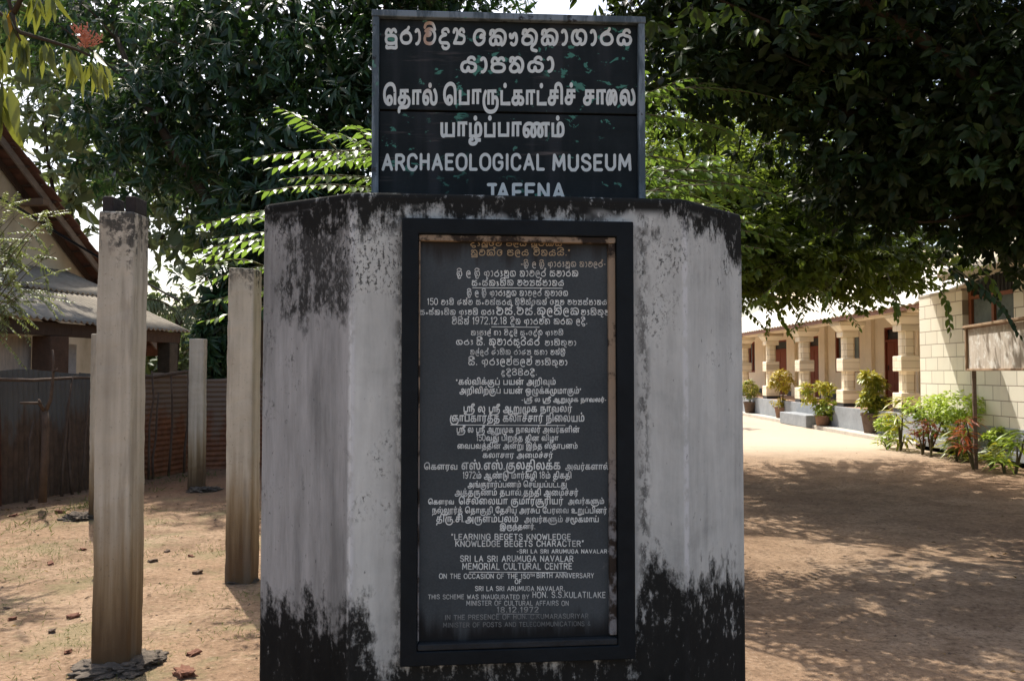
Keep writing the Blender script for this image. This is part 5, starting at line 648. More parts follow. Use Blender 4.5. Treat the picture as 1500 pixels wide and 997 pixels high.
# Sinhala letters, body height 1 (descenders below 0, signs above 1)
SIN = {
 'ර':(1.0,["s.22 .66 .5 .75 .82 .66 .97 .35 .82 .08 .5 0 .18 .08 .03 .36 .12 .63 .38 .82 .62 .93 .74 1.1"]),
 'ය':(1.15,["s.4 .68 .15 .6 .03 .33 .12 .07 .32 0 .48 .08 .54 .3 .6 .08 .78 0 1.02 .08 1.12 .32 1.02 .53 .78 .6 .58 .66 .53 .83 .68 .99 .92 .99 1.02 .86"]),
 'ප':(1.02,["s.14 .5 .03 .28 .16 .05 .5 0 .86 .05 1.0 .28 .88 .5 .5 .57 .14 .5","s.14 .5 .04 .72 .16 .95 .36 .95 .5 .76 .62 .93 .84 .97 .95 .82"]),
 'ව':(1.02,["s.3 .56 .52 .6 .58 .72 .4 .78 .22 .66 .05 .42 .1 .12 .4 0 .75 .05 .98 .35 .96 .72 .72 .97 .4 1.02 .12 .88"]),
 'ද':(.95,["s.86 .8 .76 .97 .5 .98 .3 .86 .34 .68 .62 .6 .26 .5 .05 .28 .14 .04 .46 .02 .76 0 .9 -.18 .74 -.36 .44 -.36 .3 -.22"]),
 'Y':(1.05,["s.02 .78 .1 .97 .28 .97 .36 .75 .28 .42 .06 .02",".06 .02 .4 .02","s.4 .02 .8 .02 1.0 .2 .98 .48 .76 .58 .58 .64 .56 .82 .7 .98 .9 .96 .97 .8"]),
 'e':(.9,["s.82 .52 .56 .5 .62 .66 .82 .62 .84 .84 .6 1.0 .26 .95 .05 .66 .05 .3 .28 .02 .58 .04 .8 .24 .82 .52"]),
 'ක':(1.3,["s.06 .72 .12 .95 .3 .98 .38 .8 .26 .58 .06 .36 .1 .08 .3 0 .48 .12 .5 .34 .56 .1 .74 .02 .92 .14 .94 .38 .78 .56 .46 .58 .26 .58","s.38 .8 .6 1.0 .96 1.0 1.24 .78 1.28 .42 1.16 .1 1.0 -.02"]),
 'ත':(1.2,["s.06 .72 .12 .95 .3 .98 .38 .8 .26 .6 .06 .4 .06 .12 .34 0 .68 .08 .82 .3 .7 .54 .4 .6 .26 .6","s.38 .8 .6 1.0 .9 .96 1.14 .72 1.16 .38 1.04 .06 .9 -.02"]),
 'න':(1.05,["s.06 .74 .1 .96 .28 .98 .36 .78 .2 .52 .05 .28 .14 .04 .42 0 .66 .14 .68 .4 .46 .58 .26 .6","s.36 .8 .58 1.0 .84 .92 1.0 .66 1.0 .32 .86 .02 .74 -.02"]),
 'ග':(1.2,["s.42 .98 .16 .88 .03 .5 .14 .12 .42 0 .66 .12 .72 .36 .52 .42 .42 .62 .52 .9 .8 1.0 1.08 .84 1.17 .5 1.06 .12 .8 .0"]),
 'a':(.42,["s.02 .86 .12 .98 .28 .9 .38 .6 .36 .28 .22 .04 .08 0"]),
 'u':(.6,["s.0 .72 .02 .52 .18 .5 .26 .7 .4 .78 .5 .6 .52 .3 .4 .04 .2 0 .08 .1"]),
 'ල':(.85,["s.42 .28 .3 .42 .4 .58 .62 .54 .74 .3 .8 .62 .62 .93 .34 .96 .08 .7 .04 .24 .2 -.12 .48 -.28 .8 -.2"]),
 'ම':(1.02,["s.2 .56 .55 .52 .6 .7 .3 .72 .1 .86 .24 1.02 .44 .94 .52 .8 .64 .98 .86 .94 1.0 .62 .94 .2 .62 0 .28 .02 .05 .26 .2 .56"]),
 'ස':(1.15,["s.06 .74 .12 .94 .32 .95 .42 .74 .16 .6 .03 .33 .12 .07 .32 0 .48 .08 .54 .3 .6 .08 .78 0 1.02 .08 1.12 .32 1.0 .53 .66 .62 .6 .8 .74 .97 1.02 .95"]),
 'ණ':(1.45,["s.06 .72 .12 .95 .3 .98 .38 .8 .22 .58 .05 .34 .1 .06 .3 0 .46 .14 .5 .5 .56 .14 .72 0 .92 .1 .96 .36 .8 .56 .66 .5","s.38 .8 .66 1.0 1.06 1.0 1.36 .76 1.4 .4 1.26 .06 1.1 -.02"]),
 'ශ':(1.2,["s.42 .98 .16 .88 .03 .5 .14 .12 .42 0 .66 .12 .72 .36 .52 .42 .42 .62 .52 .9 .8 1.0 1.08 .84 1.17 .5 1.06 .12 .8 .0","s.42 .98 .6 1.14 .9 1.1"]),
 'X':(1.1,["s.3 .98 .06 .8 .05 .3 .3 .02 .52 .14 .5 .42 .3 .5","s.4 .7 .6 .95 .88 .92 1.02 .6 1.0 .2 .78 .02","s.02 1.15 .2 1.4 .6 1.45 .95 1.2","s.95 1.2 .84 1.36 .7 1.26","s.2 -.1 .3 -.34 .6 -.38 .8 -.2"]),
 'අ':(1.15,["s.56 .4 .34 .2 .1 .3 .06 .6 .26 .78 .5 .62 .58 .3 .56 -.34","s.5 .62 .7 .9 .96 .86 1.1 .5 1.0 .1 .86 0"]),
 'v':(.42,["s.04 .9 .22 .96 .34 .8 .12 .6 .34 .42 .34 .12 .06 .02"]),
 'o':(.45,["s.22 .12 .06 .28 .22 .46 .4 .28 .22 .12"]),
 'r':(.5,["s.06 .7 .26 .74 .3 .5 .12 .4 .4 .3 .4 .08 .1 0"]),
 'ධ':(1.05,["s.06 .9 .2 1.05 .34 .88 .5 .7 .68 .86 .92 .8 1.0 .4 .86 .06 .5 0 .14 .08 .04 .4 .22 .58 .5 .56"]),
 'ථ':(1.05,["s.2 .98 .06 .86 .2 .72 .5 .74 .86 .7 1.0 .4 .86 .06 .5 0 .14 .08 .04 .36 .24 .54 .52 .5","s.5 .74 .56 .98 .8 1.0"]),
 'ජ':(1.1,["s.9 1.18 .7 .86 .36 .86 .08 .6 .06 .22 .3 0 .62 .06 .72 .28 .52 .44 .3 .36","s.72 .28 .92 .5 1.06 .3"]),
 'එ':(1.05,["s.3 .56 .52 .6 .58 .72 .4 .78 .22 .66 .05 .42 .1 .12 .4 0 .75 .05 .98 .35 .96 .72 .72 .97 .4 1.02 .12 .88","s.12 .88 .02 1.1 .22 1.24"]),
 'හ':(1.1,["s.06 .7 .16 .96 .36 .9 .3 .62 .06 .4 .1 .08 .34 0 .5 .16 .44 .44","s.36 .9 .66 1.0 .96 .8 1.04 .4 .9 .04"]),
 'භ':(1.2,["s.06 .7 .16 .96 .36 .9 .3 .62 .06 .4 .1 .08 .34 0 .56 .16 .6 .44 .36 .56","s.36 .9 .7 1.0 1.04 .8 1.14 .4 1.0 .04"]),
 'ඉ':(.85,["s.7 .84 .46 1 .2 .84 .34 .62 .6 .6 .2 .5 .06 .24 .3 .04 .64 .02 .74 -.2 .5 -.34 .24 -.24"]),
 'ට':(1.02,["s.4 .62 .56 .72 .42 .82 .2 .7 .05 .42 .1 .12 .4 0 .75 .05 .98 .35 .96 .72 .72 .97 .4 1.02"]),
}
SMARK = {  # signs written over/under the letter before (fractions of its width)
 'i':["s.04 1.12 .14 1.34 .46 1.44 .8 1.34 .97 .98"],
 'I':["s.04 1.12 .14 1.34 .46 1.44 .8 1.34 .97 .98","s.8 1.34 .66 1.2 .84 1.14 .93 1.24"],
 'h':["s.86 .9 .9 1.2 .84 1.48 1.06 1.36"],
 'f':["s.95 .4 .97 -.1 .95 -.3 .5 -.28 .12 -.3 .1 -.18"],
 'g':["s.8 .02 .66 -.14 .68 -.36 .96 -.44"],
 'G':["s.8 .02 .62 -.2 .74 -.42 1.0 -.4 1.1 -.2"],
 'p':["s.1 -.12 .3 -.34 .66 -.36 .86 -.16"],
}
def _strokes(lst):
    out = []
    for s in lst:
        sm = s[0] == 's'
        v = [float(q) for q in (s[1:] if sm else s).split()]
        out.append((sm, [(v[i], v[i+1]) for i in range(0, len(v), 2)]))
    return out
def _smooth(p, n=4):
    r = []
    closed = abs(p[0][0]-p[-1][0]) + abs(p[0][1]-p[-1][1]) < 1e-6
    m = len(p)
    for i in range(m-1):
        p0 = p[i-1] if i else (p[-2] if closed else p[0]); p1 = p[i]; p2 = p[i+1]
        p3 = p[i+2] if i+2 < m else (p[1] if closed else p[-1])
        for k in range(n):
            t = k/n
            r.append(tuple(.5*(2*p1[j]+(p2[j]-p0[j])*t+(2*p0[j]-5*p1[j]+4*p2[j]-p3[j])*t*t+(3*p1[j]-p0[j]-3*p2[j]+p3[j])*t**3) for j in (0, 1)))
    r.append(p[-1]); return r
def _polys_from_strokes(strokes, hw, seg=8):
    polys = []
    for sm, p in strokes:
        if sm: p = _smooth(p)
        for a, b in zip(p, p[1:]):
            dx, dy = b[0]-a[0], b[1]-a[1]; l = math.hypot(dx, dy)
            if l < 1e-6: continue
            nx, ny = -dy/l*hw, dx/l*hw
            polys.append([(a[0]-nx, a[1]-ny), (b[0]-nx, b[1]-ny), (b[0]+nx, b[1]+ny), (a[0]+nx, a[1]+ny)])
        for q in (p if sm else p):
            polys.append([(q[0]+hw*math.cos(2*PI*k/seg+.2), q[1]+hw*math.sin(2*PI*k/seg+.2)) for k in range(seg)])
    return polys
def _tri_union(polys):
    vs = []; es = []; jit = random.Random(7)
    for p in polys:
        b = len(vs)
        vs += [Vector((x+jit.uniform(-1,1)*2e-4, y+jit.uniform(-1,1)*2e-4)) for x, y in p]
        es += [(b+i, b+(i+1) % len(p)) for i in range(len(p))]
    V, E, F, _, _, _ = delaunay_2d_cdt(vs, es, [], 0, 1e-5)
    seg = []
    for p in polys:
        a = np.array(p); seg.append(np.hstack([a, np.roll(a, -1, 0)]))
    S = np.vstack(seg); keep = []
    for f in F:
        cx = sum(V[i][0] for i in f)/3; cy = sum(V[i][1] for i in f)/3
        up = (S[:,1] <= cy) & (S[:,3] > cy); dn = (S[:,1] > cy) & (S[:,3] <= cy)
        cr = (S[:,2]-S[:,0])*(cy-S[:,1]) - (cx-S[:,0])*(S[:,3]-S[:,1])
        if np.count_nonzero(up & (cr > 0)) - np.count_nonzero(dn & (cr < 0)): keep.append(tuple(f))
    return np.array([(v[0], v[1]) for v in V]), keep
def _tam_contours(s, bold):
    res = []
    for c in s:
        pts = []; x = y = 0
        for i in range(0, len(c), 3): x += c[i]; y += c[i+1]; pts.append((x, y, bool(c[i+2])))
        full = []
        n = len(pts)
        for i in range(n):
            a = pts[i]; b = pts[(i+1) % n]; full.append(a)
            if not a[2] and not b[2]: full.append(((a[0]+b[0])/2, (a[1]+b[1])/2, True))
        k0 = next(i for i, q in enumerate(full) if q[2]); full = full[k0:]+full[:k0]
        poly = []; i = 0; n = len(full)
        while i < n:
            a = full[i]
            if full[(i+1) % n][2]: poly.append(a[:2]); i += 1
            else:
                c1 = full[i+1]; e = full[(i+2) % n]
                for t in (0, .25, .5, .75): poly.append(((1-t)**2*a[0]+2*t*(1-t)*c1[0]+t*t*e[0], (1-t)**2*a[1]+2*t*(1-t)*c1[1]+t*t*e[1]))
                i += 2
        q = [poly[0]]
        for p in poly[1:]:
            if abs(p[0]-q[-1][0])+abs(p[1]-q[-1][1]) > 2: q.append(p)
        a = np.array(q)/560.0                    # body height of this alphabet -> 1
        if bold:
            d = np.roll(a, -1, 0)-np.roll(a, 1, 0); l = np.hypot(d[:,0], d[:,1])+1e-9
            a = a + np.stack([-d[:,1]/l, d[:,0]/l], 1)*bold
        res.append([tuple(v) for v in a])
    return res
_gc = {}
def glyph(kind, ch, hw):
    key = (kind, ch, hw)
    if key not in _gc:
        if kind == 'T' and ch in TAM:
            adv, s = TAM[ch]; bold = hw - .045
            V, F = _tri_union(_tam_contours(s, bold)); _gc[key] = (V, F, adv/560.0+bold)
        elif kind == 'O':                        # older form of a vowel sign: two loops
            st = _strokes(["s.3 .1 .12 .04 .02 .4 .16 .86 .4 .96 .56 .7 .52 .2 .36 .06 .3 .4 .46 .8 .74 .98 1.0 .8 1.06 .3 .9 .02 .74 .3 .84 .7"])
            V, F = _tri_union(_polys_from_strokes(st, hw)); _gc[key] = (V, F, 1.12+2.2*hw)
        else:
            w, st = (SIN if kind == 'S' and ch in SIN else LAT)[ch]
            sc = 1.35 if kind in 'ST' and ch in '0123456789' else 1.0
            st = [(sm, [(x*sc, y*sc) for x, y in p]) for sm, p in _strokes(st)]
            V, F = _tri_union(_polys_from_strokes(st, hw)); _gc[key] = (V+np.array([hw, 0]), F, w*sc+2*hw+.16)
    return _gc[key]
def mark(kind, ch, w, hw):
    key = ('m', ch, round(w, 2), hw)
    if key not in _gc:
        st = [(sm, [(x*w, y) for x, y in p]) for sm, p in _strokes(SMARK[ch])]
        V, F = _tri_union(_polys_from_strokes(st, hw)); _gc[key] = (V+np.array([hw, 0]), F)
    return _gc[key]
def text_line(kind, txt, hw, x0, x1, base, h, base1=None, wob=.0, seed=1):
    """triangles of one line of lettering fitted between x0 and x1 (plane units), letter height h"""
    rng = random.Random(seed); x = 0; parts = []; last = 0; lastx = 0
    for ch in txt:
        if isinstance(ch, int) and ch <= 0: ch = chr(-ch) if ch else ' '
        if ch == ' ': x += .62; continue
        if kind == 'S' and ch in SMARK:
            V, F = mark(kind, ch, last, hw); parts.append((V+np.array([lastx, 0]), F)); continue
        V, F, adv = glyph('O' if ch == '\u0bc8' else kind, ch, hw)
        dy = rng.uniform(-wob, wob); parts.append((V+np.array([x, dy]), F))
        last = adv-2*hw-.16; lastx = x; x += adv
    W = max(p[0][:,0].max() for p in parts); mn = min(p[0][:,0].min() for p in parts)
    sx = (x1-x0)/(W-mn); vs = []; fs = []; lift = []; n = 0
    for k, (V, F) in enumerate(parts):
        u = x0+(V[:,0]-mn)*sx; b = base if base1 is None else base+(base1-base)*(u-x0)/(x1-x0)
        vs.append(np.stack([u, b+V[:,1]*h], 1)); fs += [tuple(i+n for i in f) for f in F]; n += len(V); lift += [(k % 3)*2.5e-4]*len(V)
    return np.vstack(vs), fs, lift
# ---------------------------------------------------------------- memorial block with its plaque, and the name board on it
FLp = Vector((-.515, 2.74, 0)); FRp = Vector((.581, 2.85, 0)); YAW = math.atan2(FRp.y-FLp.y, FRp.x-FLp.x)
O = (FLp+FRp)/2; HW = (FRp-FLp).length/2; W2L = Matrix.Rotation(-YAW, 4, 'Z') @ Matrix.Translation(-O)
def on_plane(px, py, c, M=None):
    """photo pixel -> (u, v) on the plane y=c of the memorial's own axes"""
    M = M or W2L; a = M @ Vector((0, 0, CAM_Z)); b = M @ at(px, py, 5.0); t = (c-a.y)/(b.y-a.y); q = a+(b-a)*t; return q.x, q.z
def whitewash():
    n = NT('mouldy_whitewash', .95, .04); p = n.obj(); x, y, z = n.sep(p)
    st = n.noise(n.map(p, (7, 7, .75)), 1.5, 7, .68); bl = n.noise(p, 3.2, 6, .68, .3); fi = n.noise(n.map(p, (1, 1, .55)), 34, 4, .7); sp = n.noise(n.map(p, (1, 1, .4)), 90, 2, .6)
    base = n.ramp(n.math('ADD', n.math('MULTIPLY', st, .55), n.math('MULTIPLY', bl, .45)), [(.32, (.275, .284, .266)), (.46, (.445, .461, .43)), (.64, (.60, .622, .58))])
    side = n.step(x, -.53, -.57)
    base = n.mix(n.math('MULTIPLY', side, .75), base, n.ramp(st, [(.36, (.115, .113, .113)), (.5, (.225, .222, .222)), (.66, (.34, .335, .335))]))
    arris = n.math('MULTIPLY', n.step(n.math('ABSOLUTE', n.math('SUBTRACT', n.math('ABSOLUTE', x), .5505)), .016, .004), n.step(fi, .38, .55, .15, .85)); base = n.mix(arris, base, (.60, .62, .61))
    wob = n.math('ADD', n.math('MULTIPLY', n.math('SUBTRACT', st, .5), .85), n.math('ADD', n.math('MULTIPLY', n.math('SUBTRACT', bl, .5), .95), n.math('MULTIPLY', n.math('SUBTRACT', fi, .5), .6)))
    # mould climbing from the foot, higher at both sides of the plaque
    foot = n.math('ADD', .725, n.math('ADD', n.step(x, -.44, -.60, 0, .15), n.math('ADD', n.step(x, .36, .44, 0, .28), n.step(x, .52, .62, 0, -.12))))
    lowm = n.step(n.math('SUBTRACT', n.math('SUBTRACT', foot, z), n.math('MULTIPLY', wob, -.75)), -.07, .085)
    # mould running down from the top edge
    topm = n.step(n.math('ADD', n.math('SUBTRACT', z, 2.075), n.math('ADD', n.math('MULTIPLY', wob, .42), n.step(x, .6, .85, 0, .09))), -.02, .055)
    gate = n.math('MAXIMUM', n.step(z, 2.11, 2.15), n.step(n.noise(p, 4.5, 3, .5), .36, .46))
    topm = n.math('MULTIPLY', topm, gate)
    # a sooty patch on the left face and speckles all over
    dx = n.math('MULTIPLY', n.math('ADD', x, .70), 5.2); dz = n.math('MULTIPLY', n.math('SUBTRACT', z, 1.92), 5.0)
    rr = n.math('ADD', n.math('MULTIPLY', dx, dx), n.math('MULTIPLY', dz, dz))
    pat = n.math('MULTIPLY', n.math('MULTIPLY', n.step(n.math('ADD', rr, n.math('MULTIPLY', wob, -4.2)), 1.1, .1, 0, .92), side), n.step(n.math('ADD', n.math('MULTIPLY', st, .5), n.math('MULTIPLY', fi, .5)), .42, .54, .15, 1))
    spk = n.math('MULTIPLY', n.step(n.noise(n.map(p, (1, 1, .6)), 85, 4, .75), .50, .60, 0, 0.85), n.step(n.math('ADD', n.math('ADD', bl, n.step(x, .2, .4, 0, -.07)), n.step(z, 1.35, 2.1, -.04, .14)), .52, .64))
    edge = n.math('MULTIPLY', n.math('MULTIPLY', n.step(n.math('ABSOLUTE', n.math('ADD', x, .385)), .045, .0), n.step(fi, .40, .56)), .8)
    edge2 = n.math('MULTIPLY', n.math('MULTIPLY', n.step(n.math('ABSOLUTE', n.math('SUBTRACT', x, .405)), .035, .0), n.step(fi, .44, .58)), .8)
    k = lowm
    for q in (topm, pat, spk, edge, edge2): k = n.math('MAXIMUM', k, q)
    holes = n.step(n.math('ADD', n.math('MULTIPLY', fi, .65), n.math('MULTIPLY', bl, .35)), .55, .66, 1, .3)
    k = n.math('MULTIPLY', k, holes)
    c = n.mix(n.math('MULTIPLY', k, .97), base, n.ramp(n.math('ADD', n.math('MULTIPLY', fi, .5), n.math('MULTIPLY', bl, .5)), [(.33, (.003, .003, .003)), (.55, (.007, .007, .006)), (.8, (.04, .038, .034))]))
    c = n.mix(n.step(sp, .68, .76, 0, .6), c, (.04, .04, .04))
    n.col(c); n.bump(n.math('ADD', n.math('MULTIPLY', fi, .5), n.math('ADD', n.math('MULTIPLY', k, -.3), bl)), .35, .008); return n.m
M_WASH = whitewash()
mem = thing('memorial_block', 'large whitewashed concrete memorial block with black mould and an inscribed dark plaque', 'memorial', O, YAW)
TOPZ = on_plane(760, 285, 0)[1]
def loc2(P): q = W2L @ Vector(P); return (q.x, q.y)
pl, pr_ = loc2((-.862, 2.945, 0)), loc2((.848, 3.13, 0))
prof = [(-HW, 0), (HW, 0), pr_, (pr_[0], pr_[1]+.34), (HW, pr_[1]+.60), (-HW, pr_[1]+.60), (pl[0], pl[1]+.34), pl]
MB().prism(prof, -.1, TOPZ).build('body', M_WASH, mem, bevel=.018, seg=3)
# frame
M_FRM = simple('black_frame_paint', (.0085, .0115, .0135), .6, .4, 4, .25, .12)
FY = -.034
def rect(px0, py0, px1, py1, c):
    a = on_plane(px0, py0, c); b = on_plane(px1, py1, c); return a[0], a[1], b[0], b[1]
ox0, oz1, ox1, oz0 = rect(589, 318.5, 931.5, 965, FY); ix0, iz1, ix1, iz0 = rect(613, 342, 906, 945, FY)
def ring(x0, x1, z0, z1, a0, a1, b0, b1, yf, yb):
    o = MB(); P = [(x0, z0), (x1, z0), (x1, z1), (x0, z1)]; Q = [(a0, b0), (a1, b0), (a1, b1), (a0, b1)]
    v = [(a, y, b) for y in (yf, yb) for a, b in P+Q]; f = []
    for i in range(4):
        j = (i+1) % 4; f += [(i, j, 4+j, 4+i), (8+i, 12+i, 12+j, 8+j), (i, 8+i, 8+j, j), (4+i, 4+j, 12+j, 12+i)]
    return o.add(v, f)
ring(ox0, ox1, oz0, oz1, ix0, ix1, iz0, iz1, FY, .004).build('plaque_frame', M_FRM, mem, bevel=.004)
M_LIN = NT('stained_inner_moulding', .8, .2); _n = M_LIN; _v = _n.noise(_n.map(_n.obj(), (3, 3, 3)), 3, 6, .7); _z = _n.sep(_n.obj())[2]
_n.col(_n.mix(_n.step(_v, .5, .6), _n.mix(_n.step(_z, 1.0, 1.6), (.20, .20, .20), (.27, .205, .14)), (.03, .022, .016))); _n.bump(_v, .5, .01); M_LIN = _n.m
e = .0015
o = MB(); o.box(ix0+e, ix1-e, -.026, -.002, iz1-.0215, iz1-e); o.build('top_moulding', M_LIN, mem, bevel=.003)
o = MB(); o.box(ix1-.0255, ix1-e, -.022, -.002, iz0+.03, iz1-.0225); o.build('side_moulding', M_LIN, mem, bevel=.003)
o = MB(); o.box(ix0+e, ix0+.0065, -.022, -.002, iz0+.03, iz1-.0225); o.build('side_moulding', M_LIN, mem, bevel=.001)
o = MB(); o.box(ix0+e, ix1-e, -.030, -.002, iz0+e, iz0+.022); o.build('bottom_moulding', simple('grey_bottom_moulding', (.02, .022, .023), .8, .5, 8, .5), mem, bevel=.004)
gm = NT('dark_stone_plaque', .65, .15); _p = gm.obj(); _x, _y, _z = gm.sep(_p); _b = gm.noise(_p, 3, 5, .6); _f = gm.noise(_p, 140, 3, .7); _s = gm.noise(gm.map(_p, (14, 1, 1.1)), 1, 5, .6)
_c = gm.ramp(gm.math('ADD', gm.math('MULTIPLY', _b, .6), gm.math('MULTIPLY', _f, .4)), [(.3, (.034, .043, .047)), (.7, (.072, .084, .089))])
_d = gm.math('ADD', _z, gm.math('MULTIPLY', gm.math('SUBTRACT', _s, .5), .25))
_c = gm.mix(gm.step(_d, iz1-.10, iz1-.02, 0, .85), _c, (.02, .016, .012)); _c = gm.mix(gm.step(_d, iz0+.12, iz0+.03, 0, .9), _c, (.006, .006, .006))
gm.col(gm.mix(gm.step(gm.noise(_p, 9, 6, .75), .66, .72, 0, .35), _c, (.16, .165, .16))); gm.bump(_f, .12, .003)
SY = -.006
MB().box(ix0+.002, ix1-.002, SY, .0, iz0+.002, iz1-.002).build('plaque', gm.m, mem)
plaque = mem.children[-1]
def letters_obj(groups, m, parent, name, yy):
    """groups: list of (verts2d, tris); each overlapping pair is lifted a hair so nothing is coplanar"""
    V = []; F = []; n = 0
    for vs_, fs_, lift in groups:
        V += [(a, yy-l, b) for (a, b), l in zip(vs_, lift)]; F += [tuple(i+n for i in f) for f in fs_]; n = len(V)
    me = bpy.data.meshes.new(name); me.from_pydata(V, [], F); return link_mesh(name, me, m, parent)
M_ENG = NT('pale_engraved_letters', .8, .2); _n = M_ENG; _p = _n.obj(); _z = _n.sep(_p)[2]; _w = _n.noise(_p, 11, 5, .7)
_c = _n.mix(_n.step(_w, .44, .66, 0, .55), (.68, .725, .69), (.25, .27, .26))
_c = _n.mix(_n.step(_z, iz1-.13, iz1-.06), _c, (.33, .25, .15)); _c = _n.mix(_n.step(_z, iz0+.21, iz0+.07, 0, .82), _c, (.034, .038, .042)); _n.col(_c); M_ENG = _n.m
hE = .086
PL = [  # kind, text, x0, x1, baseline left, letter height, (baseline right)
 ('S','"දvනfeම පලය නfවණයi',684,823,360,7),('S','නfවණhe පලය විනයයi."'.replace('වි','වi'),690,835,374,8),('S','-X ල X අaරvමfග නaවලරh-',763,887,390.5,7),
 ('S','X ල X අaරvමfග නaවලරh සමaරක',669,847,404.5,8),('S','සoසhකrතiක මධYසhථaනය',691,826,418,7.5),('S','X ල X අaරvමfග නaවලරh තgමaeග',684,832,433,7),
 ('S','150 වvනi ජනhම සoවතhසරය නiමiතheතනh eමම මධYසhථaනය',626,889,446,6.5),('S','සoසhකrතiක අvමතi ගරv',615,724,460.5,6.5),('S','එසh.එසh.කgලතiලක',727,848,460.5,9.5),('S','මvතiතgමa',851,898,461,7),
 ('S','වiසiනh 1972.12.18 දiන අaරමhභ කරණ ලදI.',662,860,474.5,7.5),('S','තvපvලh හa වiදgලi සoeදhශ අvමතi',690,825,490.5,6),
 ('S','ගරv',668,693,504.5,6.5),('S','සI. කgමaරසGරiයරh',698,791,505,8.5),('S','මvතiතgමa',798,844,505.5,6.5),('S','නලhලGරh ජaතiක රaජY සභa මනhතpI',689,828,519,6.2),
 ('S','සI. අරvලමhපලමh',686,780,534,8.5),('S','මvතiතgමa',784,831,534.5,7),('S','ඉදiරiපiටදI.',734,786,549,6.5),
 ('T',[-34]+TLINE['15'],668,814,563,7),('T',TLINE['16']+[-34],673,851,576,7),('T',TLINE['17'],764,888,588,5),('T',TLINE['18'],679,838,603,8),('T',TLINE['19'],659,856,617,9),
 ('T',TLINE['20'],669,849,633,6.8),('T',TLINE['21'],698,818,645,6.3),('T',TLINE['22'],670,846,656.5,6.3),('T',TLINE['23'],707,810,670,6.3),
 ('T',TLINE['24a'],621,670,687,7),('T',TLINE['24b'],676,821,687,10),('T',TLINE['24c'],828,893,687,7),('T',TLINE['25'],678,837,700,7),('T',TLINE['26'],685,830,713,6.5),('T',TLINE['27'],666,847,725,7),
 ('T',TLINE['24a'],627,665,738,5.5),('T',TLINE['28b'],672,825,738,8),('T',TLINE['28c'],832,885,737.5,6.3),('T',TLINE['29'],633,889,751,6.6),('T',TLINE['30a'],639,759,764,8),('T',TLINE['30b'],768,877,764,6.6),('T',TLINE['31'],732,784,774,5.5),
 ('L','"LEARNING BEGETS KNOWLEDGE',661,836,789.5,7.8),('L','KNOWLEDGE BEGETS CHARACTER"',667,855,799.5,8),('L','-SRI LA SRI ARUMUGA NAVALAR-',757,893,809.5,5.2),
 ('L','SRI LA SRI ARUMUGA NAVALAR',674,840,821.5,8),('L','MEMORIAL CULTURAL CENTRE',677,838,833,8.5),('L','ON THE OCCASION OF THE 150',643,776,846.5,6.5),('L','TH',776.5,783,843.5,3.6),('L','BIRTH ANNIVERSARY',786,870,845.5,6.5),
 ('L','OF',754,764,854,5.8),('L','SRI LA SRI ARUMUGA NAVALAR,',696,827,864.5,6.3),('L','THIS SCHEME WAS INAUGURATED BY',627,775,876.5,6),('L','HON. S.S.KULATILAKE',780,887,874.5,8),
 ('L','MINISTER OF CULTURAL AFFAIRS ON',683,833,886,6.5),('L','18.12.1972',728,789,896,7.5),('L','IN THE PRESENCE OF HON. C.KUMARASURIYAR',652,862,907,6.5,904.5),('L','MINISTER OF POSTS AND TELECOMMUNICATIONS &',649,865,918,6.2,915.5)]
UL = [(692,824,421.5,1.2),(720,790,478.5,1),(660,828,622,1.1),(687,830,837.3,1.1),(727,791,898.3,1)]
def plane_text(lst, c, hw, M, parent, m, wob, M2=None):
    for k, q in enumerate(lst):
        kind, txt, x0, x1, b, h = q[:6]
        u0, v0 = on_plane(x0, b, c, M2); u1, v1 = on_plane(x1, q[6] if len(q) > 6 else b, c, M2); hh = on_plane(x0, b-h, c, M2)[1]-v0
        V, F, lift = text_line(kind, txt, hw*(1.25 if h < 6 else 1), u0, u1, v0, hh, v1, wob, k)
        letters_obj([(V, F, lift)], m, parent, 'lettering', c)
plane_text(PL, SY-.0006, hE, None, plaque, M_ENG, .03)
for x0, x1, yy, hh in UL:
    a, v0 = on_plane(x0, yy, SY); b, v1 = on_plane(x1, yy+.6, SY); o = MB(); t = .0012
    o.add([(a, SY-.0006, v0-t), (b, SY-.0006, v1-t), (b, SY-.0006, v1+t), (a, SY-.0006, v0+t)], [(0,1,2,3)]); o.build('underline', M_ENG, plaque)

# ---------------------------------------------------------------- name board
SBY = .30                                     # distance behind the block's front face
S_YAW = YAW-R(2.0); SO = (Matrix.Translation(O) @ Matrix.Rotation(YAW, 4, 'Z')) @ Vector((-.02, SBY, TOPZ))
S2L = Matrix.Rotation(-S_YAW, 4, 'Z') @ Matrix.Translation(-Vector((SO.x, SO.y, 0)))
sb = thing('name_board', 'old black painted sign board with white trilingual lettering on top of the memorial block', 'sign board', SO, S_YAW)
def sp(px, py, c=0): u, v = on_plane(px, py, c, S2L); return u, v-TOPZ
sm2 = NT('flaking_black_paint', .65, .12); _p = sm2.obj(); _x, _y, _z = sm2.sep(_p)
_a = sm2.noise(_p, 7, 6, .7); _g = sm2.noise(sm2.map(_p, (1, 1, 1.5), (3, 0, 1)), 15, 5, .62, .4); _g2 = sm2.noise(sm2.map(_p, (1, 1, 1), (9, 0, 4)), 2.6, 3, .5); _l = sm2.noise(sm2.map(_p, (2.5, 1, 40)), 1, 4, .7); _v = sm2.noise(sm2.map(_p, (9, 1, .6)), 1, 3, .6)
_c = sm2.ramp(_a, [(.3, (.008, .012, .013)), (.7, (.016, .022, .024))])
_c = sm2.mix(sm2.step(_v, .50, .68, 0, .55), _c, (.034, .038, .042))
_c = sm2.mix(sm2.math('MULTIPLY', sm2.step(_l, .56, .68, 0, .55), sm2.step(_g2, .46, .60)), _c, (.16, .14, .13))
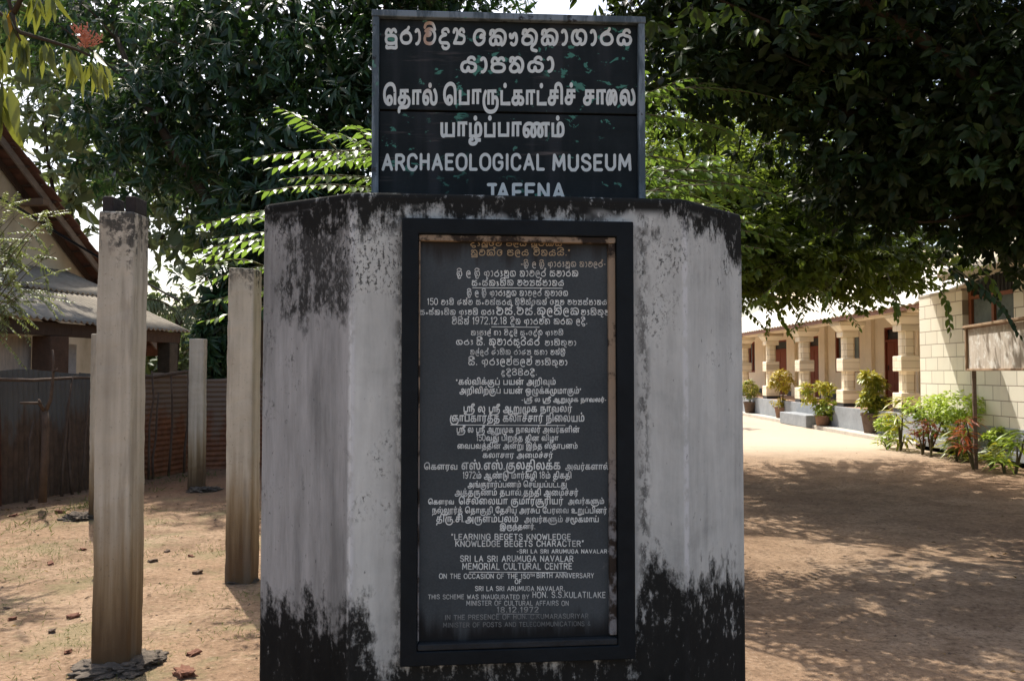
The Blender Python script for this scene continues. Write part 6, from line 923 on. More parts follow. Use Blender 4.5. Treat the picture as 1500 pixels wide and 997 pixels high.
_c = sm2.mix(sm2.math('MULTIPLY', sm2.step(_g, .595, .62), sm2.step(sm2.noise(sm2.map(_p, (1, 1, 1), (1, 0, 7)), 3.4, 3, .5), .47, .55)), _c, (.06, .19, .15))
_c = sm2.mix(sm2.math('MULTIPLY', sm2.step(_g, .665, .685, 0, .9), 1), _c, (.07, .19, .15))
sm2.col(_c); sm2.bump(sm2.math('ADD', _l, _a), .3, .004)
fm = NT('worn_frame_paint', .65, .3); _p = fm.obj(); _n1 = fm.noise(_p, 26, 5, .7); _z = fm.sep(_p)[2]
_c = fm.mix(fm.step(fm.noise(fm.map(_p, (1, 1, .25)), 14, 5, .7), .42, .58), (.06, .085, .10), (.17, .215, .245)); _c = fm.mix(fm.step(_n1, .60, .66), _c, (.025, .028, .03)); fm.col(fm.mix(fm.step(fm.noise(_p, 9, 4, .6), .64, .68), _c, (.09, .22, .17))); fm.bump(_n1, .3, .004)
a0, t1 = sp(546.5, 17.5); a1, _ = sp(942.5, 15.5); fw = .0245; sep_z = sp(740, 165)[1]
M_SIGN = sm2.m
ob1 = MB().box(a0+fw, a1-fw, .0, .018, sep_z+.0035, t1-fw).build('upper_panel', M_SIGN, sb, bevel=.002)
ob2 = MB().box(a0+fw, a1-fw, .0015, .019, .002, sep_z-.0035).build('lower_panel', M_SIGN, sb, bevel=.002)
MB().box(a0+fw, a1-fw, .0205, .03, .002, t1-fw).build('backing', M_DARK, sb)
o = MB(); o.box(a0, a0+fw-.0005, -.022, .04, .001, t1-fw-.0005); o.build('frame_stile', fm.m, sb, bevel=.003)
o = MB(); o.box(a1-fw+.0005, a1, -.022, .04, .001, t1-fw-.0005); o.build('frame_stile', fm.m, sb, bevel=.003)
o = MB(); o.box(a0-.003, a1+.003, -.024, .042, t1-fw, t1); o.build('frame_rail', fm.m, sb, bevel=.003)
M_WHT = NT('white_sign_paint', .65, .3); _n = M_WHT; _p = _n.obj(); _w = _n.noise(_p, 20, 5, .7)
_c = _n.mix(_n.step(_n.noise(_p, 45, 4, .7), .52, .74, 0, .35), (.60, .655, .63), (.37, .41, .395)); _c = _n.mix(_n.step(_w, .69, .72), _c, (.05, .07, .07))
_x, _y, _z = _n.sep(_p); _dx = _n.math('MULTIPLY', _n.math('SUBTRACT', _x, sp(625, 60)[0]), 26.); _c = _n.mix(_n.math('MULTIPLY', _n.step(_n.math('ADD', _n.math('ABSOLUTE', _dx), _n.math('MULTIPLY', _w, .8)), 1.25, .5, 0, .75), _n.step(_z, sep_z+.02, sep_z+.22)), _c, (.36, .17, .07)); _n.col(_c); M_WHT = _n.m
SL = [('S','පfරaවiදY',563.5,682,64,21),('S','eකuතgකaගaරය',692.5,926,65.5,21),('S','යaපනයa',674,812,105,20.5),
      ('T',TLINE['a'],561,641,153,21),('T',TLINE['b'],649,843,153,21),('T',TLINE['c']+['\u0bc8']+TLINE['cl'],854,931,153,21)]
SL2 = [('T',TLINE['d'],645,827,200,20.5),('L','ARCHAEOLOGICAL',559,798,248,21),('L','MUSEUM',809,925,248.5,21),('L','JAFFNA',709,828,292,22)]
def sign_text(lst, c, parent, hw):
    for k, (kind, txt, x0, x1, b, h) in enumerate(lst):
        u0, v0 = sp(x0, b, c); u1, v1 = sp(x1, b, c); hh = sp(x0, b-h, c)[1]-v0
        V, F, lift = text_line(kind, txt, hw*(.95 if kind == 'L' else 1), u0, u1, v0, hh, v1, .025, 40+k)
        letters_obj([(V, F, lift)], M_WHT, parent, 'lettering', c)
sign_text(SL, -.0007, ob1, .118); sign_text(SL2, .0008, ob2, .118)
MB().box(a0+.02, a0+.07, .043, .09, .001, t1-.1).build('brace', M_WOOD, sb); MB().box(a1-.07, a1-.02, .043, .09, .001, t1-.1).build('brace', M_WOOD, sb)
# ---------------------------------------------------------------- trees
M_BARK = simple('grey_brown_bark', (.055, .043, .031), .95, .4, 5, .9, .1, (1, 1, .35))
M_TWIG = simple('green_brown_twig', (.10, .085, .04), .85, .3, 8, .3)
LM_MANGO = leaf_mat('mango_leaf', (.012, .030, .014), (.026, .060, .026), (.055, .12, .04), .38, .4, .24)
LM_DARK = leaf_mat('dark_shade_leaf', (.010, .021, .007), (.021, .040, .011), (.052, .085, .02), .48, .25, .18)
LM_LIGHT = leaf_mat('fresh_green_leaf', (.045, .10, .022), (.085, .165, .035), (.15, .24, .06), .4, .45, .42, (.30, .46, .05))
LM_MID = leaf_mat('mid_green_leaf', (.05, .085, .016), (.095, .15, .028), (.16, .22, .045), .42, .45, .5, (.34, .44, .05))
LM_FAR = leaf_mat('pale_far_leaf', (.07, .10, .06), (.12, .165, .09), (.18, .23, .12), .5, .4, .35)
LM_FINE = leaf_mat('fine_grey_green_leaf', (.06, .09, .035), (.11, .15, .06), (.19, .22, .10), .5, .4, .35)
rng = np.random.default_rng(11)
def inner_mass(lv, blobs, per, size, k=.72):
    """large leaves added deep inside the crown, shade painted into their dark tone"""
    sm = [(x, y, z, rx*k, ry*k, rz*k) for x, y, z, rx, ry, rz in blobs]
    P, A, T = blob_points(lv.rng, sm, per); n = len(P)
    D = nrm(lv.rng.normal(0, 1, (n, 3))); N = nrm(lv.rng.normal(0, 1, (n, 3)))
    lv.add(P, D, N, size*lv.rng.uniform(.6, 1.2, n), size*.5, lv.rng.uniform(0, .35, n))  # low tones paint in the shade of the inner crown
def trunk_and_limbs(root, base, fork, blobs, r0, m, seed, origin, ns=2):
    r = np.random.default_rng(seed); o = MB(); b = np.array(base, float)-origin; f = np.array(fork, float)-origin
    limb(o, b, f, r0, r0*.7, r, .05, 8, 10); o.build('trunk', m, root, True)
    for bl in blobs:
        o = MB(); c = np.array(bl[:3])-origin; p = limb(o, f, c, r0*.45, r0*.12, r, .12, 9, 7)
        for q in range(ns*3):
            e = c+nrm(r.normal(0, 1, 3))*np.array(bl[3:])*.8; limb(o, p[r.integers(4, 9)], e, r0*.10, .006, r, .12, 6, 5)
        o.build('branch', m, root, True)
def crown_tree(name, label, base, fork, blobs, per, k, L, wr, droop, leafm, r0, seed, inner=None, group=None, spread=.7, tonebias=0, cat='tree'):
    org = np.array(base, float); t = thing(name, label, cat, base, 0, group); lv = Leaves(seed)
    P, A, T = blob_points(lv.rng, blobs, per)
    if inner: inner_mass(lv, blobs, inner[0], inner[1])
    lv.rosettes(P, A+lv.rng.normal(0, .35, P.shape), k, L, wr, droop, np.clip(T+tonebias, 0, 1), spread)
    for a in (lv.P,): lv.P = [p-org for p in lv.P]
    trunk_and_limbs(t, base, fork, blobs, r0, M_BARK, seed, org)
    lv.build('crown', leafm, t); return t

# 1 the big mango tree behind the fence
mb_ = [(-4.6, 15.8, 7.6, 3.0, 2.2, 2.2), (-2.0, 15.6, 6.3, 2.2, 2.0, 2.0), (-6.6, 16.2, 6.2, 1.9, 1.8, 1.5), (-3.9, 15.0, 4.9, 1.9, 1.7, 1.3), (-1.7, 15.6, 8.8, 2.0, 2, 1.5), (-8.3, 17.5, 9.2, 3.0, 2.5, 1.6), (-4.3, 15.3, 3.5, .9, .9, .9), (-2.6, 15.3, 3.9, 1.1, 1.0, 1.1), (-5.2, 15.1, 2.2, .42, .42, 1.2)]
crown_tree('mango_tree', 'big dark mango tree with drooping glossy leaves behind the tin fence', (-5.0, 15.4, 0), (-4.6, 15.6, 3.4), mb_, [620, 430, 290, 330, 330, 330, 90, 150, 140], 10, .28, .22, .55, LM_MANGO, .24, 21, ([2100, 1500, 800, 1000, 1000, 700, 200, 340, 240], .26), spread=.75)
# ivy clad lower trunk reads as a dark mass
# 2 the fresh green tree just behind the memorial block, with sprays of paired leaves
def spray_tree(name, label, base, height, seed, targets, nrand, leafm, L, box, wr=.42, k=(18, 26), r0=.09, cat='tree', sub=3):
    r = np.random.default_rng(seed); org = np.array(base, float); t = thing(name, label, cat, base); lv = Leaves(seed)
    o = MB(); top = np.array([r.normal(0, .15), r.normal(0, .15), height]); tp = limb(o, (0, 0, -.1), top, r0, r0*.4, r, .04, 10, 8); o.build('trunk', M_BARK, t, True)
    tg = [np.array(q, float)-org for q in targets]
    x0, x1, y0, y1, z0, z1 = box
    for _ in range(nrand): tg.append(np.array([r.uniform(x0, x1), r.uniform(y0, y1), r.uniform(z0, z1)])-org)
    o = MB()
    for g in tg:
        s = tp[min(9, max(3, int(10*(g[2]-.5)/height)))]
        mid = (s+g)/2+np.array([0, 0, .22*np.linalg.norm(g-s)]); p = bez(s, mid, g, 12)
        o.tube(p, list(np.linspace(r0*.28, .004, 12)), 5)
        tone = float(np.clip(.35+.25*r.normal()+.12*(g[2]+org[2]-3), .1, .95))
        lv.spray(p[4:], 0, L, wr, tone, .35, .042)
        for q in range(sub):
            i = int(r.integers(3, 10)); d = nrm(p[i+1]-p[i]); sd = nrm(np.cross(d, np.array([0, 0, 1.])))*r.choice([-1, 1])
            e = p[i]+(d*.7+sd*r.uniform(.4, .9)+np.array([0, 0, r.uniform(-.15, .2)]))*r.uniform(.45, .9)
            pp = bez(p[i], (p[i]+e)/2+np.array([0, 0, .10]), e, 8); o.tube(pp, list(np.linspace(.008, .003, 8)), 4)
            lv.spray(pp, 0, L*.9, wr, tone+r.normal(0, .12), .35, .042)
    o.build('branch', M_TWIG, t, True); lv.build('crown', leafm, t); return t
tgt = [at(368, 232, 6.3), at(388, 280, 6.0), at(400, 246, 6.6), at(300, 328, 6.6), at(296, 365, 6.7), at(290, 415, 6.9), at(320, 350, 6.4), at(300, 470, 7.0), at(288, 380, 7.0), at(420, 262, 5.8), at(440, 235, 6.0), at(310, 440, 6.8),
       at(480, 225, 6.0), at(520, 232, 5.8), at(1010, 268, 6.6), at(1060, 272, 6.4), at(1100, 262, 6.6), at(1135, 350, 6.9), at(1120, 365, 6.6), at(1150, 290, 7.0), at(985, 282, 6.0), at(1040, 300, 6.2), at(1110, 330, 6.4)]
spray_tree('spray_leaved_tree', 'fresh green tree with arching sprays of paired leaves behind the memorial block', (.25, 7.6, 0), 3.6, 5, tgt, 26, LM_LIGHT, .112, (.1, 2.6, 6.8, 9.2, 2.6, 4.2))
# 3 mid green tree spreading low over the yard, its flat sprays in front of the verandah roof
b3 = [(2.6, 11.6, 3.6, 2.1, 1.8, 1.1), (4.6, 12.4, 3.45, 2.2, 1.8, 1.0), (3.3, 11.0, 2.95, 1.2, 1.0, .5), (4.9, 11.6, 3.0, 1.3, 1.0, .45), (2.9, 12.0, 5.4, 2.3, 1.9, 1.3), (5.6, 13.4, 4.9, 2.0, 1.8, 1.2), (2.4, 15.6, 4.4, 2.2, 1.9, 1.3), (5.0, 16.6, 4.7, 2.4, 1.9, 1.4), (3.6, 15.5, 6.6, 2.6, 2.2, 1.6)]
org3 = np.array((2.9, 12.6, 0)); t3 = thing('rain_tree', 'mid green tree spreading low flat layers of small leaves over the yard', 'tree', org3); lv = Leaves(33); r3 = np.random.default_rng(33); o3 = MB()
tr = MB(); tp = limb(tr, (0, 0, -.1), (.1, -.2, 3.1), .15, .10, r3, .03, 9, 10); tr.build('trunk', M_BARK, t3, True)
for bi, (x, y, z, rx, ry, rz) in enumerate(b3):
    P, A, T = blob_points(lv.rng, [(x-org3[0], y-org3[1], z, rx, ry, rz)], [190]); lv.rosettes(P, A, 8, .11, .46, .4, T, .75)
    for q in range(24):
        g = np.array([x, y, z])+nrm(r3.normal(0, 1, 3))*np.array([rx, ry, rz])*r3.uniform(.6, 1.05)-org3
        p = bez(tp[-1], (tp[-1]+g)/2+np.array([0, 0, .25]), g, 10); o3.tube(p, list(np.linspace(.035, .004, 10)), 5)
        tone = float(np.clip(.45+.2*r3.normal(), .05, .95)); lv.spray(p[3:], 0, .115, .46, tone, .35, .04)
        for k in range(7):
            i = int(r3.integers(3, 9)); d = nrm(p[i]-p[i-1]); e = p[i]+nrm(d*.5+r3.normal(0, .6, 3)*np.array([1, 1, .35]))*r3.uniform(.5, 1.0)
            pp = bez(p[i], (p[i]+e)/2+np.array([0, 0, .08]), e, 7); lv.spray(pp, 0, .11, .46, tone+r3.normal(0, .12), .35, .038)
            o3.tube(pp, list(np.linspace(.006, .003, 7)), 3)
inner_mass(lv, [(x-org3[0], y-org3[1], z, rx, ry, rz) for x, y, z, rx, ry, rz in b3], [500, 500, 120, 120]+[450]*5, .17, .8)  # filler leaves added so the crown casts denser shade
o3.build('branch', M_BARK, t3, True); lv.build('crown', LM_MID, t3)
# low fringe of that tree hanging before the verandah roof
# 4 the very dark tree overhanging from the right
b4 = [(4.6, 8.6, 4.4, 2.2, 1.8, 1.2), (2.5, 8.4, 4.9, 1.6, 1.5, .95), (5.8, 7.6, 4.0, 1.9, 1.6, 1.25), (3.6, 8.6, 6.1, 2.6, 2.2, 1.5), (6.2, 9.6, 5.2, 2.4, 2.0, 1.6), (5.6, 9.2, 3.35, 1.6, 1.3, .75), (1.9, 8.8, 5.7, 1.1, 1.2, .8), (4.0, 9.2, 3.65, 1.1, 1.2, .6), (4.4, 5.6, 5.6, 2.3, 1.9, 1.0), (1.2, 7.3, 5.7, 1.6, 1.0, .7)]  # last lobe hangs above the view, added to shade the near ground
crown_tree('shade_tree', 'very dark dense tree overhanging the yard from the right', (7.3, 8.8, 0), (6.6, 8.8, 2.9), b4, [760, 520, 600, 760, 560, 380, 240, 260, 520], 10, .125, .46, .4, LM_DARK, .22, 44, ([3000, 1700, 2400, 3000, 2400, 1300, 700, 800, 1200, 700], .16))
r4 = np.random.default_rng(8); lv = Leaves(88); o = MB(); t4 = bpy.data.objects['shade_tree']; g4 = np.array((7.3, 8.8, 0))
for pts, n in (([at(1400, 395, 7.0), at(1440, 420, 6.9), at(1470, 450, 6.8), at(1493, 490, 6.75)], 20), ([at(1375, 420, 7.1), at(1388, 445, 7.1), at(1392, 485, 7.1)], 10), ([at(1430, 385, 7.0), at(1452, 410, 7.0), at(1462, 430, 7.0)], 11), ([at(1375, 380, 7.4), at(1420, 415, 7.2), at(1455, 440, 7.0)], 14),
               ([at(1300, 400, 7.6), at(1312, 440, 7.5), at(1314, 470, 7.5)], 9), ([at(1240, 390, 8), at(1215, 425, 8), at(1205, 455, 8)], 10), ([at(1150, 405, 8), at(1120, 430, 8), at(1100, 448, 8)], 12)):
    p = np.array([tuple(q) for q in pts])-g4; pp = np.concatenate([bez(p[i], (p[i]+p[i+1])/2, p[i+1], 4) for i in range(len(p)-1)])
    o = MB().tube(pp, list(np.linspace(.006, .003, len(pp))), 4); lv = Leaves(88+n); lv.spray(pp, 0, .085, .45, .4, .6, .026); sp_ = o.build('hanging_twig', M_TWIG, t4, True); lv.build('leaves', LM_DARK if n > 12 else LM_MID, sp_)
# a few nearer brighter leaves at its top left
lv = Leaves(89); P = np.array([tuple(at(x, y, Y)) for x, y, Y in ((1015, 8, 5), (1040, 18, 5.1), (1085, 22, 5.2), (1110, 40, 5.2), (1070, 5, 5), (1160, 10, 5.3), (1230, 110, 6.3), (1262, 100, 6.2), (960, 30, 5.6), (1000, 40, 5.8))])
for q in P-g4: lv = Leaves(int(abs(q[0])*100)); lv.rosettes(q[None], np.array([[0, -.3, -.6]]), 7, .10, .5, .6, np.full(1, .5), .8); lv.build('leaf_sprig', LM_DARK, t4)

# 5 trees further back
far = [('far_tree', 'pale green tree far behind the gable of the old house', (-13.5, 27, 0), (-13.5, 27, 4), [(-13.5, 27, 9, 4.5, 3, 3.6), (-10, 28, 6.8, 3.2, 3, 3), (-15, 27, 13, 3.5, 3, 2.6)], [330, 260, 220], LM_FAR),
       ('far_tree', 'pale green bushy tree standing in the gap behind the tin fence', (-8.6, 29, 0), (-8.6, 29, 1.5), [(-11.2, 29.5, 2.0, 2.2, 1.6, 1.9), (-8.6, 29, 2.6, 2.2, 1.8, 2.5), (-5.4, 30, 3.4, 3.0, 2.2, 3.2), (-10, 33, 1.2, 6, 2, 1.6)], [200, 240, 280, 260], LM_FAR),
       ('far_tree', 'green tree beyond the yard, filling the gap behind the memorial block', (2.2, 26, 0), (2.2, 26, 3), [(.6, 28, 5.0, 3.0, 2.5, 3.2), (3.2, 29, 4.6, 2.4, 2.5, 2.6), (-2.0, 29, 7.0, 3.0, 2.5, 3.0)], [330, 260, 200], LM_MID)]
for i, (nm_, lab, base, fork, bl, per, mm) in enumerate(far):
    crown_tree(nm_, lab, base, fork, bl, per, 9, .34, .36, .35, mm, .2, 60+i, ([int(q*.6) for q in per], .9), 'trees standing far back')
# palm in the gap
pa = thing('coconut_palm', 'small coconut palm showing between the old house and the memorial block', 'palm', (-10.6, 26.5, 0)); o = MB(); o.tube([(0, 0, -.1), (.1, 0, 1.8), (.25, 0, 3.4)], [.16, .13, .1], 8); o.build('trunk', M_BARK, pa, True)
lv = Leaves(9); o = MB(); rp = np.random.default_rng(3)
for k in range(18):
    a = k*2*PI/18+rp.uniform(-.2, .2); ln = rp.uniform(1.7, 2.6); up = rp.uniform(.3, 1.4); s = np.array([.25, 0, 3.4]); e = s+np.array([math.cos(a)*ln, math.sin(a)*ln, up-1.2]); p = bez(s, (s+e)/2+np.array([0, 0, .9]), e, 10); o.tube(p, list(np.linspace(.025, .006, 10)), 4); lv.spray(p[1:], 60, .55, .07, .5, .9)
o.build('frond_stem', M_TWIG, pa); lv.build('frond', LM_FAR, pa)

# 6 near mango bough entering at the top left
bo = thing('young_mango_tree', 'near mango bough with yellow green leaves and a pink flower head, entering top left', 'tree', (-3.0, 3.6, 0)); g6 = np.array((-3.0, 3.6, 0)); r6 = np.random.default_rng(2)
o = MB(); limb(o, (0, 0, -.1), (-.05, 0, 3.2), .07, .045, r6, .03, 8, 8); o.build('trunk', M_BARK, bo, True)
lv = Leaves(17); o = MB(); fl = MB()
def P6(x, y, Y=3.6): return np.array(tuple(at(x, y, Y)))-g6
for pts in ([(-.05, 0, 3.2), P6(-10, 10), P6(30, 48), P6(65, 58), P6(110, 72), P6(132, 82)], [P6(18, 20), P6(22, 45), P6(30, 60)], [P6(10, -20), P6(14, 5), P6(20, 30)], [(-.05, 0, 2.9), P6(-40, 100, 3.3), P6(-12, 110, 3.2), P6(4, 125, 3.2)], [P6(20, 20), P6(40, -20), P6(60, -40)]):
    p = [np.array(q) for q in pts]; MB().tube(p, list(np.linspace(.012, .005, len(p))), 6).build('branch', M_BARK, bo, True)
def hang(c, n, L, tone, spread=.35, droop=1.2): lv.rosettes(np.array([c]), np.array([[.2, -.1, -.4]]), n, L, .2, droop, np.array([tone]), spread, .15)
for (x, y, n, L, tn) in ((132, 84, 9, .14, .75), (150, 92, 6, .12, .85), (66, 60, 8, .13, .55), (34, 58, 8, .14, .5), (22, 40, 7, .15, .6), (110, 74, 6, .13, .7), (50, -12, 8, .14, .35), (75, -15, 6, .14, .4), (8, 10, 6, .13, .45), (95, 68, 5, .1, .7)): hang(P6(x, y), n, L, tn)
for (x, y, n, L, tn) in ((2, 118, 8, .2, .5), (-4, 60, 7, .16, .6), (-4, 150, 6, .17, .5)): hang(P6(x, y, 3.2), n, L, tn)
LM_YM = leaf_mat('yellow_green_mango_leaf', (.04, .06, .02), (.10, .13, .03), (.20, .21, .05), .4, .45, .4)
lv.build('crown', LM_YM, bo)
lv = Leaves(18); lv.rosettes(np.array([P6(17, 6)]), np.array([[0, 0, -1.]]), 2, .13, .22, 1.2, np.array([.9]), .25); lv.build('yellow_leaf', leaf_mat('yellowed_leaf', (.42, .22, .02), (.5, .28, .03), (.55, .33, .04), .5, .3, .4, (.6, .35, .03)), bo)
for k in range(26):
    s = P6(126, 66)+r6.normal(0, .006, 3); e = s+np.array([r6.normal(0, .03), r6.normal(0, .03), r6.uniform(.02, .075)]); fl.tube([s, (s+e)/2+r6.normal(0, .004, 3), e], .0016, 4)
    for q in range(5): c = s+(e-s)*r6.uniform(.4, 1)+r6.normal(0, .006, 3); fl.box(c[0]-.0028, c[0]+.0028, c[1]-.0028, c[1]+.0028, c[2]-.0028, c[2]+.0028)
fl.build('flower_head', simple('pink_blossom', (.50, .22, .15), .8, .3, 30, 0), bo)
# 7 wispy fine leaved bush on the far left
wi = thing('wispy_shrub', 'wispy shrub with tiny grey green leaves before the cream gable', 'shrub', (-5.3, 7.6, 0)); g7 = np.array((-5.3, 7.6, 0)); r7 = np.random.default_rng(6); lv = Leaves(66); o = MB()
for k in range(34):
    e = np.array(tuple(at(r7.uniform(-60, 92), r7.uniform(285, 440), r7.uniform(7.0, 8.0))))-g7
    s = np.array([r7.normal(0, .1), r7.normal(0, .1), 0]); p = bez(s, s*.5+e*.5+np.array([-.3, 0, .9]), e, 14); o.tube(p, list(np.linspace(.012, .002, 14)), 4)
    for q in range(7):
        i = int(r7.integers(8, 13)); ee = p[i]+r7.normal(0, .16, 3)+np.array([.08, 0, -.03]); pp = bez(p[i], (p[i]+ee)/2+np.array([0, 0, .03]), ee, 6); o.tube(pp, .0018, 3); lv.spray(pp, 30, .036, .5, r7.uniform(.3, .9))
o.build('stem', M_TWIG, wi, True); lv.build('foliage', LM_FINE, wi)
# 8 far wood closing the view beyond the yard
lv = Leaves(90); P, A, T = blob_points(lv.rng, [(x, 62+5*math.sin(x), 2.5+1.2*math.sin(x*.7), 5.5, 3.0, 4.0+1.5*math.sin(x*1.3)) for x in range(-56, 10, 5)], [230]*14)
lv.rosettes(P, A, 8, .75, .42, .3, T, .8); tag(lv.build('distant_wood', LM_FAR, None), kind='stuff')
# ---------------------------------------------------------------- potted plants and the bed along the annex
M_POT = simple('terracotta_pot', (.22, .13, .09), .9, .3, 8, .3); M_POT2 = simple('dark_clay_pot', (.12, .085, .065), .9, .35, 8, .4)
LM_YEL = leaf_mat('yellow_croton_leaf', (.26, .21, .02), (.44, .34, .035), (.58, .46, .06), .4, .4, .35, (.5, .42, .04))
LM_LIME = leaf_mat('lime_hedge_leaf', (.16, .25, .03), (.32, .43, .05), (.48, .58, .09), .4, .4, .4, (.45, .58, .04))
LM_RED = leaf_mat('red_cordyline_leaf', (.07, .016, .012), (.15, .035, .02), (.40, .12, .045), .4, .4, .35, (.5, .14, .05))
LM_CRO = leaf_mat('variegated_croton_leaf', (.06, .12, .025), (.20, .24, .04), (.46, .40, .06), .4, .4, .35)
def pot(parent, r, h, m, taper=.72):
    MB().lathe([(0, .0), (r*taper, 0), (r*.93, h*.86), (r, h*.86), (r, h), (r*.88, h), (r*.85, h*.9), (0, h*.9)], 18).build('pot', m, parent, True)
def bush(lv, c, rad, n, k, L, wr, tone, droop=.3, up=.6):
    d = nrm(lv.rng.normal(0, 1, (n, 3))); q = np.array(c)+d*np.array(rad)*(lv.rng.uniform(.3, 1, (n, 1))**.5)
    lv.rosettes(q, d*.6+np.array([0, 0, up]), k, L, wr, droop, np.clip(tone+.25*d[:, 2]+lv.rng.normal(0, .1, n), 0, 1), .75)
def stems(parent, tops, r=.008, base=(0, 0, .2)):
    o = MB()
    for e in tops: o.tube([base, (np.array(base)+np.array(e))/2+np.array([.02, .01, .05]), e], [r, r*.8, r*.4], 5)
    o.build('stem', M_TWIG, parent)
PGp = 'potted plants along the verandah kerb'
KZ = .09
def potted(label, px, Y, r, h, m, fill):
    q = at(px, 600, Y); t = thing('potted_plant', label, 'potted plant', (q.x, Y, KZ), 0, PGp); pot(t, r, h, m); lv = Leaves(int(px)); mm = fill(lv, t, h); lv.build('foliage', mm, t); return t
def f1(lv, t, h): bush(lv, (0, 0, h+.45), (.30, .3, .34), 60, 8, .16, .28, .3); stems(t, [(.1, 0, h+.5), (-.1, .1, h+.4), (0, -.1, h+.6)], .012, (0, 0, h*.8)); return LM_CRO
def f2(lv, t, h): bush(lv, (0, 0, h+.85), (.40, .40, .38), 90, 8, .15, .3, .45); bush(lv, (0, 0, h+.14), (.30, .28, .14), 26, 7, .12, .4, .3); stems(t, [(.05, 0, h+.9), (-.12, .1, h+.8), (.1, -.1, h+.85)], .016, (0, 0, h*.8)); return LM_YEL
def f3(lv, t, h):
    bush(lv, (.15, 0, h+.20), (.42, .38, .24), 60, 7, .18, .34, .45)
    for x, z in ((-.30, .75), (.0, .78), (.22, .74), (-.25, .45)): bush(lv, (x*1.2, .25, h+z), (.14, .14, .14), 12, 8, .17, .3, .9); stems(t, [(x*1.2, .25, h+z)], .008, (0, 0, h*.8))
    return leaf_mat('two_tone_croton_leaf', (.06, .13, .02), (.18, .28, .03), (.42, .36, .05), .4, .4, .35)
def f4(lv, t, h):
    for x, y, z, r_ in ((-.08, 0, .85, .2), (.13, .05, .75, .2), (0, 0, .5, .24), (-.16, -.1, .25, .2), (.2, .1, .3, .2), (.05, -.1, .05, .2)): bush(lv, (x, y, h+z), (r_, r_, r_), 20, 8, .19, .34, .35+.3*z)
    stems(t, [(-.08, 0, h+.85), (.13, .05, h+.75), (.05, -.1, h+.3)], .013, (0, 0, h*.8)); return LM_CRO
potted('potted croton with dull green leaves at the far end of the kerb', 1099, 31.8, .25, .42, M_POT2, f1)
potted('round yellow croton in a small terracotta pot on the kerb', 1145, 28.4, .24, .36, M_POT, f2)
potted('low spreading potted plant with yellow tipped stems beside the cement step', 1205, 24.2, .23, .30, M_POT, f3)
potted('tall leafy croton in a big dark clay pot, nearest the annex', 1279, 21.3, .30, .50, M_POT2, f4)
def bedplant(name, label, x, y, cat='shrub', group=None): return thing(name, label, cat, (x, y, ground_h(x, y)), 0, group)
def hedge(px, Y, w, h, seed, lab, tone=.5):
    q = at(px, 600, Y); t = bedplant('lime_hedge_shrub', lab, q.x, Y, 'shrub', 'lime green shrubs in the bed'); lv = Leaves(seed)
    bush(lv, (0, 0, h*.78), (w, w*.8, h*.26), int(260*w), 8, .085, .5, tone+.2, .1, .9); bush(lv, (0, 0, h*.45), (w*.7, w*.7, h*.25), int(60*w), 7, .09, .5, .15)
    stems(t, [(lv.rng.uniform(-w, w)*.6, lv.rng.uniform(-.2, .2), h*.7) for _ in range(7)], .012, (0, 0, 0)); lv.build('foliage', LM_LIME, t)
hedge(1362, 16.9, .52, 1.1, 1, 'lime green shrub between the two dark leaved plants of the bed'); hedge(1402, 16.0, .58, 1.18, 2, 'tallest lime green shrub, in the middle of the bed'); hedge(1302, 18.2, .28, .62, 3, 'small lime green shrub at the far end of the bed, beside the kerb'); hedge(1466, 15.2, .34, .58, 4, 'low lime green shrub behind the notice board post')
def spiky(px, Y, h, m, seed, lab, name='cordyline', n=3, L=.34, tone=.5):
    q = at(px, 600, Y); t = bedplant(name, lab, q.x, Y, 'plant'); lv = Leaves(seed); tops = []
    for k in range(n):
        e = np.array([lv.rng.uniform(-.14, .14), lv.rng.uniform(-.1, .1), h*(1-.25*k)]); tops.append(tuple(e)); lv.rosettes(np.array([e]*3)+lv.rng.normal(0, .03, (3, 3)), np.array([[0, 0, 1.]]*3), 8, L, .16, .25, np.full(3, tone), .85, .5)
    stems(t, tops, .022, (0, 0, 0)); lv.build('foliage', m, t)
spiky(1318, 17.4, .98, LM_CRO, 5, 'upright dracaena with long narrow leaves at the left of the bed', 'dracaena', 4, .34, .6)
spiky(1350, 16.6, .55, LM_RED, 6, 'dark red cordyline low in the front of the bed', n=3, L=.22, tone=.2); spiky(1362, 16.1, .62, LM_RED, 7, 'dark red cordyline on a bare stem before the tallest lime shrub', n=2, L=.22, tone=.15)
spiky(1424, 14.2, .78, LM_RED, 8, 'orange red cordyline drooping beside the notice board post', n=3, L=.26, tone=.95); spiky(1400, 15.4, .5, LM_CRO, 9, 'dark green broad leaved plant under the tallest lime shrub', 'leafy_plant', 4, .34, .15)
spiky(1486, 13.6, .62, LM_LIME, 10, 'thin young plant with two upright leaves at the far right of the bed', 'young_plant', 2, .36, .3); spiky(1470, 13.7, .2, LM_LIME, 12, 'small pale green seedling on the ground at the right', 'seedling', 2, .24, .5)
spiky(1299, 17.6, .26, LM_LIME, 13, 'low green tuft at the foot of the dracaena', 'green_tuft', 3, .2, .3); spiky(1450, 14.3, .3, LM_CRO, 14, 'low straggling plant at the foot of the annex plinth', 'straggling_plant', 3, .3, .3)

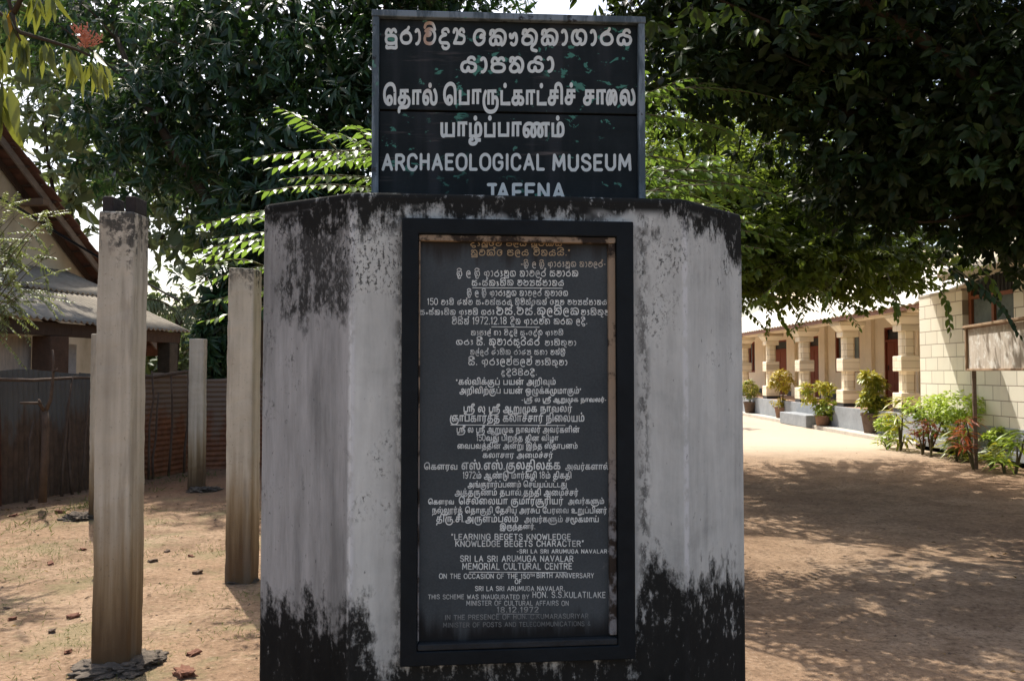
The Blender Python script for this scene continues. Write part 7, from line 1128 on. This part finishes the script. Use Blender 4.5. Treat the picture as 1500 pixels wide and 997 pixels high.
# ---------------------------------------------------------------- litter on the ground
M_BRICK = simple('broken_brick', (.16, .07, .042), .9, .35, 12, .6); M_STONE2 = simple('brown_stone', (.10, .068, .048), .9, .35, 12, .6)
rg = random.Random(12)
BR = [(107, 899, 1, .055, 'largest broken brick lump, on the sand left of the cleated post'), (74, 823, 1, .045, 'broken brick lump left of the cleated post, in the sunlit grass'), (284, 954, 1, .05, 'flat red brick piece in front of the memorial block'), (224, 820, 0, .05, 'dark hollow shard right of the cleated post'), (290, 837, 0, .05, 'brown stone near the foot of the tan post'),
      (100, 949, 1, .035, 'dark red brick chip near the mortar heap of the cleated post'), (76, 920, 0, .04, 'flat brown stone below the largest brick lump'), (88, 752, 1, .07, 'broken tile piece on the shaded strip before the tin fence'), (20, 755, 1, .06, 'brick piece close to the left end of the tin fence'), (280, 812, 1, .04, 'small brick chip in the sunny grass by the tan post'),
      (18, 902, 1, .035, 'small brick chip at the far left of the sand'), (45, 745, 0, .06, 'brown stone at the foot of the tin fence'), (245, 805, 0, .035, 'small stone behind the cleated post'), (122, 804, 1, .045, 'thin red brick sliver at the sunlit edge'), (270, 985, 1, .09, 'crumbled red brick heap at the bottom edge of the yard'), (10, 888, 0, .03, 'little brown stone at the left edge of the yard')]
gob = 'broken brick and stone lumps on the ground'
for i, (px, py, kind, s, lab) in enumerate(BR):
    Y = CAM_Z*F_PX/(py-545); q = at(px, py, Y); me = bmesh.new(); bmesh.ops.create_cube(me, size=1); bmesh.ops.subdivide_edges(me, edges=me.edges[:], cuts=4, use_grid_fill=True)
    for v in me.verts:
        n_ = mnoise.noise(v.co*2.2+Vector((i*5, 0, 0)))*.6+mnoise.noise(v.co*6+Vector((0, i*3, 0)))*.25; v.co = Vector((v.co.x*s*1.25, v.co.y*s*.85, v.co.z*s*.5))*(1+n_)
    m = bpy.data.meshes.new('brick_lump'); me.to_mesh(m); me.free(); o = link_mesh('brick_lump' if kind else 'stone', m, M_BRICK if kind else M_STONE2, None, False)
    o.location = (q.x, Y, ground_h(q.x, Y)+s*.2); o.rotation_euler = (rg.uniform(-.2, .2), rg.uniform(-.2, .2), rg.uniform(0, 6)); tag(o, lab, 'brick' if kind else 'stone', gob)
LM_GRS = leaf_mat('thin_grass', (.05, .075, .02), (.09, .12, .035), (.15, .17, .06), .6, .2, .3)
lv = Leaves(71); r = lv.rng
def gz(x, y): return np.array([ground_h(a, b) for a, b in zip(x, y)])
cx = []; 
for _ in range(420):
    x = r.uniform(-6, -.9); y = r.uniform(4.2, 10.5)
    if mnoise.noise(Vector((x*1.1, y*1.1, 2))) < -.02: continue
    n = int(r.integers(14, 50)); gx = x+r.normal(0, .13, n); gy = y+r.normal(0, .13, n)
    P = np.stack([gx, gy, gz(gx, gy)], 1); D = nrm(np.stack([r.normal(0, .6, n), r.normal(0, .6, n), r.uniform(.25, 1, n)], 1)); lv.add(P, D, nrm(r.normal(0, 1, (n, 3))), r.uniform(.012, .04, n), .004, r.uniform(0, 1, n), .3)
for _ in range(40):
    x = r.uniform(-6.4, -4.6); y = r.uniform(8.5, 13.5); n = 12; gx = x+r.normal(0, .1, n); gy = y+r.normal(0, .1, n); P = np.stack([gx, gy, gz(gx, gy)], 1)
    lv.add(P, nrm(np.stack([r.normal(0, .6, n), r.normal(0, .6, n), r.uniform(.25, 1, n)], 1)), nrm(r.normal(0, 1, (n, 3))), r.uniform(.04, .12, n), .008, r.uniform(0, 1, n), .3)
tag(lv.build('grass', LM_GRS, None), kind='stuff')
lv = Leaves(72); r = lv.rng; n = 1150; x = np.concatenate([r.uniform(-6.8, -.9, 420), r.uniform(1.2, 8, 330)]); y = np.concatenate([r.uniform(4, 13.5, 420), 3.5+14*r.uniform(0, 1, 330)**1.4])
q = r.uniform(0, 1, 400); x = np.concatenate([x, -6.4+1.6*q[:250]+r.exponential(.22, 250), 8.3-r.exponential(.2, 150)]); y = np.concatenate([y, 8.6+5.2*q[:250], 13.2+5.5*q[250:]])
P = np.stack([x, y, gz(x, y)+.006], 1); D = nrm(np.stack([r.normal(0, 1, n), r.normal(0, 1, n), r.normal(0, .12, n)], 1)); N = nrm(np.stack([r.normal(0, .3, n), r.normal(0, .3, n), np.ones(n)], 1))
L_ = r.uniform(.02, .06, n); lv.add(P, D, N, L_, L_*r.uniform(.3, .5, n), r.uniform(0, 1, n), .25)
tag(lv.build('leaf_litter', leaf_mat('dry_leaf', (.05, .03, .015), (.14, .085, .04), (.28, .17, .06), .8, .2, .1), None), kind='stuff')
me = MB(); r_ = random.Random(3)
for i in range(700):
    x, y = (r_.uniform(-6.8, -.8), r_.uniform(4, 13.6)) if i < 430 else (r_.uniform(1.2, 8.2), 3.4+12*r_.random()**1.5); s = r_.uniform(.004, .016)*(1 if x < 0 else .8); z = ground_h(x, y)
    v = [(x+s*r_.uniform(.6, 1.3)*a, y+s*r_.uniform(.6, 1.3)*b, z+s*c*r_.uniform(.5, .9)) for a, b, c in ((-1,-.3,0),(.2,-1,0),(1,.2,0),(-.2,1,0),(.1,.1,1.1))]; me.add(v, [(0,1,4),(1,2,4),(2,3,4),(3,0,4)])
tag(me.build('gravel', M_STONE2, None), kind='stuff')
